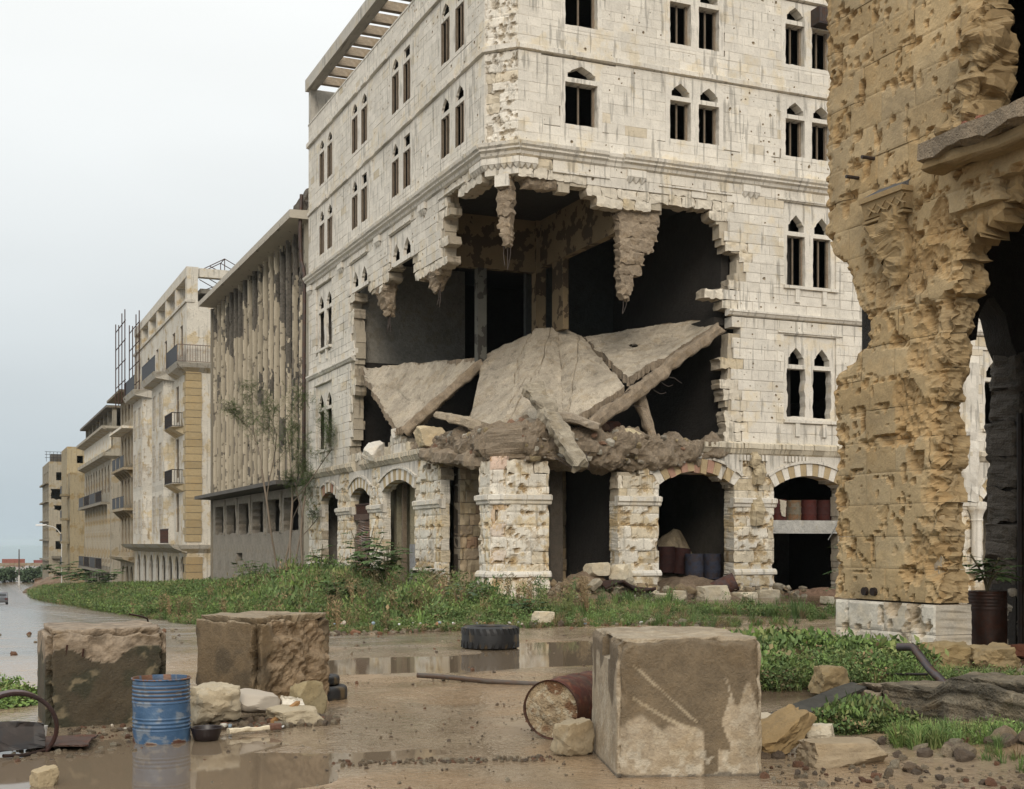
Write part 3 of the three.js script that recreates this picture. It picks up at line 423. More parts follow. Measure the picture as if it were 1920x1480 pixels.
// pair (or single) of lights with transom and pointed heads, set in a plain surround
function windowSet(FM, key, uc, lw, mull, sill, head, tip, o = {}) {
  const r = rng(Math.round(uc * 977 + sill * 131) + 7), k = o.single ? [uc] : [uc - (lw + mull) / 2, uc + (lw + mull) / 2], W = o.single ? lw / 2 + 0.15 : lw + mull / 2 + 0.16, n = o.n ?? 0.004;
  const out = RC(uc - W, uc + W, sill - 0.12, tip + (o.above ?? 0.16)), holes = [];
  for (const c of k) { holes.push(ragRect(r, c - lw / 2, c + lw / 2, sill, head, o.rag ?? 0.012)); if (!o.noTip) { if (r() < (o.sq ?? 0.12)) holes.push(RC(c - lw * 0.42, c + lw * 0.42, head + 0.13, head + 0.13 + (tip - head) * 0.66)); else holes.push(PTS(c, lw * 0.43, head + 0.13, tip)); } }
  const cut = o.cut || (() => true);
  const ws = wpart(BLD, 'window_surround', new Acc(FM).shape(out, holes, FM === FL && sill > 13 ? -0.07 : FM === FL ? -0.16 : -0.34, n, scl(COL.white, 0.93 + 0.05 * r())).build(), MT.stone);
  for (const c of k) { if (o.bare || !cut(c)) continue; const F = new Acc(FM), x = c + jit3(r, 0.02); const fz = FM === FL ? 0.0 : -0.2; F.box(x - 0.03, sill + 0.001, fz - 0.06, x + 0.02, head - 0.001, fz - 0.02, scl(COL.wood, 0.9)); F.box(c + lw / 2 - 0.07, sill, fz - 0.07, c + lw / 2 - 0.004, head, fz + 0.01, scl(COL.wood, 1.2)); F.box(c - lw / 2 + 0.004, sill, fz - 0.07, c - lw / 2 + 0.05, head, fz + 0.01, scl(COL.wood, 0.8)); part(ws, 'window_frame', F.build(), MT.wood); }
  winSolid.push([key, uc - W, uc + W, sill - 0.12, tip + (o.above ?? 0.16)]);
  return [uc - W, uc + W, sill - 0.12, tip + (o.above ?? 0.16)];
}
function ragRect(r, a, b, c, d, q) { const o = [], n = 6; for (let i = 0; i < n; i++) o.push([mix(a, b, i / n), c + (i ? jit3(r, q) : 0)]); for (let i = 0; i < n + 3; i++) o.push([b + (i ? jit3(r, q) : 0), mix(c, d, i / (n + 3))]); for (let i = 0; i < n; i++) o.push([mix(b, a, i / n), d]); for (let i = 0; i < n + 3; i++) o.push([a + (i ? jit3(r, q) : 0), mix(d, c, i / (n + 3))]); return o; }
const openR = [], openL = [];
for (const f of flatR) openR.push([f.a, f.b, -1, f.y]); for (const f of flatL) openL.push([f.a, f.b, -1, f.y]);
baysR.forEach((b, i) => openR.push(...archBay(FR, b, 'r', 40 + i))); baysL.forEach((b, i) => openL.push(...archBay(FL, b, 'l', 60 + i)));
for (const uc of [6.37, 10.4, 14.4, 18.4]) { openR.push(windowSet(FR, 'r', uc, 0.7, 0.27, 13.42, 14.55, 15.06)); openR.push(windowSet(FR, 'r', uc, 0.7, 0.27, 16.2, 17.42, 17.95)); }
openR.push(windowSet(FR, 'r', 2.66, 1.02, 0, 13.42, 14.6, 15.08, { single: 1, sq: 0 }), windowSet(FR, 'r', 2.66, 1.02, 0, 16.2, 17.42, 17.95, { single: 1 }));
for (const uc of [10.48, 18.3]) { for (const [s, h, t] of [[9.5, 11.02, 11.66], [5.5, 6.97, 7.62]]) openR.push(windowSet(FR, 'r', uc, 0.66, 0.3, s, h, t, { n: -0.07, above: 0.36, bare: s < 6, rag: s < 6 ? 0.035 : 0.015 })); }
for (const t of [3.22, 8.02, 12.8, 17.45]) { openL.push(windowSet(FL, 'l', -t, 0.72, 0.48, 13.3, 14.5, 15.05, { rag: 0.02 })); openL.push(windowSet(FL, 'l', -t, 0.72, 0.48, 16.12, 17.4, 17.9, { rag: 0.02 })); }
for (const [s, h, t] of [[9.4, 11.02, 11.68], [5.42, 7.0, 7.68]]) openL.push(windowSet(FL, 'l', -17.8, 0.86, 0.34, s, h, t, { n: -0.07, above: 0.36, bare: 1, rag: 0.06, sq: 0 }));
// two pairs over the hole keep only their pointed heads and transoms
for (const uc of [-8.15, -12.95]) {
  const A = new Acc(FL), k = [uc - 0.56, uc + 0.56]; A.shape(RC(uc - 1.1, uc + 1.1, 10.98, 12.05), k.map((c) => PTS(c, 0.36, 11.13, 11.72)), -0.17, -0.06, COL.white); winSolid.push(['l', uc - 1.1, uc + 1.1, 10.98, 12.05]); wpart(BLD, 'window_surround', A.build(), MT.stone); openL.push([uc - 1.1, uc + 1.1, 10.98, 12.05]);
}
// heads of the lost windows, seen as notches along the top of the hole
const inR = (u, y) => inPoly(RIGHTHOLE, u, y), inL = (u, y) => inPoly(LEFTHOLE, u, y);
const keepR = (u, y) => !inR(u, y), keepL = (u, y) => !inL(u, y), edR = (u, y) => edgeDist(RIGHTHOLE, u, y), edL = (u, y) => edgeDist(LEFTHOLE, u, y);
const pitUp = (u, y) => 1.2 + 70 * Math.pow(Math.max(0, fbm(u * 0.55 + 3, y * 0.8, 7, 3)), 2), pitCol = (c) => [c[0] * 0.62, c[1] * 0.56, c[2] * 0.47];
const up = { ch: 0.272, l: [0.42, 0.78], depth: 0.3, pits: pitUp, pr: 0.019, pitCol, chip: 0.06, ochre: 0.02, out: 0.003, bev: 0.004, joint: 0.0013, tilt: 0.002 };
const md = { ch: 0.3, l: [0.38, 0.85], depth: 0.4, pits: (u, y) => 1.2 + 60 * Math.pow(Math.max(0, fbm(u * 0.5, y * 0.7 + 4, 1, 3)), 2), pr: 0.018, pitCol, chip: 0.16, ochre: 0.05, out: 0.005, bev: 0.006, joint: 0.0028 };
const cf = craterField(808); for (let i = 0; i < 3600; i++) { const u = -20.5 + cf.r() * 43, y = cf.r() * 4.3; if (fbm(u * 1.1, y * 0.9, 2, 3) < 0 && cf.r() < 0.6) continue; const R = 0.014 + 0.06 * Math.pow(cf.r(), 2.5); cf.put(u, y, R, R * (0.6 + 0.6 * cf.r())); } for (let i = 0; i < 90; i++) cf.put(-20 + cf.r() * 40, cf.r() * 4.3, 0.07 + 0.13 * cf.r(), 0.03 + 0.05 * cf.r());
const gf = { dip: cf.dip, cs: 0.045, raw: [0.44, 0.33, 0.19], ch: 0.36, l: [0.5, 1.1], depth: 0.55, pits: () => 13, pr: 0.024, pitCol: (c) => [c[0] * 0.7, c[1] * 0.58, c[2] * 0.4], chip: 0.45, ochre: 0.3, out: 0.014, jit: 0.012, spall: (u, y) => 0.08 + 0.2 * sstep(0.1, 0.4, fbm(u * 0.8, y * 0.5, 3, 2)), spAmp: 0.06 };
const cc2 = craterField(515); for (let i = 0; i < 300; i++) { const R = 0.012 + 0.045 * Math.pow(cc2.r(), 2.2); cc2.put(cc2.r(), 12.8 + Math.pow(cc2.r(), 1.3) * 6, R, R * (0.9 + 0.6 * cc2.r())); } for (const [u, y, R, d] of [[0.05, 14.35, 0.2, 0.09], [0.1, 14.05, 0.16, 0.08], [0.02, 14.65, 0.12, 0.07], [0.3, 16.6, 0.12, 0.05], [0.55, 17.0, 0.1, 0.05], [0.45, 13.3, 0.1, 0.05], [0.1, 13.1, 0.16, 0.06]]) cc2.put(u, y, R, d);
let sd = 100;
for (const [y0, y1, p] of [[19.102, 19.103, null], [18.36, 19.1, up], [15.45, 18.13, up], [12.76, 15.28, up], [8.6, 12.36, md], [4.66, 8.4, md]]) {
  if (!p) continue;
  lay(stones, FR, { ...p, u0: CH, u1: LONG, y0, y1, open: openR, keep: keepR, edge: edR, seed: sd++ });
  lay(stones, FL, { ...p, u0: -DEEP, u1: -CH, y0, y1, open: openL, keep: keepL, edge: edL, seed: sd++, depth: p === up ? 0.1 : 0.14, pits: (u, y) => 2 + 90 * Math.pow(Math.max(0, fbm(u * 0.55 + 9, y * 0.8, 3, 3)), 2) + (u > -5 ? 6 : 0) });
  if (y1 > 12.5) lay(stones, FC, { ...p, u0: 0, u1: WC, y0, y1, seed: sd++, dip: cc2.dip, cs: 0.035, raw: [0.4, 0.34, 0.26], spall: (u, y) => (y < 14.9 && y > 13 && u < 0.35 ? 0.5 : 0.04) });
  else if (y1 > 12) lay(stones, FC, { ...p, u0: 0, u1: WC, y0: 11.86, y1, seed: sd++ });
}
lay(stonesG, FR, { ...gf, u0: CG, u1: LONG, y0: 0.72, y1: 4.3, open: openR, keep: keepR, edge: (u, y) => (y < 3.2 ? 9 : edR(u, y)), seed: sd++ });
lay(stonesG, FL, { ...gf, depth: 0.3, u0: -DEEP, u1: -CG, y0: 0.72, y1: 4.3, open: openL, keep: keepL, edge: (u, y) => (y < 3.2 ? 9 : edL(u, y)), seed: sd++ });
lay(stonesG, FG, { ...gf, u0: 0, u1: WG, y0: 0.72, y1: 4.05, seed: sd++, ochre: 0.4, cols: [COL.white, [0.62, 0.42, 0.33]], l: [0.6, 0.7] });
// plinths stand proud
const pl = { ...gf, ch: 0.36, y0: -0.3, y1: 0.7, n: 0.07, depth: 0.65, l: [0.7, 1.2], ochre: 0.12, pits: () => 7 };
lay(stonesG, FR, { ...pl, u0: CG + 0.03, u1: LONG, open: openR, seed: sd++ }); lay(stonesG, FL, { ...pl, depth: 0.38, u0: -DEEP, u1: -CG - 0.03, open: openL, seed: sd++ }); lay(stonesG, FG, { ...pl, u0: -0.03, u1: WG + 0.03, seed: sd++ });
addStones(BLD, stones, MT.stone, 150); addStones(BLD, stonesG, MT.stoneG, 150);
console.log('stones', stones.length);
// rubble hearts
const wins = (key) => winSolid.filter((w) => w[0] === key), wR = wins('r'), wL = wins('l');
const inWinL = (u, y) => wL.some((w) => u > w[1] - 1.1 && u < w[2] + 0.02 && y > w[3] - 0.02 && y < w[4] + 0.02);
const openAt = (bays, flats, u, y) => bays.some((b) => u > b.a && u < b.b && y < bayArc(b, u)) || flats.some((f) => u > f.a && u < f.b && y < f.y);
const inWin = (ws, u, y) => ws.some((w) => u > w[1] - 0.02 && u < w[2] + 0.02 && y > w[3] - 0.02 && y < w[4] + 0.02);
const HC = [0.47, 0.415, 0.33];
for (const [lo, hi] of [[-0.3, 4.3], [4.3, 8.5], [8.5, 12.4], [12.4, 19.08]]) {
  wpart(BLD, 'wall', heart(FR, { u0: lo < 1 ? CG : CH, u1: LONG, y0: lo, y1: hi, th: lo < 1 ? 0.56 : 0.43, n: lo < 1 ? -0.2 : -0.055, solid: (u, y) => keepR(u, y) && edR(u, y) > 0.02 && !openAt(baysR, flatR, u, y) && !inWin(wR, u, y), seed: 5, col: HC }), MT.stone);
  wpart(BLD, 'wall', heart(FL, { u0: -DEEP, u1: lo < 1 ? -CG : -CH, y0: lo, y1: hi, th: lo < 1 ? 0.32 : 0.43, n: lo < 1 ? -0.2 : -0.055, solid: (u, y) => keepL(u, y) && edL(u, y) > 0.02 && !openAt(baysL, flatL, u, y) && !inWinL(u, y), seed: 6, col: HC }), MT.stone);
}
wpart(BLD, 'corner_wall', new Acc(FC).box(0, 11.9, -0.4, WC, 19.08, -0.07, HC).build(), MT.stone);
wpart(BLD, 'corner_wall', new Acc(FG).box(0, -0.3, -0.5, WG, 3.9, -0.2, HC).build(), MT.stone);
// mouldings round the corner
function belt(y, prof, o = {}) {
  const ex = Math.max(...prof.map((p) => p[0])) * 0.42, pr = prof.map(([n, h]) => [n, y + h]), c = o.cg ? CG : CH, w = o.cg ? WG : WC, F = o.cg ? FG : FC, nm = o.name || 'string_course';
  wpart(BLD, nm, moulding(FR, o.r0 ?? c - 0.001, LONG, pr, { ...o, gap: o.gapR, seed: 11 + y }), MT.stone);
  wpart(BLD, nm, moulding(FL, -DEEP - 0.05, o.l1 ?? -c + 0.001, pr, { ...o, gap: o.gapL, seed: 12 + y }), MT.stone);
  if (!o.noC) wpart(BLD, nm, moulding(F, -ex, w + ex, pr.map(([n, h]) => [n - 0.002, h + 0.002]), { ...o, seed: 13 + y }), MT.stone);
}
belt(18.14, [[0, 0], [0.1, 0.03], [0.1, 0.2], [0, 0.24]], { wear: 0.1 });
belt(15.29, [[0, 0], [0.1, 0.03], [0.1, 0.16], [0, 0.2]], { wear: 0.3, rag: 0.25 });
belt(12.36, [[0, 0], [0.06, 0.04], [0.09, 0.12], [0.17, 0.17], [0.17, 0.22], [0.23, 0.27], [0.25, 0.36], [0.1, 0.41], [0, 0.42]], { name: 'cornice', wear: 0.08 });
belt(8.42, [[0, 0], [0.05, 0.03], [0.09, 0.1], [0.12, 0.12], [0.12, 0.18], [0, 0.2]], { noC: 1, r0: 7.5, l1: -13.5, wear: 0.15 });
belt(4.3, [[0, 0], [0.07, 0.04], [0.16, 0.16], [0.2, 0.18], [0.2, 0.32], [0.02, 0.37]], { name: 'cornice', noC: 1, r0: 6.6, l1: -5.4, gapL: (u) => u > -13.4 && u < -12.2, rag: 0.3, wear: 0.35, col: [0.64, 0.58, 0.47] });
belt(19.1, [[0.02, 0], [0.02, 0.06], [-0.05, 0.07]], { name: 'coping' });
// impost bands and pier bases
const gapsR = (u) => openR.some((h) => h[2] < 0 && u > h[0] && u < h[1]), gapsL = (u) => openL.some((h) => h[2] < 0 && u > h[0] && u < h[1]);
const piersR = [[CG, 1.66], [3.84, 5.17], [7.73, 9.16], [11.7, 13.3], [15.85, 17.35]], piersL = [[-1.18, -CG], [-6.68, -4.26], [-11.62, -10.06], [-15.81, -13.91], [-DEEP, -18.15]];
for (const [F, ps] of [[FR, piersR], [FL, piersL]]) for (const [a, b] of ps) {
  wpart(BLD, 'impost_moulding', moulding(F, a - 0.05, b + 0.05, [[0.01, 2.72], [0.05, 2.75], [0.06, 2.82], [0.12, 2.86], [0.12, 2.98], [0.01, 3.01]], { step: 0.6, wear: 0.3, seed: 31 + a, rag: 0.25 }), MT.stone);
  wpart(BLD, 'base_moulding', moulding(F, a - 0.04, b + 0.04, [[0.07, 0.7], [0.1, 0.72], [0.1, 0.79], [0.05, 0.86], [0.01, 0.88]], { step: 0.7, wear: 0.2, seed: 41 + a }), MT.stone);
}
for (const [F, w, nm] of [[FG, WG, 0]]) { wpart(BLD, 'impost_moulding', moulding(F, -0.03, w + 0.03, [[0.01, 2.72], [0.05, 2.75], [0.06, 2.82], [0.115, 2.86], [0.115, 2.98], [0.01, 3.01]], { seed: 3 }), MT.stone); wpart(BLD, 'base_moulding', moulding(F, -0.03, w + 0.03, [[0.07, 0.7], [0.098, 0.72], [0.098, 0.79], [0.05, 0.86], [0.01, 0.88]], { seed: 4 }), MT.stone); }
// carved brackets under the cornice and the scalloped band at the corner
function bracket(F, u, w, y0, y1) { const A = new Acc(F); A.box(u - w / 2, y0 + (y1 - y0) * 0.45, -0.05, u + w / 2, y1, 0.1, COL.white); const k = Math.max(3, Math.round(w / 0.2)); for (let i = 0; i < k; i++) { const a = u - w / 2 + (i + 0.02) * w / k, b = u - w / 2 + (i + 0.98) * w / k, m = (a + b) / 2, yt = y0 + (y1 - y0) * 0.45; A.tri([a, yt, 0.09], [b, yt, 0.09], [m, y0, 0.03], scl(COL.white, 0.9)); A.tri([a, yt, 0.09], [m, y0, 0.03], [a, y0 + 0.02, -0.05], scl(COL.white, 0.85)); A.tri([b, yt, 0.09], [b, y0 + 0.02, -0.05], [m, y0, 0.03], scl(COL.white, 0.85)); A.tri([a, yt, 0.085], [a, yt, -0.05], [a, y0 + 0.02, -0.05]); } wpart(BLD, 'carved_bracket', A.build(), MT.stone); }
for (const u of [4.4, 8.3, 12.3, 16.5]) bracket(FR, u, 0.6, 11.98, 12.34); for (const t of [5.8, 10.5, 15.2, 19.9]) bracket(FL, -t, 0.6, 11.98, 12.34);
bracket(FC, WC / 2, WC + 0.1, 12.02, 12.32); bracket(FR, CH + 0.28, 0.56, 12.02, 12.32); bracket(FL, -CH - 0.45, 0.9, 12.02, 12.32);
// label mouldings above the sunken window panels, sills and aprons
for (const [F, us] of [[FR, [[6.4, 11.98, 1.25], [2.65, 12.0, 0.9], [10.48, 12.05, 1.2], [10.48, 8.02, 1.2], [14.4, 12.0, 1.2]]], [FL, [[-8.15, 12.1, 1.15], [-12.95, 12.1, 1.15], [-17.8, 12.08, 1.15], [-17.8, 8.06, 1.15], [-3.3, 12.1, 1.1]]]]) for (const [u, y, w] of us) wpart(BLD, 'label_moulding', moulding(F, u - w, u + w, [[0.0, y], [0.05, y + 0.01], [0.05, y + 0.06], [0, y + 0.07]], { seed: u * 9, wear: 0.3 }), MT.stone);
for (const [F, u, w] of [[FR, 10.48, 1.0], [FR, 18.3, 1], [FL, -17.8, 1.1]]) for (const y of [9.38, 5.3]) { wpart(BLD, 'window_sill', moulding(F, u - w, u + w, [[-0.02, y], [0.09, y + 0.01], [0.09, y + 0.1], [-0.02, y + 0.12]], { seed: 3, step: 0.9 }), MT.stone); for (const s of [-1, 1]) wpart(BLD, 'sill_bracket', new Acc(F).box(u + s * w * 0.5 - 0.08, y - 0.4, -0.05, u + s * w * 0.5 + 0.08, y, 0.06, COL.white).build(), MT.stone); }
// dentils under the ground-floor cornice
for (const [a, b] of [[7.9, 8.9], [9.5, 10.3]]) for (let u = a; u < b; u += 0.13) wpart(BLD, 'dentil', new Acc(FR).box(u, 4.12, -0.02, u + 0.075, 4.29, 0.06, COL.white).build(), MT.stone);
// weathered corbel and capital stubs on the pier between the two right-hand arches
for (const [u, y, s] of [[8.55, 3.75, 0.4], [8.4, 4.15, 0.3], [8.5, 2.6, 0.5], [12.6, 3.8, 0.4]]) wpart(BLD, 'corbel_stump', loft([[u, y - s * 0.8, 0.02], [u + 0.03, y, 0.05], [u, y + s * 0.7, 0.0]], [[s * 0.4, 0.1], [s * 0.5, 0.16], [s * 0.35, 0.1]], { m: FR, col: scl(COL.ochre, 0.8), amp: 0.05, fr: 6, seed: u, up: [0, 0, 1] }), MT.stone);
// floors, roof, hidden outer walls
const slabBox = (y0, y1, x0, x1, z0, z1, col, nm = 'floor_slab') => wpart(BLD, nm, new Acc().box(CX + x0, y0, CZ - z1, CX + x1, y1, CZ - z0, col).build(), MT.conc);
const DK = [0.035, 0.03, 0.026];  // inner surfaces: darkness of the unlit rooms is put into this colour
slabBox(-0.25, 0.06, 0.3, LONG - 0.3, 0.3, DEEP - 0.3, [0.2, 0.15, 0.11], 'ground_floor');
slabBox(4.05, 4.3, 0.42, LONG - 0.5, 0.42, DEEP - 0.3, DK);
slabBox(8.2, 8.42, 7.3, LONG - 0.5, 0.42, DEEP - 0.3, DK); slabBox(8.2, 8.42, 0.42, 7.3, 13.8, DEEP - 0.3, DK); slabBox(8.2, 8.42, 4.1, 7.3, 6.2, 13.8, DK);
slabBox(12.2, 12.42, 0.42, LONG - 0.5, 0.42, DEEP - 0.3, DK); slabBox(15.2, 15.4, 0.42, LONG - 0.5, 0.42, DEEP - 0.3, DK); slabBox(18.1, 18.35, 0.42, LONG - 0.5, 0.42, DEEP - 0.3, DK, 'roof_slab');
for (const [a, b, c, d] of [[LONG - 0.3, LONG, 0.0, DEEP], [0.03, LONG - 0.3, DEEP - 0.3, DEEP]]) slabBox(-0.3, 19.05, a, b, c === 0 ? 0.45 : c, d, scl(COL.white, 0.8), 'outer_wall');
// inner walls of the torn-open rooms: flaking plaster beam walls, posts, cross walls
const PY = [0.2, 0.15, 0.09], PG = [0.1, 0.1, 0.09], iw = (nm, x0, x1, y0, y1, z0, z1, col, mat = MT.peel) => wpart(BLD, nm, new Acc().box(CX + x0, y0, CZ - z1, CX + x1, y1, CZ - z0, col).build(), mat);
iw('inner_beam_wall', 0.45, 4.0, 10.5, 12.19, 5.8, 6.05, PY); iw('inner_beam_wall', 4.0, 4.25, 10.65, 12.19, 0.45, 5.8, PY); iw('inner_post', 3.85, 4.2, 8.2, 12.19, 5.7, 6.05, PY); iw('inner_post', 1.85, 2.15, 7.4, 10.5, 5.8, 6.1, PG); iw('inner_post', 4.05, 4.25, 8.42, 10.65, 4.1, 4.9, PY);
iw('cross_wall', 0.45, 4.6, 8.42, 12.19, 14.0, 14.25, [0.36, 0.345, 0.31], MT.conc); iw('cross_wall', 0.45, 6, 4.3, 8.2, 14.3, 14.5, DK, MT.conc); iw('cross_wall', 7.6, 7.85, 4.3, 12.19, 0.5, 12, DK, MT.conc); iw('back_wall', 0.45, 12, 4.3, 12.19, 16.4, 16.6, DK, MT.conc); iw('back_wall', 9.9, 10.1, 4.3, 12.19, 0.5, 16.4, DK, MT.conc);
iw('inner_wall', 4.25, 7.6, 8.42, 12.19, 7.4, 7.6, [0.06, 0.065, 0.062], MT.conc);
// ground floor partitions
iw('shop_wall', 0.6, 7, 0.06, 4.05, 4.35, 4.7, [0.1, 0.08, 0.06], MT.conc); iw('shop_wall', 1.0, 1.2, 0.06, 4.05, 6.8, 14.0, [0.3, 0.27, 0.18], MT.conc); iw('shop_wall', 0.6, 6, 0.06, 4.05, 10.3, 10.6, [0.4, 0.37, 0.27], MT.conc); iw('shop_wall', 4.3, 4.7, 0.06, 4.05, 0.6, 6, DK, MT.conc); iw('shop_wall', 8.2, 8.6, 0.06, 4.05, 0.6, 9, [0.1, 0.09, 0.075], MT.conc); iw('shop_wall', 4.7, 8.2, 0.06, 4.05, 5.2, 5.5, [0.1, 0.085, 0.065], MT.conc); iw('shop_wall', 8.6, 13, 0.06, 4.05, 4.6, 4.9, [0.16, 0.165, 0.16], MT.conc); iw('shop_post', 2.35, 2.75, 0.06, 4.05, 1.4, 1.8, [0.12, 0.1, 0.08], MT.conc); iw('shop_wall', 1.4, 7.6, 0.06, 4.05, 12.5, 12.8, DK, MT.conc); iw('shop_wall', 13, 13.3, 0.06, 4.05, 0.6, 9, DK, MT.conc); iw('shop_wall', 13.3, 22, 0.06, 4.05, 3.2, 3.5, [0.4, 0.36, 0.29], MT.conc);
// rough stone wall seen inside the broken left bay
{ const st2 = [], FW = basis([1, 0, 0], [0, 0, 1], [CX, 0, CZ - 4.12]); lay(st2, FW, { ...gf, u0: 0.6, u1: 4.2, y0: 0.1, y1: 3.95, ch: 0.34, l: [0.32, 0.6], seed: 900, spall: () => 0.75, spAmp: 0.08, cols: [[0.34, 0.27, 0.19], [0.4, 0.24, 0.15]], ochre: 0.3, cell: 0.16 }); for (const s of st2) wpart(BLD, 'rubble_stone', s.g, MT.stone); }
// hanging stumps of masonry left under the upper wall
const HP = scl(COL.debris, 1.25);
function stump(F, rows, n, dep, seed) { const r = rng(seed); for (const [y1, y0, a, b] of rows) { const A = new Acc(F); rough(A, r, a + jit3(r, 0.03), b + jit3(r, 0.04), y0, y1, n + jit3(r, 0.03), dep, { col: scl(HP, 0.9 + 0.2 * r()), amp: 0.07, er: 0.045, cell: 0.075, sideCol: HP }); wpart(BLD, 'hanging_masonry', A.build(), MT.earth); } }
stump(FC, [[11.9, 11.5, 0.34, 0.74], [11.5, 11.1, 0.32, 0.72], [11.12, 10.75, 0.3, 0.76], [10.77, 10.4, 0.36, 0.76], [10.42, 10.15, 0.44, 0.74], [10.17, 9.95, 0.5, 0.68]], -0.05, 0.36, 5);
wpart(BLD, 'hanging_stone', new Acc(FC).box(0.3, 11.55, -0.3, 0.72, 11.9, 0.0, COL.white).build(), MT.stone);
stump(FR, [[11.4, 10.9, 3.96, 5.3], [10.92, 10.45, 3.96, 5.22], [10.47, 10.05, 3.96, 5.05], [10.07, 9.7, 3.96, 4.78], [9.72, 9.4, 3.96, 4.66], [9.42, 9.1, 4.0, 4.4], [9.12, 8.82, 4.02, 4.38], [8.84, 8.68, 4.08, 4.28]], -0.12, 0.36, 8);
wpart(BLD, 'broken_lintel', loft([[1.0, 11.75, -0.3], [1.95, 11.72, -0.3]], [[0.2, 0.16], [0.2, 0.17]], { m: FR, amp: 0.08, fr: 5, seed: 18, col: HP, up: [0, 1, 0], sub: 10 }), MT.earth);
wpart(BLD, 'hanging_pier', loft([[-5.1, 10.1, -0.25], [-5.1, 9.85, -0.25], [-5.0, 9.6, -0.28]], [[0.8, 0.2], [0.45, 0.2], [0.2, 0.12]], { m: FL, amp: 0.08, fr: 5, hf: 0.1, seg: 24, sub: 9, seed: 21, col: HP, up: [0, 0, 1] }), MT.earth);
wpart(BLD, 'hanging_pier', loft([[-10.4, 10.6, -0.25], [-10.35, 10.25, -0.25], [-10.15, 9.9, -0.25], [-10.05, 9.55, -0.28]], [[0.6, 0.2], [0.45, 0.2], [0.3, 0.17], [0.14, 0.1]], { m: FL, amp: 0.09, fr: 5, hf: 0.1, seg: 24, sub: 9, seed: 22, col: HP, up: [0, 0, 1] }), MT.earth);
{ const r = rng(8), B = []; const reb = (F, u, y, n, k) => { for (let i = 0; i < k; i++) { const g = tube([[u + i * 0.09, y + 0.1, n], [u + i * 0.09 + jit3(r, 0.04), y - 0.25, n], [u + i * 0.09 + jit3(r, 0.1), y - 0.5 - r() * 0.2, n + jit3(r, 0.06)]], 0.012, 5); g.applyMatrix4(F); B.push(g); } }; reb(FC, 0.5, 9.95, -0.25, 3); reb(FR, 4.15, 8.8, -0.3, 2); reb(FL, -10.2, 9.6, -0.25, 4); reb(FL, -5.1, 9.6, -0.25, 3); wpart(BLD, 'reinforcing_bars', tint(mergeGeometries(B), [0.055, 0.042, 0.035]), MT.plain).userData.kind = 'stuff'; }
// roof canopy with ribs on the street side
{
  wpart(BLD, 'roof_canopy_beam', new Acc(FL).box(-DEEP - 0.1, 20.55, -0.28, -3.5, 21.03, 0.12, scl(COL.white, 0.72)).build(), MT.stone);
  wpart(BLD, 'roof_canopy_beam', new Acc(FL).box(-DEEP - 0.08, 20.55, -5.6, -3.5, 21.0, -5.3, scl(COL.white, 0.75)).build(), MT.stone);
  for (let u = -DEEP + 0.9; u < -3.6; u += 1.15) wpart(BLD, 'roof_rib', new Acc(FL).box(u - 0.12, 20.6, -5.3, u + 0.12, 20.92, -0.28, [0.48, 0.4, 0.31]).build(), MT.conc);
  wpart(BLD, 'roof_end_wall', new Acc(FL).box(-DEEP - 0.05, 18.3, -5.5, -DEEP + 0.25, 20.58, -0.02, scl(COL.white, 0.7)).build(), MT.stone); wpart(BLD, 'penthouse_wall', new Acc(FL).box(-DEEP + 0.25, 18.35, -5.7, -2.5, 20.86, -5.5, scl(COL.white, 0.6)).build(), MT.stone);
}
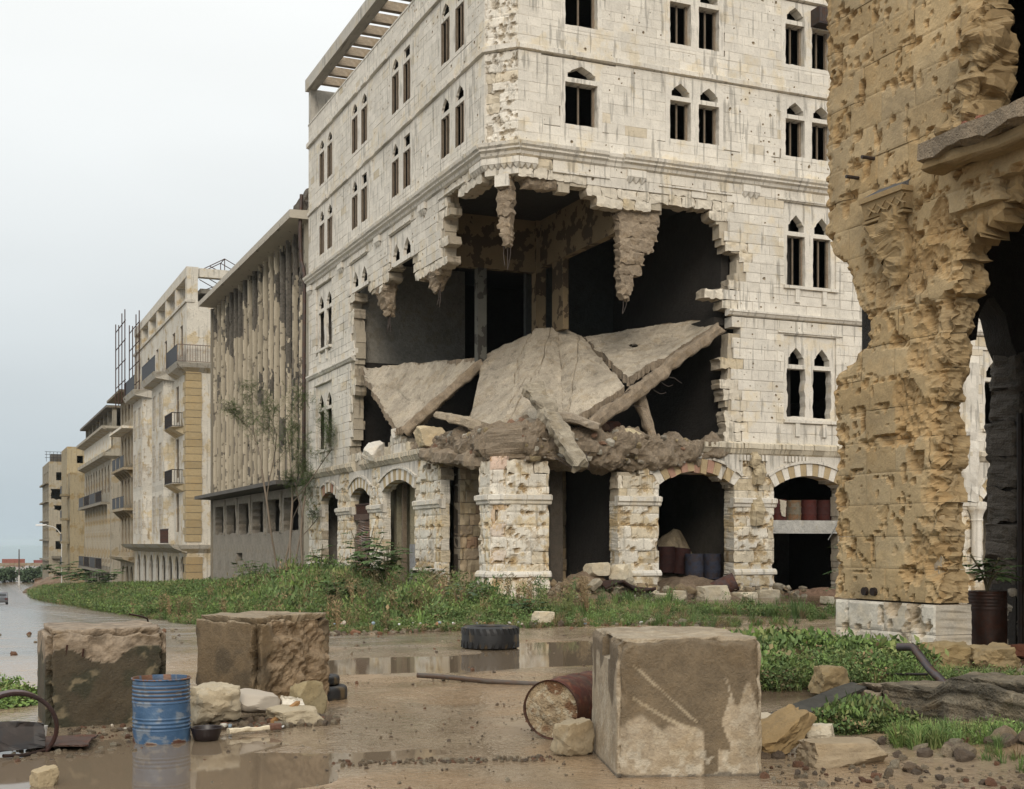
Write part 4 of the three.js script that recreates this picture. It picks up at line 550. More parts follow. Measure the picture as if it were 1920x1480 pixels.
// shutter, transom grille and door joinery in the arcade
{
  const A = new Acc(FL), r = rng(4); for (let i = 0; i < 26; i++) { const y = 0.35 + i * 0.085, b = 0.05 * Math.sin(i * 0.5) + 0.03 * fbm(i * 0.7, 1, 1, 2), g = new Acc(FL); for (let k = 0; k < 6; k++) { const a = mix(-13.85, -11.68, k / 6), c = mix(-13.85, -11.68, (k + 1) / 6), na = -0.17 + b + 0.05 * Math.sin(k * 1.3 + i * 0.2), nc = -0.17 + b + 0.05 * Math.sin((k + 1) * 1.3 + i * 0.2), ya = y + 0.06 * Math.sin(k * 0.9 + 1), yc2 = y + 0.06 * Math.sin((k + 1) * 0.9 + 1), cl = scl([0.36, 0.36, 0.35], 0.85 + 0.25 * r()); g.quad([a, ya, na], [c, yc2, nc], [c, yc2 + 0.055, nc + 0.03], [a, ya + 0.055, na + 0.03], cl); g.quad([a, ya + 0.055, na + 0.03], [c, yc2 + 0.055, nc + 0.03], [c, yc2 + 0.083, nc], [a, ya + 0.083, na], cl); } wpart(BLD, 'shutter_slat', g.build(), MT.steel); }
  const T = new Acc(FL); T.box(-13.9, 2.5, -0.35, -11.63, 2.72, -0.1, [0.13, 0.08, 0.06]); wpart(BLD, 'shutter_box', T.build(), MT.wood);
  for (let i = 0; i < 16; i++) wpart(BLD, 'grille_bar', new Acc(FL).box(-13.8 + i * 0.138, 2.72, -0.2, -13.8 + i * 0.138 + 0.035, 3.05, -0.17, COL.rust).build(), MT.rust); wpart(BLD, 'grille_rail', new Acc(FL).box(-13.9, 3.05, -0.22, -11.63, 3.1, -0.16, COL.rust).build(), MT.rust);
  wpart(BLD, 'door_jamb', new Acc(FL).box(-9.75, 0.06, -0.75, -9.65, 3.7, -0.6, COL.wood).build(), MT.wood);
  wpart(BLD, 'plaster_wall', new Acc(FL).box(-9.6, 1.62, -0.95, -6.5, 4.0, -0.85, [0.5, 0.44, 0.3]).build(), MT.conc); wpart(BLD, 'dado', new Acc(FL).box(-9.6, 0.06, -0.95, -6.5, 1.62, -0.83, [0.42, 0.43, 0.45]).build(), MT.conc);
  wpart(BLD, 'concrete_lintel', new Acc(FR).box(9.1, 1.95, -0.45, 11.75, 2.35, -0.12, [0.6, 0.59, 0.56]).build(), MT.conc); wpart(BLD, 'mezzanine_slab', new Acc(FR).box(8.6, 2.2, -4.6, 13.0, 2.34, -0.45, [0.3, 0.16, 0.1]).build(), MT.conc);
  // round column with leafy capital further along the arcade
  const cx = 16.9, prof = [[0.26, 0.7], [0.26, 0.82], [0.22, 0.86], [0.24, 0.92], [0.19, 1.0], [0.17, 1.1], [0.165, 2.2], [0.17, 2.36], [0.2, 2.38], [0.2, 2.42], [0.18, 2.45], [0.21, 2.6], [0.27, 2.72], [0.3, 2.76], [0.3, 2.84]].map(([a, b]) => new THREE.Vector2(a, b)); const lg = new THREE.LatheGeometry(prof, 20); lg.translate(CX + cx, 0, CZ + 0.18); wpart(BLD, 'round_column', boxUV(tint(lg, COL.white)), MT.stone);
  wpart(BLD, 'pilaster', loft([[16.75, 3.0, 0.02], [16.7, 4.2, 0.05], [16.8, 5.5, 0.02], [16.75, 7.5, 0.04]], [[0.3, 0.12], [0.32, 0.14], [0.3, 0.12], [0.3, 0.12]], { m: FR, amp: 0.05, fr: 4, col: scl(COL.white, 0.9), up: [0, 0, 1] }), MT.stone);
}
// ---------------------------------------------------------------- the row of ruined buildings down the street
const endF = (t) => basis([1, 0, 0], [0, 0, 1], [CX, 0, CZ - t]);
const wallHoles = (F, u0, u1, y0, y1, holes, th, col, n = 0) => new Acc(F).shape(RC(u0, u1, y0, y1), holes, n - th, n, col).build();
const archHole = (a, b, y0, y1) => { const o = [[a, y0], [b, y0]], R = (b - a) / 2, c = (a + b) / 2; for (let i = 0; i <= 8; i++) { const q = i / 8 * Math.PI; o.push([c + Math.cos(q) * R, y1 - R + Math.sin(q) * R]); } return o; };
function boxP(T, F, nm, u0, y0, n0, u1, y1, n1, col, mat = MT.far) { return wpart(T, nm, new Acc(F).box(u0, y0, n0, u1, y1, n1, col).build(), mat); }
function frameIn(T, F, u0, u1, y0, y1, n, col = COL.wood) { const A = new Acc(F), w = 0.07; A.box(u0, y0, n - 0.06, u0 + w, y1, n, col); A.box(u1 - w, y0, n - 0.06, u1, y1, n, col); A.box((u0 + u1) / 2 - w / 2, y0, n - 0.05, (u0 + u1) / 2 + w / 2, y1, n - 0.001, col); A.box(u0 + w, y1 - w, n - 0.05, u1 - w, y1, n - 0.002, col); A.box(u0 + w, mix(y0, y1, 0.62), n - 0.05, u1 - w, mix(y0, y1, 0.62) + w, n - 0.003, col); wpart(T, 'window_frame', A.build(), MT.wood); }
function shell(T, u0, u1, y0, y1, dp, col) {      // far end, back, roof of a closed building behind its street wall
  boxP(T, FL, 'side_wall', u0, y0, -dp, u0 + 0.35, y1, -0.42, col); boxP(T, FL, 'back_wall', u0 + 0.35, y0, -dp, u1 - 0.36, y1, -dp + 0.3, col); boxP(T, FL, 'roof_slab', u0 + 0.35, y1 - 0.3, -dp + 0.3, u1 - 0.36, y1 - 0.02, -0.42, DK);
}
function floors(T, u0, u1, ys, dp) { for (const y of ys) boxP(T, FL, 'floor_slab', u0 + 0.36, y - 0.2, -dp + 0.31, u1 - 0.37, y, -0.43, DK); }
function railing(T, F, u0, u1, y, h, n, col = COL.iron, closed = false) { const A = new Acc(F); A.box(u0, y + h - 0.05, n - 0.03, u1, y + h, n + 0.02, col); A.box(u0, y + 0.05, n - 0.02, u1, y + 0.09, n + 0.015, col); if (closed) A.box(u0 + 0.02, y + 0.09, n - 0.012, u1 - 0.02, y + h - 0.05, n + 0.006, col); else for (let u = u0; u <= u1; u += 0.16) A.box(u - 0.014, y + 0.09, n - 0.014, u + 0.014, y + h - 0.05, n + 0.01, col); (T.isMesh ? part : wpart)(T, 'railing', A.build(), MT.steel); }
// --- louvred building
{
  const T = thing('louvred_building', 'burnt building with a facade of tall vertical concrete fins under a flat overhanging roof', 'building', [CX, 0, CZ - 31]);
  const u0 = -42.4, u1 = -21.5, fc = [0.5, 0.455, 0.375], r = rng(17);
  boxP(T, FL, 'back_wall', u0, 4.3, -2.3, u1, 15.2, -1.9, [0.04, 0.037, 0.034]); boxP(T, FL, 'end_pier', u1, -0.3, -2.3, u1 + 1.15, 15.9, -0.12, scl(fc, 0.85), MT.flake); boxP(T, FL, 'end_pier', u0 - 0.3, -2.5, -2.3, u0, 15.2, 0.02, scl(fc, 0.5), MT.flake);  // back wall painted near-black, as the shaded void between the fins
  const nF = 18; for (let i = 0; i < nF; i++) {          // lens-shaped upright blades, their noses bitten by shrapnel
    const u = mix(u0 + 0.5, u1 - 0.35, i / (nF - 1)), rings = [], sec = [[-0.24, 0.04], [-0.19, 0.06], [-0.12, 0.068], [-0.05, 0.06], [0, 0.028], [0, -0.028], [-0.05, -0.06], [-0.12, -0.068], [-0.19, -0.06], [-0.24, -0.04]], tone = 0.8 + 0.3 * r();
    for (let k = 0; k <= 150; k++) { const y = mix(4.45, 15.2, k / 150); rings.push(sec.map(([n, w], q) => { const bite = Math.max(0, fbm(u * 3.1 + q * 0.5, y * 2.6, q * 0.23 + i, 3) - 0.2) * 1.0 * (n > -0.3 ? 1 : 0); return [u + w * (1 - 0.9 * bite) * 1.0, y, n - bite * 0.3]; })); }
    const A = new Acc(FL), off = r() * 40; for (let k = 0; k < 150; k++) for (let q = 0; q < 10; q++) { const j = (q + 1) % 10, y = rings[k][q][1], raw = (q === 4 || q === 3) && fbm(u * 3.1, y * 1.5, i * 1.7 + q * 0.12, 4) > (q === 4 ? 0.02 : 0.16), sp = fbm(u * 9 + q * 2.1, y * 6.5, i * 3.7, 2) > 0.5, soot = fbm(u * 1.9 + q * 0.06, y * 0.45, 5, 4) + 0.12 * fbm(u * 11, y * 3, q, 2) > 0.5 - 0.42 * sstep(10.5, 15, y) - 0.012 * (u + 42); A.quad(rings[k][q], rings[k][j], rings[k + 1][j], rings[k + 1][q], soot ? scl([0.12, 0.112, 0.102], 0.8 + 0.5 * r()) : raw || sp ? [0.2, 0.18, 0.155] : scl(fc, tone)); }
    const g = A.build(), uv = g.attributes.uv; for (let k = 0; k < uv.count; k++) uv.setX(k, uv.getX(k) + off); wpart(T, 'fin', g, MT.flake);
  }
  const A = new Acc(FL); A.hexa([[u0 - 0.4, 15.22, -2.4], [u1 + 1.2, 15.22, -2.4], [u1 + 1.2, 15.7, -2.4], [u0 - 0.4, 15.7, -2.4], [u0 - 0.4, 15.34, 0.68], [u1 + 0.8, 15.34, 0.68], [u1 + 0.8, 15.68, 0.68], [u0 - 0.4, 15.62, 0.68]], scl(COL.white, 0.62)); wpart(T, 'roof_canopy', A.build(), MT.flake);
  wpart(T, 'street_canopy', new Acc(FL).hexa([[u0 - 0.5, 4.1, -2.2], [u1 - 0.6, 4.1, -2.2], [u1 - 0.6, 4.42, -2.2], [u0 - 0.5, 4.42, -2.2], [u0 - 0.55, 4.18, 0.9], [u1 - 0.8, 4.2, 0.9], [u1 - 0.8, 4.38, 0.9], [u0 - 0.55, 4.36, 0.9]], [0.14, 0.13, 0.12]).build(), MT.conc);
  const holes = []; for (let k = 0; k < 6; k++) holes.push(ragRect(r, u0 + 0.8 + k * 3.35, u0 + 3.5 + k * 3.35, 2.15, 3.7, 0.09)); holes.push(RC(-35.5, -34, 0.7, 1.15));
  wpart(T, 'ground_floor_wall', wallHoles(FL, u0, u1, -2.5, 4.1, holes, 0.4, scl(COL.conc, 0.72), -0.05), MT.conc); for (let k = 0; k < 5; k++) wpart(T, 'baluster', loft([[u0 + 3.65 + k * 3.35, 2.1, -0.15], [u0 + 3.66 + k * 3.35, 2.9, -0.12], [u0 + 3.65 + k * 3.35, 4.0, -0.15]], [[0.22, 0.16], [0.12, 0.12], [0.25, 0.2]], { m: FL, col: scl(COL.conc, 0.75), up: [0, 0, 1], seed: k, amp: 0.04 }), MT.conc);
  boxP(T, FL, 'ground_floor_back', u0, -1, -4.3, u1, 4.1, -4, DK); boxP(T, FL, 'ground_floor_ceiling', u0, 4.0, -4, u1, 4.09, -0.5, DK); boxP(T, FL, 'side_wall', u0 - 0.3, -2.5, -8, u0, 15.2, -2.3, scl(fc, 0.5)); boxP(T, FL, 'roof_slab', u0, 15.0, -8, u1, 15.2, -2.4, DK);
  wpart(T, 'roof_rubble', loft([[u1 - 1.4, 15.75, -0.3], [u1 - 0.4, 16.0, -0.3], [u1 + 0.6, 16.3, -0.4]], [[0.3, 0.2], [0.35, 0.4], [0.35, 0.5]], { m: FL, col: [0.16, 0.14, 0.12], amp: 0.18, fr: 3, seed: 4 }), MT.conc);
  const dp = tube([[CX - 0.12, 16.4, CZ - 20.9], [CX - 0.2, 15, CZ - 20.85], [CX - 0.15, 13.6, CZ - 20.85], [CX - 0.1, 12.9, CZ - 20.5], [CX - 0.12, 9, CZ - 20.5], [CX - 0.12, 4.5, CZ - 20.5]], 0.08, 8, 30); wpart(T, 'drain_pipe', boxUV(tint(dp, [0.1, 0.09, 0.085])), MT.steel);
}
// --- balconied building with rusticated yellow corner
const B3 = thing('balconied_building', 'shot-up cream building with a yellow rusticated corner and a bare roof frame', 'building', [CX, -1, CZ - 64]);
{
  const T = B3, a = -77.6, b = -51.2, F = endF(51.2), w = scl(COL.white, 0.8), r = rng(91), gy = -3.2;
  const wins = [[-55.6, -54.4], [-66.4, -65.2], [-64.6, -63.6], [-76.8, -75.9]], rows = [[2.4, 5.0], [6.0, 8.6], [9.7, 12.1]];
  const hol = []; for (const [p, q] of wins) for (const [y0, y1] of rows) hol.push(RC(p, q, y0, y1)); for (const u of [-52.9, -55.3, -58.2, -61.2, -64.2, -67.6, -71.2, -74.8]) hol.push(archHole(u - 0.8, u + 0.8, gy + 0.3, 0.8)); for (const u of [-53.3, -56.6, -60.2, -64.4, -69.2, -74.4]) hol.push(RC(u - 0.55, u + 0.55, 13.9, 15.9));
  wpart(T, 'street_wall', wallHoles(FL, a, b - 0.4, gy, 17.2, hol, 0.14, w), MT.far);
  for (const [p, q] of wins) for (const [y0, y1] of rows) frameIn(T, FL, p, q, y0, y1, -0.08); for (const u of [-53.3, -56.6, -60.2]) frameIn(T, FL, u - 0.55, u + 0.55, 13.9, 15.9, -0.08);
  wpart(T, 'end_wall', wallHoles(F, 0.0, 9, gy, 17.2, [archHole(1.35, 2.3, gy + 0.5, -0.3)], 0.4, w), MT.far); shell(T, a, b, gy, 17.2, 9, w); floors(T, a, b, [1.3, 5.6, 9.2, 13.1], 9);
  for (let y = 1.75, k = 0; y < 12.6; y += 0.47, k++) wpart(T, 'quoin_stone', new Acc().box(CX - 0.06 - jit3(r, 0.012), y, CZ - 51.8 - (k % 2) * 0.5, CX + 0.94 + jit3(r, 0.03), y + 0.44, CZ - 51.13 + jit3(r, 0.012), scl([0.44, 0.345, 0.2], 0.8 + 0.25 * r())).build(), MT.ystone);
  for (let y = gy, k = 0; y < 0.6; y += 0.5, k++) wpart(T, 'quoin_stone', new Acc().box(CX - 0.06 - jit3(r, 0.012), y, CZ - 51.9 - (k % 2) * 0.4, CX + 0.98 + jit3(r, 0.03), y + 0.47, CZ - 51.13 + jit3(r, 0.012), scl([0.42, 0.32, 0.18], 0.8 + 0.25 * r())).build(), MT.ystone);
  // oriels with splayed sides
  for (const [p, q] of [[-63.4, -56.3], [-74.2, -67.2]]) {
    const n = 0.62, pl = [[p, 0], [p + 0.7, n], [q - 0.7, n], [q, 0]], A = new Acc(FL); for (let y = 1.5; y < 12.75; y += 0.42) { const y1 = Math.min(12.8, y + 0.415), c = scl(w, 0.86 + 0.16 * r()); for (let i = 0; i < 3; i++) A.quad([pl[i][0], y, pl[i][1]], [pl[i + 1][0], y, pl[i + 1][1]], [pl[i + 1][0], y1, pl[i + 1][1]], [pl[i][0], y1, pl[i][1]], scl(c, 0.95 + 0.1 * r())); } A.quad([p, 1.5, 0], [q, 1.5, 0], [q - 0.7, 1.5, n], [p + 0.7, 1.5, n]); wpart(T, 'oriel', A.build(), MT.far);
    for (const [y0, y1] of rows) for (const c of [p + 2.0, q - 2.0]) { boxP(T, FL, 'dark_window_panel', c - 0.45, y0, n - 0.3, c + 0.45, y1, n + 0.006, [0.06, 0.055, 0.05]); frameIn(T, FL, c - 0.47, c + 0.47, y0, y1, n + 0.06, scl(COL.white, 0.7)); }  // flush dark boxes, painted in place of shaded window openings
    // balcony on top of the oriel
    wpart(T, 'top_balcony', new Acc(FL).hexa([[p - 0.2, 12.6, 0], [q + 0.2, 12.6, 0], [q + 0.2, 13.25, 0], [p - 0.2, 13.25, 0], [p + 0.4, 12.85, 1.2], [q - 0.4, 12.85, 1.2], [q - 0.2, 13.25, 1.35], [p + 0.2, 13.25, 1.35]], scl(w, 0.8)).build(), MT.far); railing(T, FL, p + 0.25, q - 0.25, 13.25, 1.1, 1.25, [0.02, 0.024, 0.035], true);
  }
  wpart(T, 'top_balcony', new Acc(FL).hexa([[-55.8, 12.6, 0], [-51.3, 12.6, 0], [-51.3, 13.2, 0], [-55.8, 13.2, 0], [-55.2, 12.9, 0.6], [-50.9, 12.9, 0.6], [-50.7, 13.2, 0.75], [-55.4, 13.2, 0.75]], scl(w, 0.8)).build(), MT.far); railing(T, FL, -55.3, -50.8, 13.2, 1.1, 0.68, [0.02, 0.024, 0.035], true);
  wpart(T, 'top_balcony', new Acc(F).hexa([[-0.1, 12.6, 0], [6, 12.6, 0], [6, 13.19, 0], [-0.1, 13.19, 0], [-0.5, 12.9, 0.35], [6, 12.9, 0.35], [6, 13.19, 0.5], [-0.7, 13.19, 0.5]], scl(w, 0.75)).build(), MT.far); railing(T, F, -0.65, 6, 13.19, 1.15, 0.42, [0.25, 0.24, 0.22]);
  for (const y of [5.5, 9.2]) { const bal = wpart(T, 'balcony', new Acc(FL).hexa([[-55.9, y - 0.5, 0], [-52.2, y - 0.5, 0], [-52.0, y, 0], [-56.0, y, 0], [-55.3, y - 0.16, 0.55], [-52.8, y - 0.16, 0.55], [-52.4, y, 0.8], [-55.7, y, 0.8]], scl(COL.ochre, 0.9)).build(), MT.far); railing(bal, FL, -55.6, -52.5, y, 0.95, 0.74); railing(bal, basis([1, 0, 0], [0, 0, 1], [CX, 0, CZ - 52.5]), -0.74, 0, y, 0.95, 0); }
  wpart(T, 'street_cornice', new Acc(FL).hexa([[a, 1.0, 0], [b + 0.1, 1.0, 0], [b + 0.2, 1.55, 0], [a, 1.55, 0], [a, 1.35, 0.9], [b + 0.3, 1.35, 0.9], [b + 0.4, 1.6, 1.15], [a, 1.6, 1.15]], scl(w, 0.8)).build(), MT.far); wpart(T, 'street_cornice', new Acc(F).hexa([[-0.3, 1.0, 0], [6, 1.0, 0], [6, 1.55, 0], [-0.3, 1.55, 0], [-0.4, 1.3, 0.3], [6, 1.3, 0.3], [6, 1.54, 0.4], [-0.6, 1.54, 0.4]], scl(w, 0.8)).build(), MT.far); railing(T, FL, -56.2, -52.6, 1.6, 1.0, 0.95, COL.rust);
  // roof frame: corner column, columns and beams standing open to the sky
  const sill = 17.2; for (const u of [-51.55, -55.9, -60.3, -64.7, -69.1, -73.5, -77.2]) boxP(T, FL, 'roof_column', u - 0.35, sill, -0.7, u + 0.35, 18.75, -0.02, w);
  boxP(T, FL, 'roof_beam', a, 18.75, -0.75, b, 19.4, 0.02, w); boxP(T, F, 'roof_beam', 0.8, 18.8, -0.6, 7, 19.36, -0.03, w); boxP(T, F, 'roof_column', 4.4, sill, -0.6, 5.1, 18.8, -0.05, w); boxP(T, FL, 'coping', a, 17.12, -0.5, b + 0.06, 17.3, 0.1, scl(w, 0.9)); boxP(T, F, 'broken_roof_slab', 1.0, 17.9, -5, 5, 18.2, -0.8, scl(w, 0.35)); boxP(T, FL, 'roof_room', a + 1, 17.2, -6, a + 13, 18.9, -4, scl(w, 0.8));
  const tr = new Acc(F); const G = []; const Q = (x0, y0, z0, x1, y1, z1) => G.push(bar([CX + x0, y0, CZ - 51.2 + z0], [CX + x1, y1, CZ - 51.2 + z1], 0.03, 5)); for (const z of [-1, -2.4]) { Q(1.0, 19.4, z, 2.6, 20.3, z); Q(2.6, 20.3, z, 4.4, 19.4, z); Q(2.6, 20.3, z, 2.6, 19.3, z); Q(1.6, 19.75, z, 2.6, 19.3, z); Q(1.4, 18.2, z, 3.4, 19.1, z); Q(1.2, 19.1, z, 3.0, 18.2, z); } Q(2.6, 20.3, -1, 2.6, 20.3, -2.4); wpart(T, 'roof_truss', boxUV(tint(mergeGeometries(G), COL.rust)), MT.rust).userData.kind = 'stuff';
}
// scaffold on the far end of it
{
  const T = thing('scaffold', 'thin rusty pole scaffold standing against the far end of the balconied building', 'scaffold', [CX, 13, CZ - 78]), G = [];
  for (const u of [-79.4, -77.2, -75, -73]) for (const n of [0.2, 1.3]) wpart(T, 'pole', boxUV(tint(bar([CX - n, 13, CZ + u], [CX - n, 20.2 + ((u * 3) % 1), CZ + u], 0.045, 5), COL.rust)), MT.rust);
  for (const y of [14.6, 16.2, 17.8, 19.3]) for (const n of [0.2, 1.3]) wpart(T, 'ledger', boxUV(tint(bar([CX - n, y, CZ - 79.5], [CX - n, y, CZ - 72.6], 0.04, 5), COL.rust)), MT.rust);
}
// --- narrow building with deep eaves
{
  const T = thing('narrow_building', 'narrow tan building with deep eaves and two tiers of black balconies', 'building', [CX, -2, CZ - 82]), a = -87.5, b = -77.65, w = [0.36, 0.31, 0.235], gy = -4, hol = [];
  for (let k = 0; k < 4; k++) for (const [y0, y1] of [[0.9, 4.1], [5.0, 7.4], [8.4, 10.9], [12.2, 13.8]]) hol.push(archHole(-86.6 + k * 2.3, -85.4 + k * 2.3, y0, y1)); for (let k = 0; k < 3; k++) hol.push(archHole(-86.5 + k * 3, -84.6 + k * 3, gy + 1.2, -0.3));
  wpart(T, 'street_wall', wallHoles(FL, a, b, gy, 14.2, hol, 0.14, w), MT.far); shell(T, a, b, gy, 14.2, 9, w); floors(T, a, b, [0.4, 4.5, 7.9, 11.5], 9); for (let k = 0; k < 4; k++) for (const [y0, y1] of [[0.9, 3.4], [5.0, 6.8], [8.4, 10.3]]) frameIn(T, FL, -86.6 + k * 2.3, -85.4 + k * 2.3, y0, y1, -0.1);
  wpart(T, 'eaves', new Acc(FL).hexa([[a, 14.0, -9], [b, 14.0, -9], [b, 14.4, -9], [a, 14.4, -9], [a, 14.2, 1.2], [b, 14.2, 1.2], [b, 14.4, 1.2], [a, 14.4, 1.2]], scl(w, 0.6)).build(), MT.far); wpart(T, 'eaves', new Acc(FL).box(a, 11.2, 0, b, 11.4, 1.0, COL.white).build(), MT.far);
  for (const y of [4.6, 8.0]) { const bal = boxP(T, FL, 'balcony', a + 0.4, y - 0.2, 0, b - 0.6, y, 0.85, w); for (let k = 0; k < 5; k++) wpart(T, 'bracket', new Acc(FL).hexa([[a + 0.7 + k * 1.9, y - 0.9, 0], [a + 1 + k * 1.9, y - 0.9, 0], [a + 1 + k * 1.9, y - 0.2, 0], [a + 0.7 + k * 1.9, y - 0.2, 0], [a + 0.7 + k * 1.9, y - 0.5, 0.3], [a + 1 + k * 1.9, y - 0.5, 0.3], [a + 1 + k * 1.9, y - 0.2, 0.7], [a + 0.7 + k * 1.9, y - 0.2, 0.7]], w).build(), MT.far); for (let k = 0; k < 3; k++) railing(bal, FL, a + 0.6 + k * 3, a + 3.0 + k * 3, y, 1.0, 0.78, [0.02, 0.024, 0.035], true); }
  wpart(T, 'street_cornice', new Acc(FL).hexa([[a, 0, 0], [b, 0, 0], [b, 0.5, 0], [a, 0.5, 0], [a, 0.3, 0.9], [b, 0.3, 0.9], [b, 0.5, 1], [a, 0.5, 1]], scl(w, 1.1)).build(), MT.far);
}
// --- arcaded building with an open top loggia
{
  const T = thing('arcaded_building', 'grey-beige building with a row of tall arches and an open loggia on top', 'building', [CX, -4, CZ - 109]), a = -123, b = -95, w = [0.36, 0.33, 0.275], gy = -6.2, F = endF(95), hol = [], nb = 9;
  for (let k = 0; k < nb; k++) { const c = mix(a + 2.2, b - 2.6, k / (nb - 1)); hol.push(archHole(c - 0.85, c + 0.85, 6.6, 9.3), RC(c - 0.75, c + 0.75, 2.9, 5.3), RC(c - 0.75, c + 0.75, -0.4, 2.3), RC(c - 0.85, c + 0.85, gy + 0.3, -1.4)); hol.push(RC(c - 0.5, c + 0.5, 10.9, 12.1)); }
  wpart(T, 'street_wall', wallHoles(FL, a, b - 0.4, gy, 12.6, hol, 0.14, w), MT.far); wpart(T, 'end_wall', wallHoles(F, 0, 8, gy, 12.6, [], 0.4, w), MT.far); shell(T, a, b, gy, 12.6, 9, w); floors(T, a, b, [-1, 2.5, 5.7, 10.2], 9);
  for (let k = 0; k < nb; k++) { const c = mix(a + 2.2, b - 2.6, k / (nb - 1)); frameIn(T, FL, c - 0.85, c + 0.85, 6.6, 8.5, -0.1, [0.2, 0.16, 0.12]); boxP(T, FL, 'pilaster', c + 1.1, -0.6, 0, c + 1.5, 5.4, 0.25, scl(w, 1.1)); boxP(T, FL, 'spandrel_panel', c - 0.74, 2.35, -0.2, c + 0.74, 2.85, -0.05, scl(w, 0.8)); }
  boxP(T, FL, 'attic_band', a, 10.75, -0.1, b, 12.62, 0.06, COL.white).visible = true;
  for (const [y, o, h] of [[10.0, 0.75, 0.35], [12.6, 0.9, 0.25]]) { wpart(T, 'cornice', new Acc(FL).hexa([[a, y - 0.3, 0.0], [b, y - 0.3, 0], [b, y + h, 0], [a, y + h, 0], [a, y, o], [b + 0.3, y, o], [b + 0.3, y + h, o], [a, y + h, o]], scl(w, 1.05)).build(), MT.far); wpart(T, 'cornice', new Acc(F).hexa([[-0.2, y - 0.3, 0], [8, y - 0.3, 0], [8, y + h - 0.01, 0], [-0.2, y + h - 0.01, 0], [-0.6, y, 0.4], [8, y, 0.4], [8, y + h - 0.01, 0.4], [-0.6, y + h - 0.01, 0.4]], scl(w, 1.05)).build(), MT.far); }
  for (const y of [5.65, -0.9]) { const bal = boxP(T, FL, 'balcony', a + 1, y - 0.25, 0, b - 1.5, y, 0.8, scl(w, 0.7)); for (let k = 0; k < 4; k++) railing(bal, FL, a + 1.2 + k * 6.4, a + 7 + k * 6.4, y, 1.1, 0.74, [0.03, 0.03, 0.032], k % 2 === 0); }
  for (let k = 0; k < 8; k++) boxP(T, FL, 'loggia_column', mix(a + 0.2, b - 0.5, k / 7), 12.85, -0.5, mix(a + 0.2, b - 0.5, k / 7) + 0.4, 14.6, -0.1, scl(w, 0.8)); for (const x of [2.2, 5]) boxP(T, F, 'loggia_column', x, 12.85, -0.5, x + 0.35, 14.6, -0.1, scl(w, 0.8)); boxP(T, FL, 'loggia_roof', a - 0.2, 14.6, -8, b + 0.2, 14.82, 0.5, [0.16, 0.15, 0.14]); boxP(T, FL, 'loggia_back', a, 12.85, -7, b - 5, 14.6, -6.8, scl(w, 0.5)); boxP(T, FL, 'loggia_parapet', a, 12.85, -0.4, b, 13.4, -0.2, scl(w, 0.7));
}
// --- gutted tower and yellow wing at the far end
{
  const T = thing('gutted_tower', 'tall gutted yellowish tower with black window holes at the far end of the street', 'building', [CX, -7, CZ - 190]), F = endF(186), w = [0.35, 0.315, 0.25], r = rng(3), gy = -8;
  const hol = [RC(1.1, 2.1, 11.8, 13.1), ragRect(r, 0.3, 2.75, 8.8, 10.4, 0.18), ragRect(r, 0.8, 2.35, 7.0, 7.75, 0.14), RC(1.1, 2.0, 3.45, 4.75), RC(1.0, 2.0, 0.7, 2.0)];
  wpart(T, 'end_wall', wallHoles(F, 0, 9, gy, 14.8, hol, 0.4, w), MT.far); const hs = []; for (const y of [11.6, 8.6, 5.6, 2.4, -0.6]) for (const u of [-189, -193.5, -198]) hs.push(RC(u - 1.3, u + 1, y, y + 1.7)); wpart(T, 'street_wall', wallHoles(FL, -203, -186.4, gy, 14.8, hs, 0.14, scl(w, 0.8)), MT.far); shell(T, -203, -186, gy, 14.8, 10, w); floors(T, -203, -186, [-0.9, 2.2, 5.3, 8.4, 11.4], 10);
  for (const y of [-1, 2.2, 5.3, 8.4, 11.4]) boxP(T, FL, 'floor_band', -203, y - 0.15, 0, -186, y + 0.1, 0.5, scl(w, 0.7)); const A = new Acc(F); for (let k = 0; k < 7; k++) A.box(-0.4 + k * 0.55, 14.8, -0.3, -0.34 + k * 0.55, 16.4, -0.24, COL.iron); for (const y of [15.4, 15.9, 16.35]) A.box(-0.6, y, -0.32, 3.1, y + 0.06, -0.22, COL.iron); wpart(T, 'roof_railing', A.build(), MT.rust); boxP(T, F, 'roof_hut', 0.4, 14.8, -4, 2.7, 16.1, -1.2, [0.12, 0.11, 0.1]);
  boxP(T, F, 'broken_balcony', 0.4, -0.8, 0, 2.6, -0.4, 0.9, scl(w, 0.5)); boxP(T, F, 'broken_balcony', 1.6, -2.1, 0, 3.4, -1.7, 0.7, scl(w, 0.4));
}
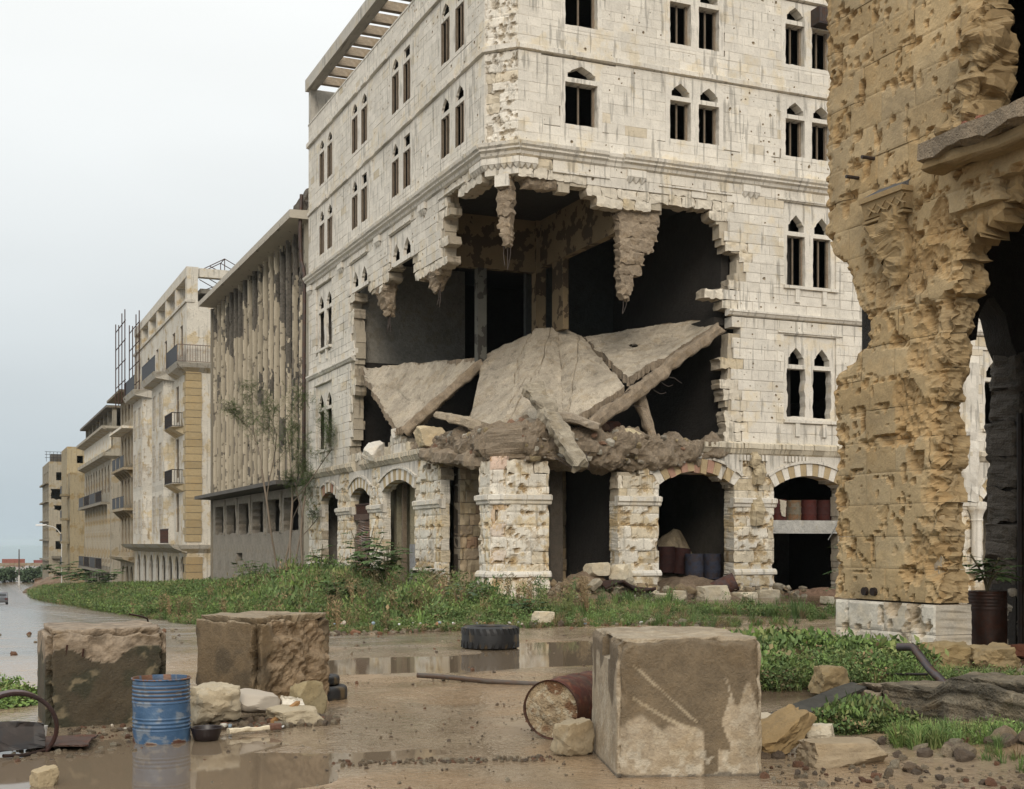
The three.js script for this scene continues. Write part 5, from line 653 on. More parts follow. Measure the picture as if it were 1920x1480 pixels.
{
  const T = thing('yellow_wing_building', 'pale yellow building with stacked floor bands between the tower and the arcaded building', 'building', [CX, -6, CZ - 153]), F = endF(150), w = [0.4, 0.335, 0.22], gy = -7.5, hol = [RC(1.35, 2.15, 12.5, 13.5)]; for (const y of [-4.5, -1.2, 1.9, 5]) hol.push(RC(0.6, 1.3, y, y + 1.9), RC(2.6, 3.4, y, y + 1.9)); hol.push(RC(0.4, 1.2, gy, -5), RC(1.6, 2.4, gy, -5));
  wpart(T, 'end_wall', wallHoles(F, 0.1, 9, gy, 14.7, hol, 0.4, w), MT.far); boxP(T, FL, 'street_wall', -160, gy, -0.55, -150.4, 14.7, -0.1, scl(w, 0.85)); boxP(T, FL, 'back_wall', -160, gy, -9, -150.4, 14.7, -8.6, w); boxP(T, FL, 'roof_slab', -160, 14.3, -8.6, -150.4, 14.6, -0.55, DK); boxP(T, FL, 'side_wall', -160.4, gy, -9, -160, 14.7, -0.1, w); for (const y of [-5, -1.6, 1.5, 4.6, 7.7, 10.8]) { boxP(T, F, 'floor_band', 0.05, y, 0, 6, y + 0.12, 0.18, scl(w, 0.7)); boxP(T, F, 'floor_slab', 0.6, y - 0.2, -8, 8, y, -0.42, DK); }
  const A = new Acc(FL); for (const y of [-1.2, 1.9, 5, 8.2]) { const bal = boxP(T, FL, 'balcony', -149.2, y - 0.3, -0.1, -146.5, y, 0.9, scl(w, 0.6)); railing(bal, FL, -149.1, -146.6, y, 1, 0.85, COL.iron, true); } boxP(T, FL, 'street_bay', -150, gy, -3, -146, 11, -0.15, scl(w, 0.75));
}
// street lamp, car, far wall and trees
{
  const T = thing('street_lamp', 'white curved-arm street lamp in front of the gutted tower', 'street lamp', [13.2, -6.4, -187]); part(T, 'pole', boxUV(tint(tube([[0, 0, 0], [0, 8.0, 0], [-0.15, 9.4, 0], [-1, 10.3, 0], [-2.2, 10.5, 0]], 0.07, 7, 24), [0.55, 0.55, 0.53])), MT.plain); part(T, 'lamp_head', boxUV(tint(rock(3, 1.5, 0.22, 0.3, { rough: 0, cuts: 3 }).translate(-2.7, 10.42, 0), [0.8, 0.8, 0.8])), MT.plain);
  const C = thing('parked_car', 'small dark grey saloon car on the wet street at the left edge', 'car', [4.6, groundY(4.6, -163), -163]);
  const prof = [[-2.1, 0.3], [-2.15, 0.75], [-1.55, 0.92], [-1.0, 1.36], [0.6, 1.38], [1.15, 0.95], [2.05, 0.82], [2.12, 0.35]], body = new THREE.ExtrudeGeometry(new THREE.Shape(prof.map((p) => new THREE.Vector2(...p))), { depth: 1.56, bevelEnabled: true, bevelSize: 0.06, bevelThickness: 0.06, bevelSegments: 2 }); body.translate(0, 0, -0.78); body.rotateY(-Math.PI / 2); const cm = new THREE.MeshPhysicalMaterial({ color: new THREE.Color(0.07, 0.075, 0.085), roughness: 0.35, clearcoat: 0.6 }); part(C, 'body', body, cm);
  part(C, 'rear_window', new THREE.BoxGeometry(1.25, 0.4, 0.03).rotateX(-0.9).translate(0, 1.16, 1.33), new THREE.MeshStandardMaterial({ color: 0x0a0c0e, roughness: 0.1 })); for (const s of [-1, 1]) { part(C, 'tail_light', new THREE.BoxGeometry(0.3, 0.14, 0.05).translate(s * 0.62, 0.72, 2.2), new THREE.MeshStandardMaterial({ color: 0x5a0c0c, roughness: 0.4 })); for (const z of [-1.3, 1.35]) { const w = part(C, 'wheel', new THREE.CylinderGeometry(0.31, 0.31, 0.2, 18).rotateZ(Math.PI / 2).translate(s * 0.74, 0.31, z), new THREE.MeshStandardMaterial({ color: 0x101010, roughness: 0.9 })); part(w, 'rim', new THREE.CylinderGeometry(0.17, 0.17, 0.03, 16).rotateZ(Math.PI / 2).translate(s * 0.845, 0.31, z), new THREE.MeshStandardMaterial({ color: 0x777777, roughness: 0.5 })); } } part(C, 'bumper', new THREE.BoxGeometry(1.6, 0.14, 0.1).translate(0, 0.45, 2.24), new THREE.MeshStandardMaterial({ color: 0x555555, roughness: 0.5 }));
  const H = thing('harbour_wall', 'long low reddish wall and sheds beside the sea at the end of the street', 'wall', [6, -6.6, -308]); boxP(H, null, 'wall', -40, -7, -309, 34, -3.6, -307.5, [0.3, 0.2, 0.17], MT.far); boxP(H, null, 'shed', 9.2, -3.6, -311, 14, -1.9, -309.2, [0.3, 0.12, 0.1], MT.far); boxP(H, null, 'wall_top', -40, -3.6, -309.5, 34, -2.8, -309.1, [0.32, 0.27, 0.22], MT.far); boxP(H, null, 'shed', 16, -3.2, -313, 19, -2.2, -311, [0.28, 0.1, 0.1], MT.far);
  const U = thing('utility_pole', 'thin dark utility pole before the harbour wall', 'pole', [10.8, -6.7, -262]); part(U, 'pole', boxUV(tint(bar([0, 0, 0], [0, 7.2, 0], 0.14, 7, 0.1), [0.1, 0.08, 0.07])), MT.wood); part(U, 'white_band', boxUV(tint(bar([0, 0.02, 0], [0, 2.2, 0], 0.15, 7), [0.5, 0.48, 0.44])), MT.plain);
  const K = thing('brick_hut', 'small brown brick hut with a sloping roof by the earth mound', 'hut', [14.4, -6.6, -246]); wpart(K, 'wall', new Acc().hexa([[12.8, -6.8, -248], [17, -6.8, -248], [17, -4.3, -248], [12.8, -5.0, -248], [12.8, -6.8, -244], [17, -6.8, -244], [17, -3.9, -244], [12.8, -4.9, -244]], [0.26, 0.17, 0.12]).build(), MT.far); wpart(K, 'roof', new Acc().hexa([[12.6, -5.0, -248.3], [17.2, -4.3, -248.3], [17.2, -4.15, -248.3], [12.6, -4.85, -248.3], [12.6, -4.88, -243.8], [17.2, -3.85, -243.8], [17.2, -3.7, -243.8], [12.6, -4.73, -243.8]], [0.2, 0.15, 0.12]).build(), MT.far);
  const mound = solo('earth_mound', loft([[11.0, -6.4, -214], [13, -5.6, -212], [16, -4.8, -210], [20, -5.4, -210]], [[2, 0.6], [3.4, 1.6], [3.6, 2.2], [3, 1.4]], { amp: 0.5, fr: 0.5, seg: 22, sub: 8, pow: 0.9, col: [0.24, 0.17, 0.12], seed: 6 }), MT.earth, 'heap of brown earth with green on top beside the gutted tower', 'mound');
}
// ---------------------------------------------------------------- near yellow arcade building at the right
const YX = 11.48, YZ = -14.84, FY = basis([0, 0, 1], [-1, 0, 0], [YX, 0, YZ]);
const YB = thing('yellow_arcade_building', 'bullet-pocked yellow sandstone arcade pier and dark arch at the right edge', 'building', [YX, 0, YZ + 1]);
{
  const st = [], arc = (u) => 4.35 + 1.65 * Math.sqrt(Math.max(0, 1 - ((u - 4.2) / 2.2) ** 2)), arc2 = (u) => 4.35 + 1.65 * Math.sqrt(Math.max(0, 1 - ((u - 10.4) / 2.2) ** 2));
  const lerpTab = (tab, y) => { for (let i = 0; i + 1 < tab.length; i++) if (y <= tab[i + 1][0]) return mix(tab[i][1], tab[i + 1][1], clamp((y - tab[i][0]) / (tab[i + 1][0] - tab[i][0]))); return tab.at(-1)[1]; };
  const lef = [[0, -0.06], [4.0, -0.08], [4.25, 0.42], [4.42, 0.66], [5.0, 0.48], [5.5, 0.2], [5.75, -0.1], [6.1, -0.26], [12, -0.3]], rig = [[0, 2.0], [3.4, 1.98], [4.3, 2.1], [4.75, 2.3], [5.2, 2.45], [5.8, 2.36], [6.3, 2.15], [6.95, 2.3], [7.2, 2.72], [12, 2.72]];
  const keep = (u, y) => { if (u < lerpTab(lef, y)) return false; if (y < 6.35) { if (u < lerpTab(rig, y)) return true; if (u < 6.4) return y > arc(u) + (u < 3.4 ? 0.1 : 0); if (u < 8.2) return true; return u > 12.6 || y > arc2(u); } if (y < 9.1) return u < lerpTab(rig, y) || u > 5.4; return true; };
  const ed = (u, y) => Math.min(Math.abs(u - lerpTab(lef, y)), y < 6.9 ? Math.abs(u - lerpTab(rig, y)) * 1.0 : Math.abs(u - lerpTab(rig, y)), 9);
  const near = { ch: 0.43, l: [0.55, 1.05], depth: 0.5, cols: [COL.yellow, [0.5, 0.41, 0.27]], ochre: 0.4, pits: () => 9, pr: 0.026, pd: 0.85, sides: 9, chip: 0.5, jit: 0.01, out: 0.008, bev: 0.008, joint: 0.0022, spAmp: 0.06, cell: 0.065, tilt: 0.008 };
  // shot holes: many small, some wide shallow spalls
  const { r: cr, put, dip } = craterField(77);
  for (let i = 0; i < 1500; i++) { const u = -0.3 + cr() * 3.3, yy = 0.88 + cr() * 9; if (fbm(u * 1.3, yy * 0.8, 5, 3) < -0.02 && cr() < 0.7) continue; const R = 0.008 + 0.045 * Math.pow(cr(), 2.4); put(u, yy, R, R * (0.8 + 0.7 * cr())); }
  for (let i = 0; i < 40; i++) { const u = cr() * 2.6, yy = 0.9 + cr() * 9; put(u, yy, 0.05 + 0.06 * cr(), 0.03 + 0.03 * cr()); }
  for (let i = 0; i < 30; i++) put(1.2 + cr() * 0.95, 1.2 + cr() * 4.6, 0.08 + 0.16 * cr(), 0.04 + 0.06 * cr()); for (let i = 0; i < 16; i++) put(-0.1 + cr() * 0.3, 1 + cr() * 9, 0.06 + 0.1 * cr(), 0.05); for (let i = 0; i < 14; i++) put(0.7 + cr() * 0.9, 5.0 + cr() * 1, 0.1 + 0.12 * cr(), 0.05);
  const mix3y = (a, b, t) => [0, 1, 2].map((i) => mix(a[i], b[i], t));
  { const r = rng(301), ch = 0.432; for (let k = 0; k * ch < 9.7; k++) { const s = 0.88 + k * ch, t = s + ch; let u = -0.32 - r() * 0.5; while (u < 14.6) { const L = mix(0.5, 1.05, r()), p = Math.max(u, -0.32), q = Math.min(u + L, 14.6); u += L; const cy = (s + t) / 2, lo = (yy) => lerpTab(lef, yy), seen = p < 3.6; const hi = (yy) => (yy < 6.35 && p < 3.4 ? (q > lerpTab(rig, yy) && keep(Math.min(q, 3.4) - 0.05, yy) ? 9 : lerpTab(rig, yy)) : yy < 9.1 && p < 5 ? lerpTab(rig, yy) : 99); if (q < lo(cy) + 0.06 || p > hi(cy) - 0.06 || (p >= 3.4 && !keep((p + q) / 2, cy))) continue; const A = new Acc(FY), tone = 0.9 + 0.16 * r(), col = mix3y(COL.yellow, [0.5, 0.41, 0.27], r() * 0.5).map((v) => v * tone), n = jit3(r, 0.009); if (seen) fineBlock(A, r, p + 0.002, q - 0.002, s + 0.002, t - 0.002, n, 0.48, col, { lo, hi, dip, cs: 0.028, raw: [0.4, 0.27, 0.13], mot: 0.3, er: 0.005 }); else block(A, r, p, q, s, t, n, 0.48, { col, pits: () => 9, pr: 0.026 }); const w = new THREE.Vector3((p + q) / 2, cy, 0).applyMatrix4(FY); st.push({ g: A.build(), size: inView(w) ? 1 : 0.01 }); } } }
  lay(st, FY, { ...near, cols: [[0.66, 0.62, 0.54], [0.5, 0.43, 0.32]], ochre: 0.12, ch: 0.44, u0: 0.0, u1: 2.02, y0: -0.3, y1: 0.86, n: 0.05, depth: 0.6, dip: (u, yy) => dip(u + 0.4, yy + 1.9), cs: 0.035, raw: [0.42, 0.33, 0.22], seed: 302, spall: () => 0.04 }); lay(st, FY, { ...near, cols: [[0.66, 0.62, 0.54], [0.5, 0.43, 0.32]], u0: 6.3, u1: 8.3, y0: -0.3, y1: 0.86, n: 0.05, depth: 0.6, seed: 303 });
  // reveal of the pier, turned towards the lens
  const FS = basis([1, 0, 0], [0, 0, 1], [YX, 0, YZ + 2.0]); lay(st, FS, { ...near, u0: 0.16, u1: 0.5, y0: 0.88, y1: 4.4, ch: 0.43, l: [0.5, 0.6], depth: 0.3, seed: 305, spall: () => 0.9, spAmp: 0.08, n: -0.08 }); lay(st, FS, { ...near, cols: [[0.6, 0.5, 0.38], [0.5, 0.38, 0.26]], u0: -0.02, u1: 0.5, y0: -0.3, y1: 0.86, ch: 0.44, l: [0.5, 0.6], depth: 0.06, seed: 306, n: 0.012, pits: () => 6, spall: () => 0.1 });
  addStones(YB, st, MT.ystone, 300);
  wpart(YB, 'wall', heart(FY, { u0: -0.3, u1: 14.6, y0: -0.3, y1: 10.6, th: 0.5, n: -0.22, step: 0.215, du: 0.1, solid: (u, y) => (y < 0.87 ? (u > 0.04 && u < 1.96) || (u > 6.4 && u < 8.2) || u > 12.6 : keep(u, y) && keep(u - 0.12, y) && keep(u + 0.12, y)), col: scl(COL.yellow, 0.75), seed: 9 }), MT.ystone);
  // broken voussoirs where the arch springs
  const r = rng(12); for (let i = 1; i < 5; i++) { const u = 2.25 + i * 0.27, y = arc(u) - 0.03 + (i % 2) * 0.05, A = new Acc(FY); rough(A, r, u - 0.17, u + 0.19, y, y + 0.48, 0.0 - 0.05 * i, 0.5, { col: scl(COL.yellow, 0.92), amp: 0.1, er: 0.05, cell: 0.06 }); wpart(YB, 'voussoir', A.build(), MT.ystone); }
  // stringy capital block with interlace, and its shattered stump
  { const A = new Acc(FY), c = scl(COL.yellow, 0.8); A.hexa([[0.72, 6.02, -0.1], [1.56, 6.02, -0.1], [1.56, 6.36, -0.1], [0.72, 6.36, -0.1], [0.74, 6.05, 0.13], [1.54, 6.05, 0.13], [1.54, 6.26, 0.17], [0.72, 6.26, 0.17]], c); A.box(0.7, 6.262, -0.1, 1.57, 6.33, 0.2, c); A.box(0.73, 5.985, -0.1, 1.55, 6.018, 0.16, c); for (let k = 0; k < 4; k++) { const u = 0.84 + k * 0.19; for (const s of [0, 1]) A.hexa([[u, s ? 6.2 : 6.09, 0.12], [u + 0.02, s ? 6.2 : 6.09, 0.12], [u + 0.17, s ? 6.1 : 6.22, 0.13], [u + 0.15, s ? 6.1 : 6.22, 0.13], [u, s ? 6.19 : 6.08, 0.165 + 0.004 * s], [u + 0.03, s ? 6.19 : 6.08, 0.165 + 0.004 * s], [u + 0.18, s ? 6.09 : 6.21, 0.17 + 0.004 * s], [u + 0.15, s ? 6.09 : 6.21, 0.17 + 0.004 * s]], c); } wpart(YB, 'capital', A.build(), MT.ystone, 'carved capital with an interlaced band'); wpart(YB, 'capital_cap', new Acc(FY).hexa([[0.76, 6.335, -0.1], [1.5, 6.335, -0.1], [1.5, 6.5, -0.1], [0.76, 6.5, -0.1], [0.78, 6.335, 0.19], [1.45, 6.335, 0.17], [1.4, 6.42, 0.02], [0.9, 6.44, 0.02]], [0.12, 0.12, 0.125]).build(), MT.conc);
    wpart(YB, 'capital_stump', loft([[1.1, 5.98, 0.05], [1.12, 5.75, 0.03], [1.25, 5.5, 0.0], [1.2, 5.1, -0.02]], [[0.34, 0.13], [0.3, 0.12], [0.24, 0.09], [0.1, 0.05]], { m: FY, amp: 0.06, fr: 6, hf: 0.08, sub: 10, col: scl(COL.yellow, 0.85), up: [0, 0, 1], seg: 30 }), MT.ystone); }
  for (const [u, y] of [[0.62, 0.99], [0.8, 0.99]]) wpart(YB, 'bolt', boxUV(tint(new THREE.CylinderGeometry(0.055, 0.06, 0.05, 14).rotateZ(Math.PI / 2).translate(YX - 0.03, y, YZ + u), [0.03, 0.028, 0.027])), MT.steel); for (const [u, y] of [[0.45, 6.72], [0.78, 6.9]]) wpart(YB, 'pipe_stub', boxUV(tint(new THREE.CylinderGeometry(0.025, 0.025, 0.22, 10).rotateZ(Math.PI / 2).translate(YX - 0.1, y, YZ + u), [0.06, 0.06, 0.06])), MT.steel);
  // balcony slab
  wpart(YB, 'balcony_slab', slab([YX - 0.5, 6.62, YZ + 2.2], [YX - 0.5, 6.72, YZ + 6.0], [YX + 0.4, 6.72, YZ + 6.0], [YX + 0.4, 6.62, YZ + 2.2], { th: 0.2, amp: 0.02, rag: 0.03, nu: 30, nv: 6, col: [0.36, 0.29, 0.21], seed: 4 }), MT.conc); wpart(YB, 'balcony_moulding', loft([[YX - 0.25, 6.38, YZ + 2.25], [YX - 0.2, 6.36, YZ + 3.4], [YX - 0.25, 6.4, YZ + 6]], [[0.2, 0.09], [0.16, 0.1], [0.2, 0.1]], { amp: 0.04, fr: 4, col: scl(COL.yellow, 0.7) }), MT.ystone);
  { const R = rng(5); for (let k = 0; k < 9; k++) { const g = rock(600 + k, 0.08 + R() * 0.1, 0.06 + R() * 0.05, 0.1, { detail: 2 }); g.translate(YX - 0.35 + R() * 0.25, 6.63, YZ + 2.4 + R() * 1.1); wpart(YB, 'brick_fragment', tint(g, [0.4, 0.17, 0.11]), MT.conc); } }
  for (const [y, z] of [[6.95, 2.62], [7.3, 2.72], [7.75, 2.8], [6.75, 2.5]]) wpart(YB, 'broken_jamb', loft([[YX + 0.1, y - 0.25, YZ + z - 0.1], [YX + 0.12, y, YZ + z], [YX + 0.1, y + 0.28, YZ + z - 0.05]], [[0.24, 0.14], [0.3, 0.22], [0.22, 0.15]], { amp: 0.08, fr: 5, seg: 30, sub: 12, hf: 0.12, col: scl(COL.yellow, 0.75), seed: y, up: [0, 0, 1] }), MT.ystone);
  // shade painted in near-black inside: end wall with its own arch, ceiling, floors, inner walls
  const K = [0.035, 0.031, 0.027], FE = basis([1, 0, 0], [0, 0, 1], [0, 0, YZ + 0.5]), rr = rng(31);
  const gap = [[11.75, -0.4], [14.28, -0.4], [14.3, 0.9], [14.36, 1.2], [14.42, 1.9], [14.3, 2.5], [14.4, 3.2], [14.38, 3.7], [14.46, 4.2], [14.22, 4.6], [14.1, 5.0], [13.88, 5.24], [13.74, 5.2], [13.6, 4.95], [13.55, 4.6], [12.3, 4.3], [11.75, 4.2]];
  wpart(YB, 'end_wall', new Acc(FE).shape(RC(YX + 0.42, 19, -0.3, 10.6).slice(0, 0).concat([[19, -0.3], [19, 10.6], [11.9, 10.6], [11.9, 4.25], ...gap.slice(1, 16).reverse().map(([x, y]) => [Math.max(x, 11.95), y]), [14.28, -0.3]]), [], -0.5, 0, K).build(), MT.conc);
  for (let k = 0; k < 9; k++) { const y = 0.2 + k * 0.5, x = 14.42 + jit3(rr, 0.05), A = new Acc(); wpart(YB, 'shade_toned_stone', loft([[x, y - 0.26, YZ + 0.22], [x + 0.02, y, YZ + 0.22], [x, y + 0.26, YZ + 0.22]], [[0.13, 0.3], [0.16, 0.33], [0.13, 0.3]], { amp: 0.05, fr: 5, seed: k + 70, hf: 0.06, seg: 24, sub: 8, col: k < 2 ? [0.4, 0.36, 0.3] : [0.12, 0.105, 0.09], up: [0, 0, 1] }), MT.conc); }  // upper stones coloured dark to carry the shade under the arch, lowest ones pale
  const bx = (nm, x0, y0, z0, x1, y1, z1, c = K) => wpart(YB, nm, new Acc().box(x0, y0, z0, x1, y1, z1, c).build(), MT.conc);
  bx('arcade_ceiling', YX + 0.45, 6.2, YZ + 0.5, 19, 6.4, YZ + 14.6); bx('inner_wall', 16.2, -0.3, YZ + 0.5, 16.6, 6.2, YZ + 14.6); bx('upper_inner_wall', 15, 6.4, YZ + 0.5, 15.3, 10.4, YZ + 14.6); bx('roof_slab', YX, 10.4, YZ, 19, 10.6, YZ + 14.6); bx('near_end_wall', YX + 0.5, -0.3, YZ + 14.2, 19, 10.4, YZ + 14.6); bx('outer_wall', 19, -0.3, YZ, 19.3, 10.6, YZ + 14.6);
  wpart(YB, 'steel_post', boxUV(tint(bar([14.3, -0.1, YZ + 0.6], [14.28, 3.55, YZ + 0.6], 0.045, 8), [0.03, 0.028, 0.026])), MT.steel);
  const gi = []; for (const [a, b, c, d] of [[3.2, 6.8, 3.05, 8.9], [3.5, 6.9, 3.35, 8.9]]) wpart(YB, 'lattice_bar', boxUV(tint(bar([YX + 0.9, b, YZ + a], [YX + 0.9, d, YZ + c], 0.025, 5), COL.rust)), MT.rust);
}
// ---------------------------------------------------------------- collapsed floors and rubble inside the shell hole
const SC = [0.52, 0.455, 0.365], gS = 'collapsed floor slabs in the shell hole';
const conc1 = (nm, lb, g, cat = 'slab', gr) => solo(nm, g, MT.conc, lb, cat, gr);
conc1('collapsed_slab', 'sagging triangular floor slab at the left of the shell hole', slab([13.7, 8.12, -45.6], [15.6, 7.65, -38.5], [13.85, 5.6, -39.6], [13.4, 5.45, -40.6], { seed: 3, th: 0.22, sag: 0.25, amp: 0.07, rag: 0.09, nu: 100, nv: 70, crack: [[0.25, 0.2, 0]], col: SC, under: COL.debris }), 'slab', gS);
conc1('collapsed_slab', 'steep shaded floor slab leaning in the middle of the shell hole', slab([15.63, 7.72, -38.4], [17.06, 8.5, -37.5], [14.55, 5.06, -34.0], [14.03, 5.2, -35.7], { seed: 5, sag: 0.1, amp: 0.05, rag: 0.06, nu: 60, nv: 90, crack: [[0.85, 0.05, 1]], col: scl(SC, 0.92), under: COL.debris }), 'slab', gS);
conc1('collapsed_slab', 'broad cracked pale floor slab sloping down to the corner pier', slab([17.03, 8.55, -37.5], [17.72, 8.55, -37.1], [15.8, 5.02, -32.75], [14.4, 5.0, -34.0], { seed: 7, sag: -0.2, amp: 0.06, rag: 0.05, nu: 80, nv: 120, crack: [[0.55, -0.45, 1], [0.5, -0.3, 0]], th: 0.24, col: SC, under: COL.debris }), 'slab', gS);
conc1('collapsed_slab', 'pale cracked slab between the broad slab and the hinged one', slab([17.7, 8.55, -37.1], [18.3, 8.25, -36.66], [17.68, 6.2, -32.6], [15.78, 5.02, -32.72], { seed: 8, sag: -0.22, amp: 0.06, rag: 0.06, nu: 90, nv: 100, crack: [[0.3, 0.3, 0], [0.9, -0.9, 1]], th: 0.24, col: scl(SC, 1.04), under: COL.debris }), 'slab', gS);
conc1('collapsed_slab', 'floor slab hinged at the right edge of the shell hole with a shot hole', slab([18.32, 8.2, -36.5], [21.3, 8.6, -33.9], [20.85, 8.2, -32.7], [17.85, 6.45, -32.7], { seed: 9, th: 0.24, sag: 0.18, amp: 0.06, rag: 0.08, nu: 100, nv: 70, crack: [[0.2, 0.5, 0]], col: scl(SC, 1.03), under: COL.debris, skip: (u, v) => Math.hypot((u - 0.3) * 1.4, v - 0.36) < 0.05 }), 'slab', gS);
conc1('broken_beam', 'long broken edge beam slanting under the right-hand slab', loft([[20.8, 8.05, -32.45], [19.6, 7.2, -32.5], [18.1, 6.1, -32.5], [16.4, 4.95, -32.4]], [[0.14, 0.16], [0.15, 0.15], [0.17, 0.17], [0.2, 0.2]], { amp: 0.07, fr: 4, sub: 14, col: COL.debris, seed: 11 }), 'beam');
conc1('broken_beam', 'broken beam under the triangular slab at the left', loft([[15.5, 7.45, -38.1], [14.4, 6.35, -38.9], [13.4, 5.3, -39.7]], [[0.13, 0.16], [0.13, 0.16], [0.14, 0.16]], { amp: 0.05, fr: 4, sub: 14, col: scl(COL.debris, 1.1), seed: 12 }), 'beam');
conc1('leaning_post', 'leaning concrete post under the right-hand slab', loft([[18.2, 6.1, -32.85], [18.35, 5.5, -32.7], [18.6, 4.5, -32.5]], [[0.15, 0.15], [0.13, 0.14], [0.15, 0.15]], { amp: 0.05, fr: 5, col: scl(COL.debris, 0.9), seed: 13, up: [0, 0, 1] }), 'post');
conc1('fallen_column', 'fallen concrete column sticking out over the middle opening', loft([[14.92, 6.1, -33.0], [15.0, 5.6, -32.55], [15.18, 4.87, -31.89], [15.41, 3.73, -30.93]], [[0.3, 0.2], [0.25, 0.2], [0.25, 0.22], [0.2, 0.18]], { amp: 0.09, fr: 5, sub: 12, seg: 18, col: [0.42, 0.37, 0.29], seed: 14, up: [0, 0, 1] }), 'column');
conc1('broken_slab_piece', 'flat broken slab piece lying right of the fallen column', loft([[15.2, 5.2, -32.9], [15.9, 5.15, -32.4], [16.5, 4.9, -32.1]], [[0.35, 0.13], [0.4, 0.14], [0.25, 0.12]], { amp: 0.08, fr: 4, col: [0.4, 0.34, 0.27], seed: 15 }), 'slab');
conc1('broken_slab_piece', 'splintered slab piece jutting left of the steep slab', loft([[12.95, 5.45, -35.5], [13.4, 5.25, -34.9], [13.95, 5.0, -34.3]], [[0.1, 0.08], [0.22, 0.14], [0.2, 0.14]], { amp: 0.06, fr: 5, col: [0.44, 0.37, 0.28], seed: 16 }), 'slab');
conc1('broken_slab_piece', 'thick broken floor edge over the left broken bay', loft([[13.5, 4.35, -37.2], [13.55, 4.2, -35.8], [13.7, 4.05, -34.2], [13.9, 3.95, -33.2]], [[0.4, 0.2], [0.45, 0.2], [0.42, 0.2], [0.35, 0.2]], { amp: 0.12, fr: 3, sub: 9, col: COL.debris, seed: 17 }), 'slab');
// the bank of earth, mortar and broken floor along the edge
{
  const g = loft([[CX + 0.6, 4.7, CZ - 7.2], [CX + 0.55, 4.55, CZ - 4.5], [CX + 0.6, 4.45, CZ - 2], [CX + 0.9, 4.4, CZ - 0.75], [CX + 2.2, 4.38, CZ - 0.5], [CX + 3.6, 4.32, CZ - 0.45], [CX + 5.2, 4.28, CZ - 0.4], [CX + 6.6, 4.38, CZ - 0.4], [CX + 7.7, 4.5, CZ - 0.5]], [[0.5, 0.3], [0.62, 0.42], [0.72, 0.48], [0.85, 0.54], [0.7, 0.54], [0.66, 0.52], [0.58, 0.4], [0.55, 0.32], [0.5, 0.3]], { amp: 0.2, fr: 2.3, seg: 64, sub: 24, pow: 0.6, col: COL.debris, seed: 31, hf: 0.09 });
  solo('debris_bank', g, MT.earth, 'bank of earth and smashed floor spilling along the edge of the shell hole', 'debris bank');
}
const rockVar = [0, 1, 2].map((k) => rock(40 + k, 1, 0.8, 0.9, { detail: 2, rough: 0.1, skew: 0.4 }));
function scatter(name, label, list, mat, pal) {     // uncountable broken bits
  list.forEach((l) => { l.k = l.k ?? 0; });
  for (let k = 0; k < 3; k++) {
    const L = list.filter((_, i) => i % 3 === k); if (!L.length) continue; const g = tint(rockVar[k].clone(), [1, 1, 1]), m = new THREE.InstancedMesh(g, mat, L.length), d = new THREE.Object3D(), r = rng(k + 5);
    L.forEach((l, i) => { d.position.set(...l.p); d.rotation.set(r() * 0.6, r() * 6, r() * 0.6); d.scale.set(l.s * (0.7 + r() * 0.7), l.s * (0.5 + r() * 0.6), l.s * (0.7 + r() * 0.6)); d.updateMatrix(); m.setMatrixAt(i, d.matrix); const c = pal[Math.floor(r() * pal.length)], q = 0.8 + 0.4 * r(); m.setColorAt(i, new THREE.Color(c[0] * q, c[1] * q, c[2] * q)); });
    m.name = numbered(name); m.userData = { kind: 'stuff', label }; shade(m); scene.add(m);
  }
}
{
  const r = rng(61), L = [];
  for (let i = 0; i < 900; i++) { const s = r(); let x, z, y; if (s < 0.3) { x = CX + 0.3 + r() * 1.1; z = CZ - 1 - r() * 6.5; y = 4.75 + r() * 0.15; } else { x = CX + 0.6 + r() * 6.6; z = CZ - 0.1 - r() * 1.5; y = 4.68 + r() * 0.1 - (x - CX > 5 ? 0.2 : 0); } L.push({ p: [x, y, z], s: 0.05 + r() * r() * 0.3 }); }
  for (let i = 0; i < 130; i++) { const u = r(); L.push({ p: [mix(14.2, 17.2, u), 4.8 + r() * 0.35 * (1 - Math.abs(u - 0.5)), -33.0 - r() * 0.9], s: 0.08 + r() * 0.3 }); }
  for (let i = 0; i < 200; i++) { const s = r(), side = r() < 0.35; L.push(side ? { p: [CX + 0.02 + jit3(r, 0.08), 3.95 + r() * 0.9, CZ - 0.8 - r() * 5], s: 0.08 + r() * r() * 0.3 } : { p: [CX + 0.8 + r() * 5.2, 3.9 + r() * 0.75, CZ + 0.06 + jit3(r, 0.08)], s: 0.06 + r() * r() * 0.28 }); }
  scatter('rubble_fragments', 'broken stones and brick bits on the collapsed floors', L, MT.conc, [COL.debris, COL.debris, COL.conc, [0.6, 0.56, 0.48], [0.34, 0.2, 0.13], [0.5, 0.4, 0.24]]);
}
function stone(name, label, seed, sx, sy, sz, pos, turn, col, o = {}, mat = MT.ystone, group) { const g = tint(rock(seed, sx, sy, sz, { detail: 9, hf: 0.05, ...o }), col); const m = solo(name, g, mat, label, 'stone', group); m.position.set(...pos); m.rotation.set(o.rx || 0, turn, o.rz || 0); return m; }
stone('fallen_stone', 'pale squared stone on the ledge at the lower left of the shell hole', 71, 0.8, 0.55, 0.6, [13.5, 4.55, -43.2], 0.5, COL.white, { rz: 0.35 });
stone('fallen_stone', 'cream block with three scored lines on the debris bank', 72, 0.62, 0.26, 0.34, [17.75, 4.62, -32.3], 0.4, [0.66, 0.58, 0.4], { skew: 0.04, cuts: 1, rough: 0.02, rz: -0.25 });
stone('fallen_stone', 'ochre boulder stuck on the cornice above the left arches', 73, 0.9, 0.6, 0.7, [CX + 0.1, 4.62, CZ - 5.4], 0.2, COL.ochre);
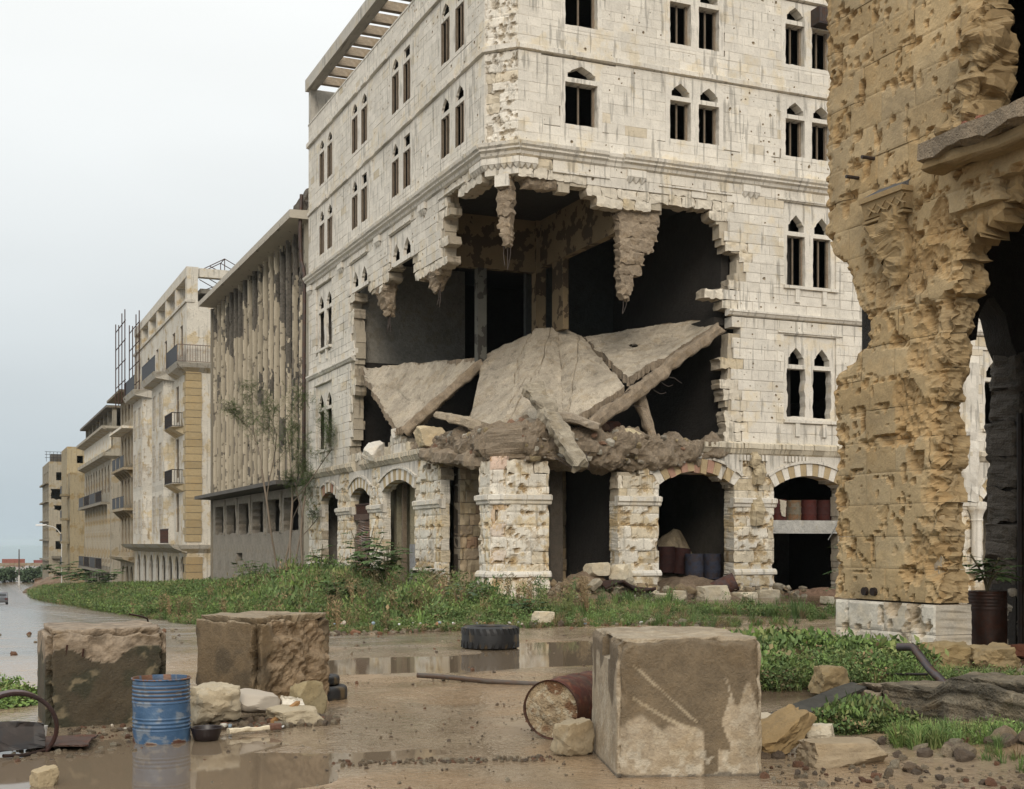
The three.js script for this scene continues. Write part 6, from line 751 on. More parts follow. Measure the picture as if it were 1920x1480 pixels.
stone('fallen_stone', 'squared pale stone on the wall stump above the left arches', 74, 0.5, 0.34, 0.5, [CX + 0.15, 5.16, CZ - 8.6], 0.1, COL.white, { skew: 0.06 });
{ const T = thing('crushed_drum', 'dark crushed drum lying in the debris under the slabs', 'drum', [16.45, 4.72, -32.75]); part(T, 'body', tint(rock(75, 0.85, 0.45, 0.5, { cuts: 10, rough: 0.03 }), [0.07, 0.055, 0.05]), MT.steel); const T2 = thing('crushed_tank', 'rust-brown crushed tank behind the leaning post', 'tank', [17.5, 4.6, -33.4]); part(T2, 'body', tint(rock(76, 1.0, 0.6, 0.6, { cuts: 8, rough: 0.03 }), [0.13, 0.075, 0.055]), MT.rust); }
// loose reinforcing wire
{ const r = rng(88); for (let k = 0; k < 7; k++) { const a = r(), p0 = V(17.2 + a * 1.6, 5.7 + a * 0.9, -32.55), pts = [[p0.x, p0.y, p0.z]]; for (let i = 1; i < 5; i++) pts.push([p0.x + i * 0.18 + jit3(r, 0.08), p0.y + i * 0.1 * (k % 2 ? 1 : -0.6) + jit3(r, 0.08), p0.z + 0.1 + jit3(r, 0.1)]); wpart(BLD, 'reinforcing_bar', boxUV(tint(tube(pts, 0.011, 5), [0.055, 0.042, 0.035])), MT.plain); } for (let k = 0; k < 6; k++) wpart(BLD, 'reinforcing_bar', boxUV(tint(tube([[15.0 + k * 0.12, 4.0, -31.7], [15.3 + k * 0.1, 3.7 + jit3(r, 0.1), -31.2], [15.6 + jit3(r, 0.3), 3.9 + jit3(r, 0.15), -31.3], [16.0 + jit3(r, 0.2), 4.15, -31.8]], 0.01, 5), [0.055, 0.042, 0.035])), MT.plain); }
// ---------------------------------------------------------------- drums
function drumGeo(r, h, o = {}) {
  const p = [[r * 0.97, 0], [r + 0.006, 0.004], [r + 0.006, 0.02], [r, 0.03]]; const ribs = o.ribs || [0.34, 0.67];
  for (const q of ribs) { const y = q * h; p.push([r, y - 0.025], [r + 0.012, y - 0.01], [r + 0.012, y + 0.01], [r, y + 0.025]); } p.push([r, h - 0.03], [r + 0.006, h - 0.02], [r + 0.006, h], [r - 0.008, h]); if (o.open) p.push([r - 0.01, h - 0.3]); else p.push([r - 0.012, h - 0.018]);
  const g = new THREE.LatheGeometry(p.map(([a, b]) => new THREE.Vector2(a, b)), o.seg || 36); if (o.dent) { const a = g.attributes.position; for (let i = 0; i < a.count; i++) { const x = a.getX(i), y = a.getY(i), z = a.getZ(i), k = 1 + o.dent * fbm(x * 3 + o.s, y * 3, z * 3, 3); a.setXYZ(i, x * k, y, z * k); } g.computeVertexNormals(); } return g;
}
function drum(name, label, pos, r, h, col, o = {}) { const T = thing(name, label, 'drum', pos, o.group, o.turn || 0); if (o.rx) T.rotation.x = o.rx; if (o.rz) T.rotation.z = o.rz; part(T, 'body', boxUV(tint(drumGeo(r, h, { dent: o.dent ?? 0.05, s: pos[0], ...o }), col)), o.mat || MT.rust); part(T, 'lid', boxUV(tint(new THREE.CylinderGeometry(r - 0.008, r - 0.008, 0.012, 36).translate(0, h - 0.02, 0), o.lid || col)), o.mat || MT.rust); if (o.base) part(T, 'base', boxUV(tint(new THREE.CylinderGeometry(r * 0.97, r * 0.97, 0.01, 36).translate(0, 0.012, 0), o.lid || col)), MT.rust); return T; }
const RED = [0.1, 0.03, 0.027], BLU = [0.05, 0.07, 0.12];
{
  const y = 2.345, z = CZ - 0.85, gs = 'drums on the shelf in the right arch'; drum('shelf_drum', 'red drum at the left end of the shelf, half hidden by the jamb', [CX + 9.2, y, z], 0.25, 0.66, RED, { group: gs }); drum('shelf_drum', 'red drum with a pale cloth over it on the shelf', [CX + 9.85, y, z + 0.05], 0.26, 0.66, RED, { group: gs }); drum('shelf_drum', 'grey-green drum in the middle of the shelf', [CX + 10.45, y, z], 0.25, 0.64, [0.25, 0.26, 0.2], { group: gs }); drum('shelf_drum', 'red drum right of the grey-green one on the shelf', [CX + 11.05, y, z - 0.02], 0.25, 0.66, RED, { group: gs }); drum('shelf_drum', 'dark red drum at the right end of the shelf', [CX + 11.62, y, z], 0.25, 0.66, scl(RED, 0.7), { group: gs });
  const c = slab([CX + 9.72, y + 0.66, z + 0.33], [CX + 9.98, y + 0.62, z + 0.34], [CX + 9.92, y + 0.12, z + 0.36], [CX + 9.78, y + 0.16, z + 0.36], { th: 0.012, rag: 0.025, amp: 0.02, nu: 10, nv: 12, col: [0.5, 0.45, 0.36] }); solo('pale_cloth', c, MT.plain, 'pale rag hanging on the red drum on the shelf', 'cloth');
  const gb = 'drums standing inside the second bay'; drum('rusty_blue_drum', 'rusty blue drum inside the second bay, left of two', [CX + 7.05, 0.55, CZ - 1.15], 0.28, 0.78, BLU, { group: gb }); drum('rusty_blue_drum', 'rusty blue drum inside the second bay, beside the right jamb', [CX + 7.72, 0.55, CZ - 1.2], 0.28, 0.78, BLU, { group: gb }); drum('dark_drum', 'dark drum at the left of the second bay', [CX + 5.9, 0.8, CZ - 1.9], 0.28, 0.8, [0.05, 0.05, 0.055], { group: gb }); drum('dark_drum', 'dark red drum in the middle of the second bay', [CX + 6.5, 0.75, CZ - 1.9], 0.28, 0.8, scl(RED, 0.35), { group: gb }); drum('dark_drum', 'dark red drum leaning behind the left blue drum', [CX + 6.9, 0.7, CZ - 1.75], 0.27, 0.8, scl(RED, 0.4), { group: gb, rz: -0.12 });
  drum('tipped_drum', 'rusty drum lying on the rubble in front of the second bay', [CX + 6.55, 0.22, CZ + 0.55], 0.27, 0.8, [0.13, 0.1, 0.1], { rz: -1.15, turn: -0.5, rx: 0 });
}
// rubble heaps in the openings
function heap(name, label, cx, cz, rx, rz, h, y0, col, seed) { const g = new THREE.CircleGeometry(1, 40); const A = new Acc(), nr = 16, ns = 40, P = []; for (let i = 0; i <= nr; i++) { const row = []; for (let k = 0; k < ns; k++) { const a = k / ns * 6.2832, q = i / nr, x = cx + Math.cos(a) * q * rx * (1 + 0.18 * n3(Math.cos(a) * 2 + seed, Math.sin(a) * 2, 3)), z = cz + Math.sin(a) * q * rz * (1 + 0.18 * n3(Math.cos(a) * 2 + seed, Math.sin(a) * 2, 7)); const pr = Math.pow(Math.max(0, Math.cos(q * 1.5708)), 1.3); row.push([x, y0 + h * pr * (1 + 0.5 * fbm(x * 1.7, z * 1.7, seed, 3)) + 0.07 * fbm(x * 6, z * 6, seed, 2) - 0.08 * q, z]); } P.push(row); } const r = rng(seed); for (let i = 0; i < nr; i++) for (let k = 0; k < ns; k++) { const j = (k + 1) % ns; A.quad(P[i][k], P[i][j], P[i + 1][j], P[i + 1][k], scl(col, 0.85 + 0.3 * r())); } return solo(name, A.build(), MT.earth, label, 'rubble heap'); }
heap('rubble_heap', 'brown rubble heap spilling from the opening beside the corner pier', CX + 2.8, CZ + 0.05, 1.5, 1.9, 0.85, 0, [0.3, 0.22, 0.15], 3); heap('rubble_heap', 'brown rubble heap with drums in the second bay', CX + 6.6, CZ - 0.7, 2.0, 2.6, 0.66, 0.02, [0.3, 0.22, 0.15], 5); heap('rubble_heap', 'pale heap of sacks and mortar behind the drums', CX + 6.9, CZ - 2.9, 2.3, 1.3, 1.7, 0.1, [0.42, 0.35, 0.25], 7); heap('rubble_heap', 'low reddish rubble in the doorway by the yellow pier', CX + 10.6, CZ + 0.1, 1.6, 1.3, 0.28, 0, [0.28, 0.17, 0.11], 9);
{
  const r = rng(66), L = []; for (let i = 0; i < 620; i++) { const w = r(); L.push({ p: w < 0.5 ? [CX + 1.6 + r() * 2.6, 0.1 + r() * 0.4, CZ + 1.2 - r() * 1.6] : [CX + 5 + r() * 4.4, 0.02 + r() * 0.3, CZ + 1.5 - r() * 2], s: 0.05 + r() * r() * 0.25 }); } scatter('rubble_fragments', 'broken stones at the foot of the arcade', L, MT.conc, [[0.5, 0.44, 0.34], [0.36, 0.3, 0.22], [0.42, 0.32, 0.2]]);
  const B = [['pale squared block on the heap beside the corner pier', 81, 0.62, 0.4, 0.5, [CX + 3.05, 0.72, CZ + 0.2], 0.1], ['pale block tilted against the second pier', 82, 0.55, 0.45, 0.5, [CX + 3.72, 0.6, CZ + 0.35], 0.6], ['long buff block lying before the second bay', 83, 1.05, 0.42, 0.55, [CX + 6.0, 0.02, CZ + 1.55], 0.15], ['thin pale slab lying left of the long buff block', 84, 0.6, 0.16, 0.5, [CX + 4.55, 0.1, CZ + 1.2], 0.8], ['wedge-shaped pale stone beside the long buff block', 85, 0.6, 0.3, 0.4, [CX + 5.05, 0.02, CZ + 1.35], 1.0], ['flat buff block right of the long buff block', 86, 0.7, 0.26, 0.5, [CX + 7.1, 0.02, CZ + 1.5], 0.4], ['buff block at the foot of the third pier', 87, 0.7, 0.3, 0.45, [CX + 7.85, 0.02, CZ + 1.45], 0.0], ['small flat slab leaning at the foot of the second pier', 88, 0.55, 0.2, 0.4, [CX + 4.2, 0.12, CZ + 0.95], 0.3], ['small cut stone alone in the grass before the third pier', 89, 0.42, 0.22, 0.3, [CX + 7.9, 0.02, CZ + 4.2], 0.6], ['small round stone at the edge of the weeds by the tyre', 90, 0.42, 0.24, 0.34, [10.9, 0.02, -23.6], 0.2]];
  for (const [lb, s, a, b, c, p, t] of B) stone('fallen_block', lb, s, a, b, c, p, t, scl([0.62, 0.55, 0.42], 0.85 + 0.2 * r()), { skew: 0.1, cuts: 3, rough: 0.03 });
  const T = thing('twisted_metal', 'bundle of scorched corrugated metal at the foot of the second pier', 'scrap', [CX + 3.5, 0.25, CZ + 0.9]); for (let k = 0; k < 6; k++) part(T, 'strip', boxUV(tint(tube([[-0.75, 0.32 - k * 0.03, k * 0.07], [-0.3, 0.34 + jit3(r, 0.04), 0.1 + k * 0.08], [0.2, 0.15 + jit3(r, 0.06), 0.2 + k * 0.05], [0.7, 0.0 + k * 0.03, 0.15 + k * 0.09]], 0.045, 6), [0.05, 0.035, 0.03])), MT.rust);
}

{ // window cooler and a loose cable on the right-hand facade
  const T = thing('window_cooler', 'dark box air cooler in the upper window beside the yellow pier', 'air cooler', [CX + 10.85, 17.45, CZ + 0.2]); const cs = part(T, 'case', new Acc().box(-0.36, 0, -0.35, 0.36, 0.5, 0.22, [0.06, 0.06, 0.062]).build(), MT.steel); for (let k = 0; k < 9; k++) part(cs, 'louvre', new Acc().box(-0.32 + k * 0.073, 0.05, 0.22, -0.29 + k * 0.073, 0.45, 0.24, [0.16, 0.15, 0.14]).build(), MT.steel);
  solo('loose_cable', boxUV(tint(tube([[CX + 11.55, 3.3, CZ + 0.02], [CX + 11.6, 2.7, CZ + 0.06], [CX + 11.4, 2.2, CZ + 0.08], [CX + 11.1, 1.75, CZ + 0.05]], 0.014, 6, 24), [0.2, 0.2, 0.19])), MT.plain, 'pale cable dangling in the right-hand arch', 'cable');
}
// ---------------------------------------------------------------- road blocks, drums, tyres and litter
// dense box, worn by noise; col(p, face) gives the stain colours
function concreteBlock(w, h, d, seg, wear, col) {
  const g = new THREE.BoxGeometry(w, h, d, seg, seg, seg); g.translate(0, h / 2, 0); let q = g.toNonIndexed(); q = mergeVertices((() => { const k = q.clone(); k.deleteAttribute('normal'); k.deleteAttribute('uv'); return k; })(), 1e-4); const p = q.attributes.position, C = new Float32Array(p.count * 3);
  for (let i = 0; i < p.count; i++) { const v = V(p.getX(i), p.getY(i), p.getZ(i)), o = v.clone(); wear(v, o); p.setXYZ(i, v.x, v.y, v.z); const c = col(o); C[3 * i] = c[0]; C[3 * i + 1] = c[1]; C[3 * i + 2] = c[2]; }
  q.setAttribute('color', new THREE.BufferAttribute(C, 3)); q = q.toNonIndexed(); q.computeVertexNormals(); return boxUV(q);
}
function wearEdges(v, o, w, h, d, amt, seed, top) {     // nibble arrises, roughen faces
  const ex = w / 2 - Math.abs(o.x), ez = d / 2 - Math.abs(o.z), ey = h - o.y, s = [ex, ez, ey].sort((a, b) => a - b), e = s[1];
  const n = fbm(o.x * 7 + seed, o.y * 7, o.z * 7, 4), k = Math.max(0, 1 - e / (0.05 + 0.09 * Math.max(0, n + 0.2))), cut = k * k * amt * (0.5 + 1.6 * Math.max(0, n + 0.25));
  const c = V(0, h * 0.5, 0), dir = v.clone().sub(c).normalize(); v.addScaledVector(dir, -cut); const f = 0.008 * fbm(o.x * 9, o.y * 9 + seed, o.z * 9, 4); v.addScaledVector(dir, f);
  if (top && o.y > h - 1e-3) v.y += 0.02 * fbm(o.x * 5, seed, o.z * 5, 3);
}
const mix3 = (a, b, t) => [mix(a[0], b[0], t), mix(a[1], b[1], t), mix(a[2], b[2], t)];
const stain = (x, y, z, f, s, lo = -0.02, hi = 0.05) => sstep(lo, hi, fbm(x * f + s, y * f, z * f + s, 5));
{ // dark mossy block
  const w = 1.06, h = 0.9, d = 1.0, T = thing('concrete_block', 'dark mossy concrete block behind the blue drum', 'concrete block', [1.24, -0.02, -12.6], 'concrete road blocks', 0.02);
  const lip = (o) => 0.66 + 0.12 * fbm(o.x * 3.2, 2, o.z * 3.2, 4) * 2;
  part(T, 'body', concreteBlock(w, h, d, 56, (v, o) => { wearEdges(v, o, w, h, d, 0.13, 3, true); if (o.y > lip(o) && o.y < h - 0.001) { const n = fbm(o.x * 8, o.y * 8, o.z * 8, 4); v.z -= Math.sign(o.z) * (0.02 + 0.05 * n) * (Math.abs(o.z) > d / 2 - 0.01 ? 1 : 0); } }, (o) => {
    const n = fbm(o.x * 5, o.y * 5, o.z * 5, 4), m = fbm(o.x * 14, o.y * 14, o.z * 14, 3); let c = mix3([0.075, 0.058, 0.034], [0.045, 0.042, 0.022], sstep(-0.15, 0.25, n)); const hol = sstep(0.2, 0.3, m) * 0.6; c = mix3(c, [0.3, 0.24, 0.15], hol * sstep(0, 0.2, n)); if (o.y > lip(o)) c = mix3([0.33, 0.26, 0.19], [0.22, 0.17, 0.12], sstep(-0.1, 0.3, m)); return c; }), MT.block);
  for (const [x, y] of [[-0.36, 0.66], [-0.22, 0.62]]) part(T, 'steel_stub', boxUV(tint(bar([x, y, 0.49], [x + 0.01, y + 0.1, 0.5], 0.009, 6), COL.rust)), MT.rust);
  part(T, 'bent_bar', boxUV(tint(tube([[0.44, 0.5, -0.4], [0.5, 0.88, -0.42], [0.46, 0.94, -0.38], [0.3, 0.98, -0.3]], 0.01, 6), [0.06, 0.05, 0.045])), MT.steel);
}
{ // brown broken block
  const w = 1.06, h = 0.95, d = 0.95, T = thing('concrete_block', 'brown concrete block with one shattered side behind the rubble and sack', 'concrete block', [2.88, -0.02, -13.02], 'concrete road blocks', 0.5);
  part(T, 'body', concreteBlock(w, h, d, 60, (v, o) => { wearEdges(v, o, w, h, d, 0.16, 9, true); if (o.z > d / 2 - 1e-3) { const k = sstep(-0.42, -0.25, o.x + 0.15 * fbm(o.y * 4, 1, 5, 3)), n = fbm(o.x * 4.5 + 2, o.y * 4.5, 7, 5); v.z -= k * (0.03 + 0.16 * Math.max(-0.2, n) + 0.05 * fbm(o.x * 16, o.y * 16, 3, 3)); } if (o.x > w / 2 - 1e-3) v.x -= 0.08 * Math.max(0, fbm(o.y * 4, o.z * 4, 5, 4) + 0.2); if (o.x < 0.1 && o.x > -0.28 && o.y > 0.72 + 0.05 * n3(o.x * 9, 1, 1) && o.z > 0.3) v.z -= 0.07; }, (o) => {
    const n = fbm(o.x * 4, o.y * 4, o.z * 4, 4), m = fbm(o.x * 13, o.y * 13, o.z * 13, 3), sh = o.z > d / 2 - 1e-3 ? sstep(-0.42, -0.25, o.x + 0.15 * fbm(o.y * 4, 1, 5, 3)) : 0; let c = mix3([0.2, 0.145, 0.085], [0.12, 0.09, 0.055], sstep(-0.1, 0.2, n)); c = mix3(c, mix3([0.34, 0.25, 0.16], [0.25, 0.18, 0.11], sstep(-0.1, 0.25, m)), sh * 0.9); if (o.y > h - 0.06) c = mix3(c, [0.36, 0.29, 0.2], 0.7); return c; }), MT.block);
}
{ // pale block in front, wet down one side
  const w = 1.05, h = 1.0, d = 1.24, T = thing('concrete_block', 'pale smooth concrete block with wet stains in the right foreground', 'concrete block', [4.96, -0.02, -8.4], 'concrete road blocks', -0.32);
  const dry = [0.42, 0.345, 0.25], wet = [0.185, 0.14, 0.088];
  part(T, 'body', concreteBlock(w, h, d, 72, (v, o) => { wearEdges(v, o, w, h, d, 0.05, 21, true); const a = Math.hypot(o.x + w / 2 - 0.02, (o.z - d / 2) * 0.8, (o.y - h) * 1.0); if (a < 0.2) v.x += 0.03 * (1 - a / 0.2), v.z -= 0.04 * (1 - a / 0.2) * (1 + fbm(o.x * 20, o.y * 20, 3, 3)); if (o.x < -w / 2 + 1e-3 && o.z > -0.05 && o.z < 0.3 && o.y > 0.83) v.x += 0.05; }, (o) => {
    const n = fbm(o.x * 4, o.y * 4, o.z * 4, 4), m = fbm(o.x * 16, o.y * 16, o.z * 16, 3); let W = 0;
    if (o.x < -w / 2 + 1e-3) { const dr = Math.max(0, n3(o.z * 7.5, 3, 1)) * 0.55 + 0.05; W = sstep(-0.01, 0.012, o.y - (h - 0.12 - dr * 0.75)); }
    else if (o.z > d / 2 - 1e-3) { const b = 0.32 + 0.16 * n3(o.x * 3 + 2, 1, 1) - 0.05 * o.x + 0.05 * n3(o.x * 14, 4, 1), run = o.x > 0.1 && o.x < 0.2 ? 1 : 0; W = Math.max(sstep(-0.02, 0.03, o.y - b), run); if (o.x > 0.24 + 0.05 * n3(o.y * 5, 2, 2)) W *= sstep(-0.01, 0.02, o.y - 0.6 - 0.12 * n3(o.x * 12, 1, 7)); }
    else if (o.y > h - 1e-3) W = 0.3; let c = mix3(dry, [0.5, 0.43, 0.33], sstep(0.05, 0.3, m + n * 0.5)); c = mix3(c, scl(wet, 1 + 0.3 * n), W); const sc = Math.abs(o.y - 0.36 - 0.45 * o.x * o.x + 0.35 * o.x) < 0.012 || Math.abs(o.y - 0.62 + 0.9 * (o.x + 0.2)) < 0.01; if (o.z > d / 2 - 1e-3 && sc && o.x < 0.05 && o.x > -0.42) c = mix3(c, [0.5, 0.42, 0.3], 0.7); if (o.z > d / 2 - 1e-3 && o.y < 0.2 && m > 0.15) c = mix3(c, [0.6, 0.54, 0.44], 0.6); if (o.y < 0.03 + 0.03 * n) c = mix3(c, [0.08, 0.065, 0.05], 0.7); return c; }), MT.block);
}
// paint that wears off: colours from noise on a dense lathe
function paintLathe(prof, seg, col, dent = 0) { const g = new THREE.LatheGeometry(prof.map(([a, b]) => new THREE.Vector2(a, b)), seg), p = g.attributes.position, C = new Float32Array(p.count * 3); for (let i = 0; i < p.count; i++) { const x = p.getX(i), y = p.getY(i), z = p.getZ(i), k = 1 + dent * fbm(x * 4, y * 4, z * 4 + 5, 3), c = col(x, y, z); p.setXYZ(i, x * k, y, z * k); C.set(c, 3 * i); } g.setAttribute('color', new THREE.BufferAttribute(C, 3)); g.computeVertexNormals(); return boxUV(g); }
{
  const T = thing('blue_drum', 'dented blue ribbed steel drum standing in the puddle', 'drum', [1.58, -0.05, -11.08]), R = 0.236, H = 0.57, pr = [[R * 0.96, 0], [R, 0.01]]; for (let i = 1; i < 110; i++) { const y = i / 110 * H, on = (y > 0.14 && y < 0.25) || (y > 0.36 && y < 0.52) ? 1 : 0.0, bulge = 0.004 * on * Math.sin(y * 2 * Math.PI / 0.033); pr.push([R + bulge + 0.002 * Math.sin(y * 9), y]); } pr.push([R + 0.008, H - 0.012], [R + 0.008, H], [R - 0.006, H], [R - 0.008, H - 0.1], [R - 0.012, 0.02]);
  const m = new THREE.MeshStandardMaterial({ vertexColors: true, roughness: 0.5, metalness: 0.1, side: THREE.DoubleSide, bumpMap: MT.conc.bumpMap, bumpScale: 0.004 });
  part(T, 'body', paintLathe(pr, 110, (x, y, z) => { const n = fbm(x * 8, y * 8, z * 8, 4), f = fbm(x * 20, y * 22, z * 20, 4); let c = mix3([0.045, 0.10, 0.19], [0.075, 0.14, 0.235], sstep(-0.2, 0.3, n)); c = mix3(c, [0.27, 0.28, 0.28], 0.5 * sstep(0.12, 0.34, f + n * 0.5)); const low = 0.06 + 0.11 * fbm(x * 7, 2, z * 7, 5); if (y < low) c = mix3([0.1, 0.045, 0.03], [0.3, 0.26, 0.22], sstep(-0.012, 0.0, y - low)); if (y > H - 0.012 && n > 0) c = [0.2, 0.1, 0.06]; if (Math.hypot(x, z) < R - 0.004 && y < H - 0.02) c = [0.1, 0.07, 0.05]; return c; }, 0.05), m);
  part(T, 'inner_water', boxUV(tint(new THREE.CylinderGeometry(R - 0.02, R - 0.02, 0.01, 40).translate(0, H - 0.16, 0), [0.06, 0.05, 0.04])), new THREE.MeshStandardMaterial({ vertexColors: true, roughness: 0.08 }));
}
{
  const R = 0.245, H = 0.86, T = thing('red_rusted_drum', 'rust-red drum lying on its side against the pale block', 'drum', [4.58, 0.25, -9.76]); const q = new THREE.Quaternion().setFromUnitVectors(V(0, 1, 0), V(0.77, 0.0, -0.64).normalize()); T.quaternion.copy(q);
  const pr = [[R - 0.004, 0.02], [R + 0.006, 0.0], [R + 0.008, 0.012], [R, 0.025]]; for (let i = 1; i < 60; i++) { const y = 0.025 + i / 60 * (H - 0.05); pr.push([R + 0.01 * Math.exp(-(((y - 0.3) / 0.015) ** 2)) + 0.01 * Math.exp(-(((y - 0.58) / 0.015) ** 2)), y]); } pr.push([R + 0.008, H - 0.012], [R - 0.004, H]);
  part(T, 'body', paintLathe(pr, 80, (x, y, z) => { const n = fbm(x * 6, y * 6, z * 6, 4), f = fbm(x * 22, y * 22, z * 22, 3); let c = mix3([0.105, 0.04, 0.028], [0.085, 0.05, 0.034], sstep(-0.15, 0.2, n)); return mix3(c, [0.2, 0.12, 0.075], 0.7 * sstep(0.1, 0.3, f)); }, 0.04), MT.rust);
  const nr = 26, A = new Acc(); const P = (i, k) => { const a = k / 64 * 6.2832, rr = i / nr * (R - 0.004); const x = Math.cos(a) * rr, z = Math.sin(a) * rr, y = 0.03 + 0.012 * fbm(x * 9, 2, z * 9, 3) - 0.02 * Math.exp(-(((rr - 0.06) / 0.05) ** 2)); return [x, y, z]; }; for (let i = 0; i < nr; i++) for (let k = 0; k < 64; k++) { const m = P(i, k), n = fbm(m[0] * 7, 1, m[2] * 7, 4), f = fbm(m[0] * 24, 1, m[2] * 24, 3); let c = mix3([0.40, 0.31, 0.2], [0.19, 0.1, 0.05], sstep(-0.05, 0.25, n)); c = mix3(c, [0.52, 0.46, 0.35], 0.7 * sstep(0.1, 0.25, f - n * 0.4)); A.quad(P(i, k), P(i, k + 1), P(i + 1, k + 1), P(i + 1, k), c); } part(T, 'end_plate', A.build(), MT.conc, 'corroded end plate flaking to tan');
}
stone('rubble_stone', 'buff stone wedged between the red drum and the pale block', 101, 0.28, 0.27, 0.26, [4.42, -0.01, -9.02], 0.3, [0.33, 0.27, 0.18], { cuts: 9, rough: 0.1 });
{ // truck tyre lying flat, small tyres behind the block
  function tyre(T, R, W, lugs) { const pr = [[R * 0.56, 0.03], [R * 0.6, 0.0], [R * 0.9, 0.0], [R * 0.98, W * 0.12], [R, W * 0.3], [R, W * 0.7], [R * 0.98, W * 0.88], [R * 0.9, W], [R * 0.6, W], [R * 0.55, W * 0.93], [R * 0.6, W * 0.86], [R * 0.84, W * 0.8], [R * 0.86, W * 0.2], [R * 0.62, 0.06]]; const rub = new THREE.MeshStandardMaterial({ vertexColors: true, roughness: 0.55 }); part(T, 'carcass', paintLathe(pr, 96, (x, y, z) => { const n = fbm(x * 5 + R, y * 5, z * 5, 4); return mix3([0.014, 0.014, 0.015], [0.1, 0.07, 0.035], sstep(0.12, 0.26, n) * (Math.hypot(x, z) > R * 0.9 ? 0.9 : 0.3)); }, 0.012), rub); for (let k = 0; k < lugs; k++) { const a = k / lugs * 6.2832, A = new Acc(new THREE.Matrix4().makeRotationY(a)); for (const [y0, y1, s] of [[W * 0.06, W * 0.36, 0.03], [W * 0.64, W * 0.94, -0.03]]) A.hexa([[R * 0.93, y0, -0.03 + s], [R * 1.012, y0 + 0.01, -0.028 + s], [R * 1.018, y1, -0.022], [R * 0.94, y1, -0.022], [R * 0.93, y0, 0.03 + s], [R * 1.012, y0 + 0.01, 0.028 + s], [R * 1.018, y1, 0.03], [R * 0.94, y1, 0.03]], [0.013, 0.013, 0.014]); part(T, 'tread_lug', A.build(), rub); } }
  tyre(thing('truck_tyre', 'big worn truck tyre lying flat on the muddy road', 'tyre', [7.75, -0.02, -18.75]), 0.455, 0.36, 26);
  const g = 'small tyres behind the brown block'; tyre(thing('car_tyre', 'lower black car tyre behind the brown block', 'tyre', [3.56, -0.01, -13.2], g), 0.24, 0.16, 0); tyre(thing('car_tyre', 'upper black car tyre stacked behind the brown block', 'tyre', [3.52, 0.15, -13.28], g), 0.22, 0.1, 0);
}
solo('grey_pipe', boxUV(tint(tube([[5.05, 0.07, -14.5], [5.35, 0.06, -14.2], [5.75, 0.035, -13.75], [6.1, 0.03, -13.4], [6.6, 0.03, -12.95]], 0.03, 10, 40), [0.13, 0.135, 0.125])), MT.steel, 'long grey pipe lying across the muddy road', 'pipe');
stone('rubble_stone', 'large pale angular stone beside the blue drum', 102, 0.46, 0.33, 0.42, [2.1, -0.02, -11.72], 0.4, [0.43, 0.37, 0.27], { cuts: 10, rough: 0.14 }); stone('rubble_stone', 'upright mossy stone slab before the brown block', 103, 0.28, 0.34, 0.2, [3.06, -0.02, -12.0], 0.3, [0.30, 0.25, 0.15], { cuts: 4 }); stone('rubble_stone', 'low pale stone under the wooden stick', 104, 0.42, 0.16, 0.3, [2.86, -0.02, -11.55], 0.2, [0.4, 0.34, 0.24], { cuts: 7, rough: 0.12 });
{ const g = rock(105, 0.52, 0.2, 0.36, { cuts: 14, rough: 0.03, detail: 7 }); const m = solo('grey_sack', tint(g, [0.40, 0.35, 0.285]), MT.plain, 'slumped grey sack lying on the rubble before the brown block', 'sack'); m.position.set(2.52, 0.06, -11.95); m.rotation.set(0.1, 0.5, -0.12); }
solo('white_rag', slab([2.78, 0.2, -11.9], [2.98, 0.17, -11.85], [2.95, 0.06, -11.7], [2.76, 0.08, -11.75], { th: 0.02, rag: 0.03, amp: 0.06, nu: 12, nv: 10, col: [0.6, 0.55, 0.46], seed: 5 }), MT.plain, 'crumpled white rag by the wooden stick', 'rag');
solo('wooden_stick', new Acc().hexa([[2.6, 0.02, -11.5], [2.63, 0.02, -11.48], [2.63, 0.05, -11.48], [2.6, 0.05, -11.5], [2.86, 0.17, -11.6], [2.89, 0.17, -11.57], [2.89, 0.2, -11.57], [2.86, 0.2, -11.6]].map((p) => p), [0.36, 0.2, 0.08]).build(), MT.wood, 'short brown wooden stick leaning on the pale stone', 'stick');
{ const pr = [[0.06, 0.004], [0.1, 0.006], [0.118, 0.06], [0.125, 0.1], [0.13, 0.104], [0.128, 0.112], [0.118, 0.108], [0.108, 0.06], [0.09, 0.025], [0.0, 0.02]]; const T = thing('rubber_bowl', 'black rubber bowl on the wet ground by the blue drum', 'bowl', [1.93, -0.015, -10.95]); part(T, 'bowl', paintLathe(pr, 40, () => [0.02, 0.014, 0.014], 0.15), new THREE.MeshStandardMaterial({ vertexColors: true, roughness: 0.4, side: THREE.DoubleSide })); part(T, 'water', boxUV(tint(new THREE.CylinderGeometry(0.108, 0.108, 0.004, 28).translate(0, 0.07, 0), [0.03, 0.025, 0.02])), new THREE.MeshStandardMaterial({ vertexColors: true, roughness: 0.06 })); }
{ const T = thing('dry_bone', 'pale knobbly bone lying beside the rubber bowl', 'bone', [2.3, 0.0, -11.1]); part(T, 'shaft', loft([[-0.17, 0.03, 0.02], [-0.05, 0.035, 0], [0.08, 0.03, -0.02], [0.2, 0.035, -0.03]], [[0.028, 0.022], [0.018, 0.018], [0.024, 0.02], [0.02, 0.018]], { amp: 0.012, fr: 14, col: [0.6, 0.52, 0.38] }), MT.plain); part(T, 'dark_end', loft([[0.2, 0.035, -0.03], [0.3, 0.04, -0.04]], [[0.025, 0.025], [0.03, 0.025]], { amp: 0.01, fr: 14, col: [0.12, 0.06, 0.04] }), MT.plain); }
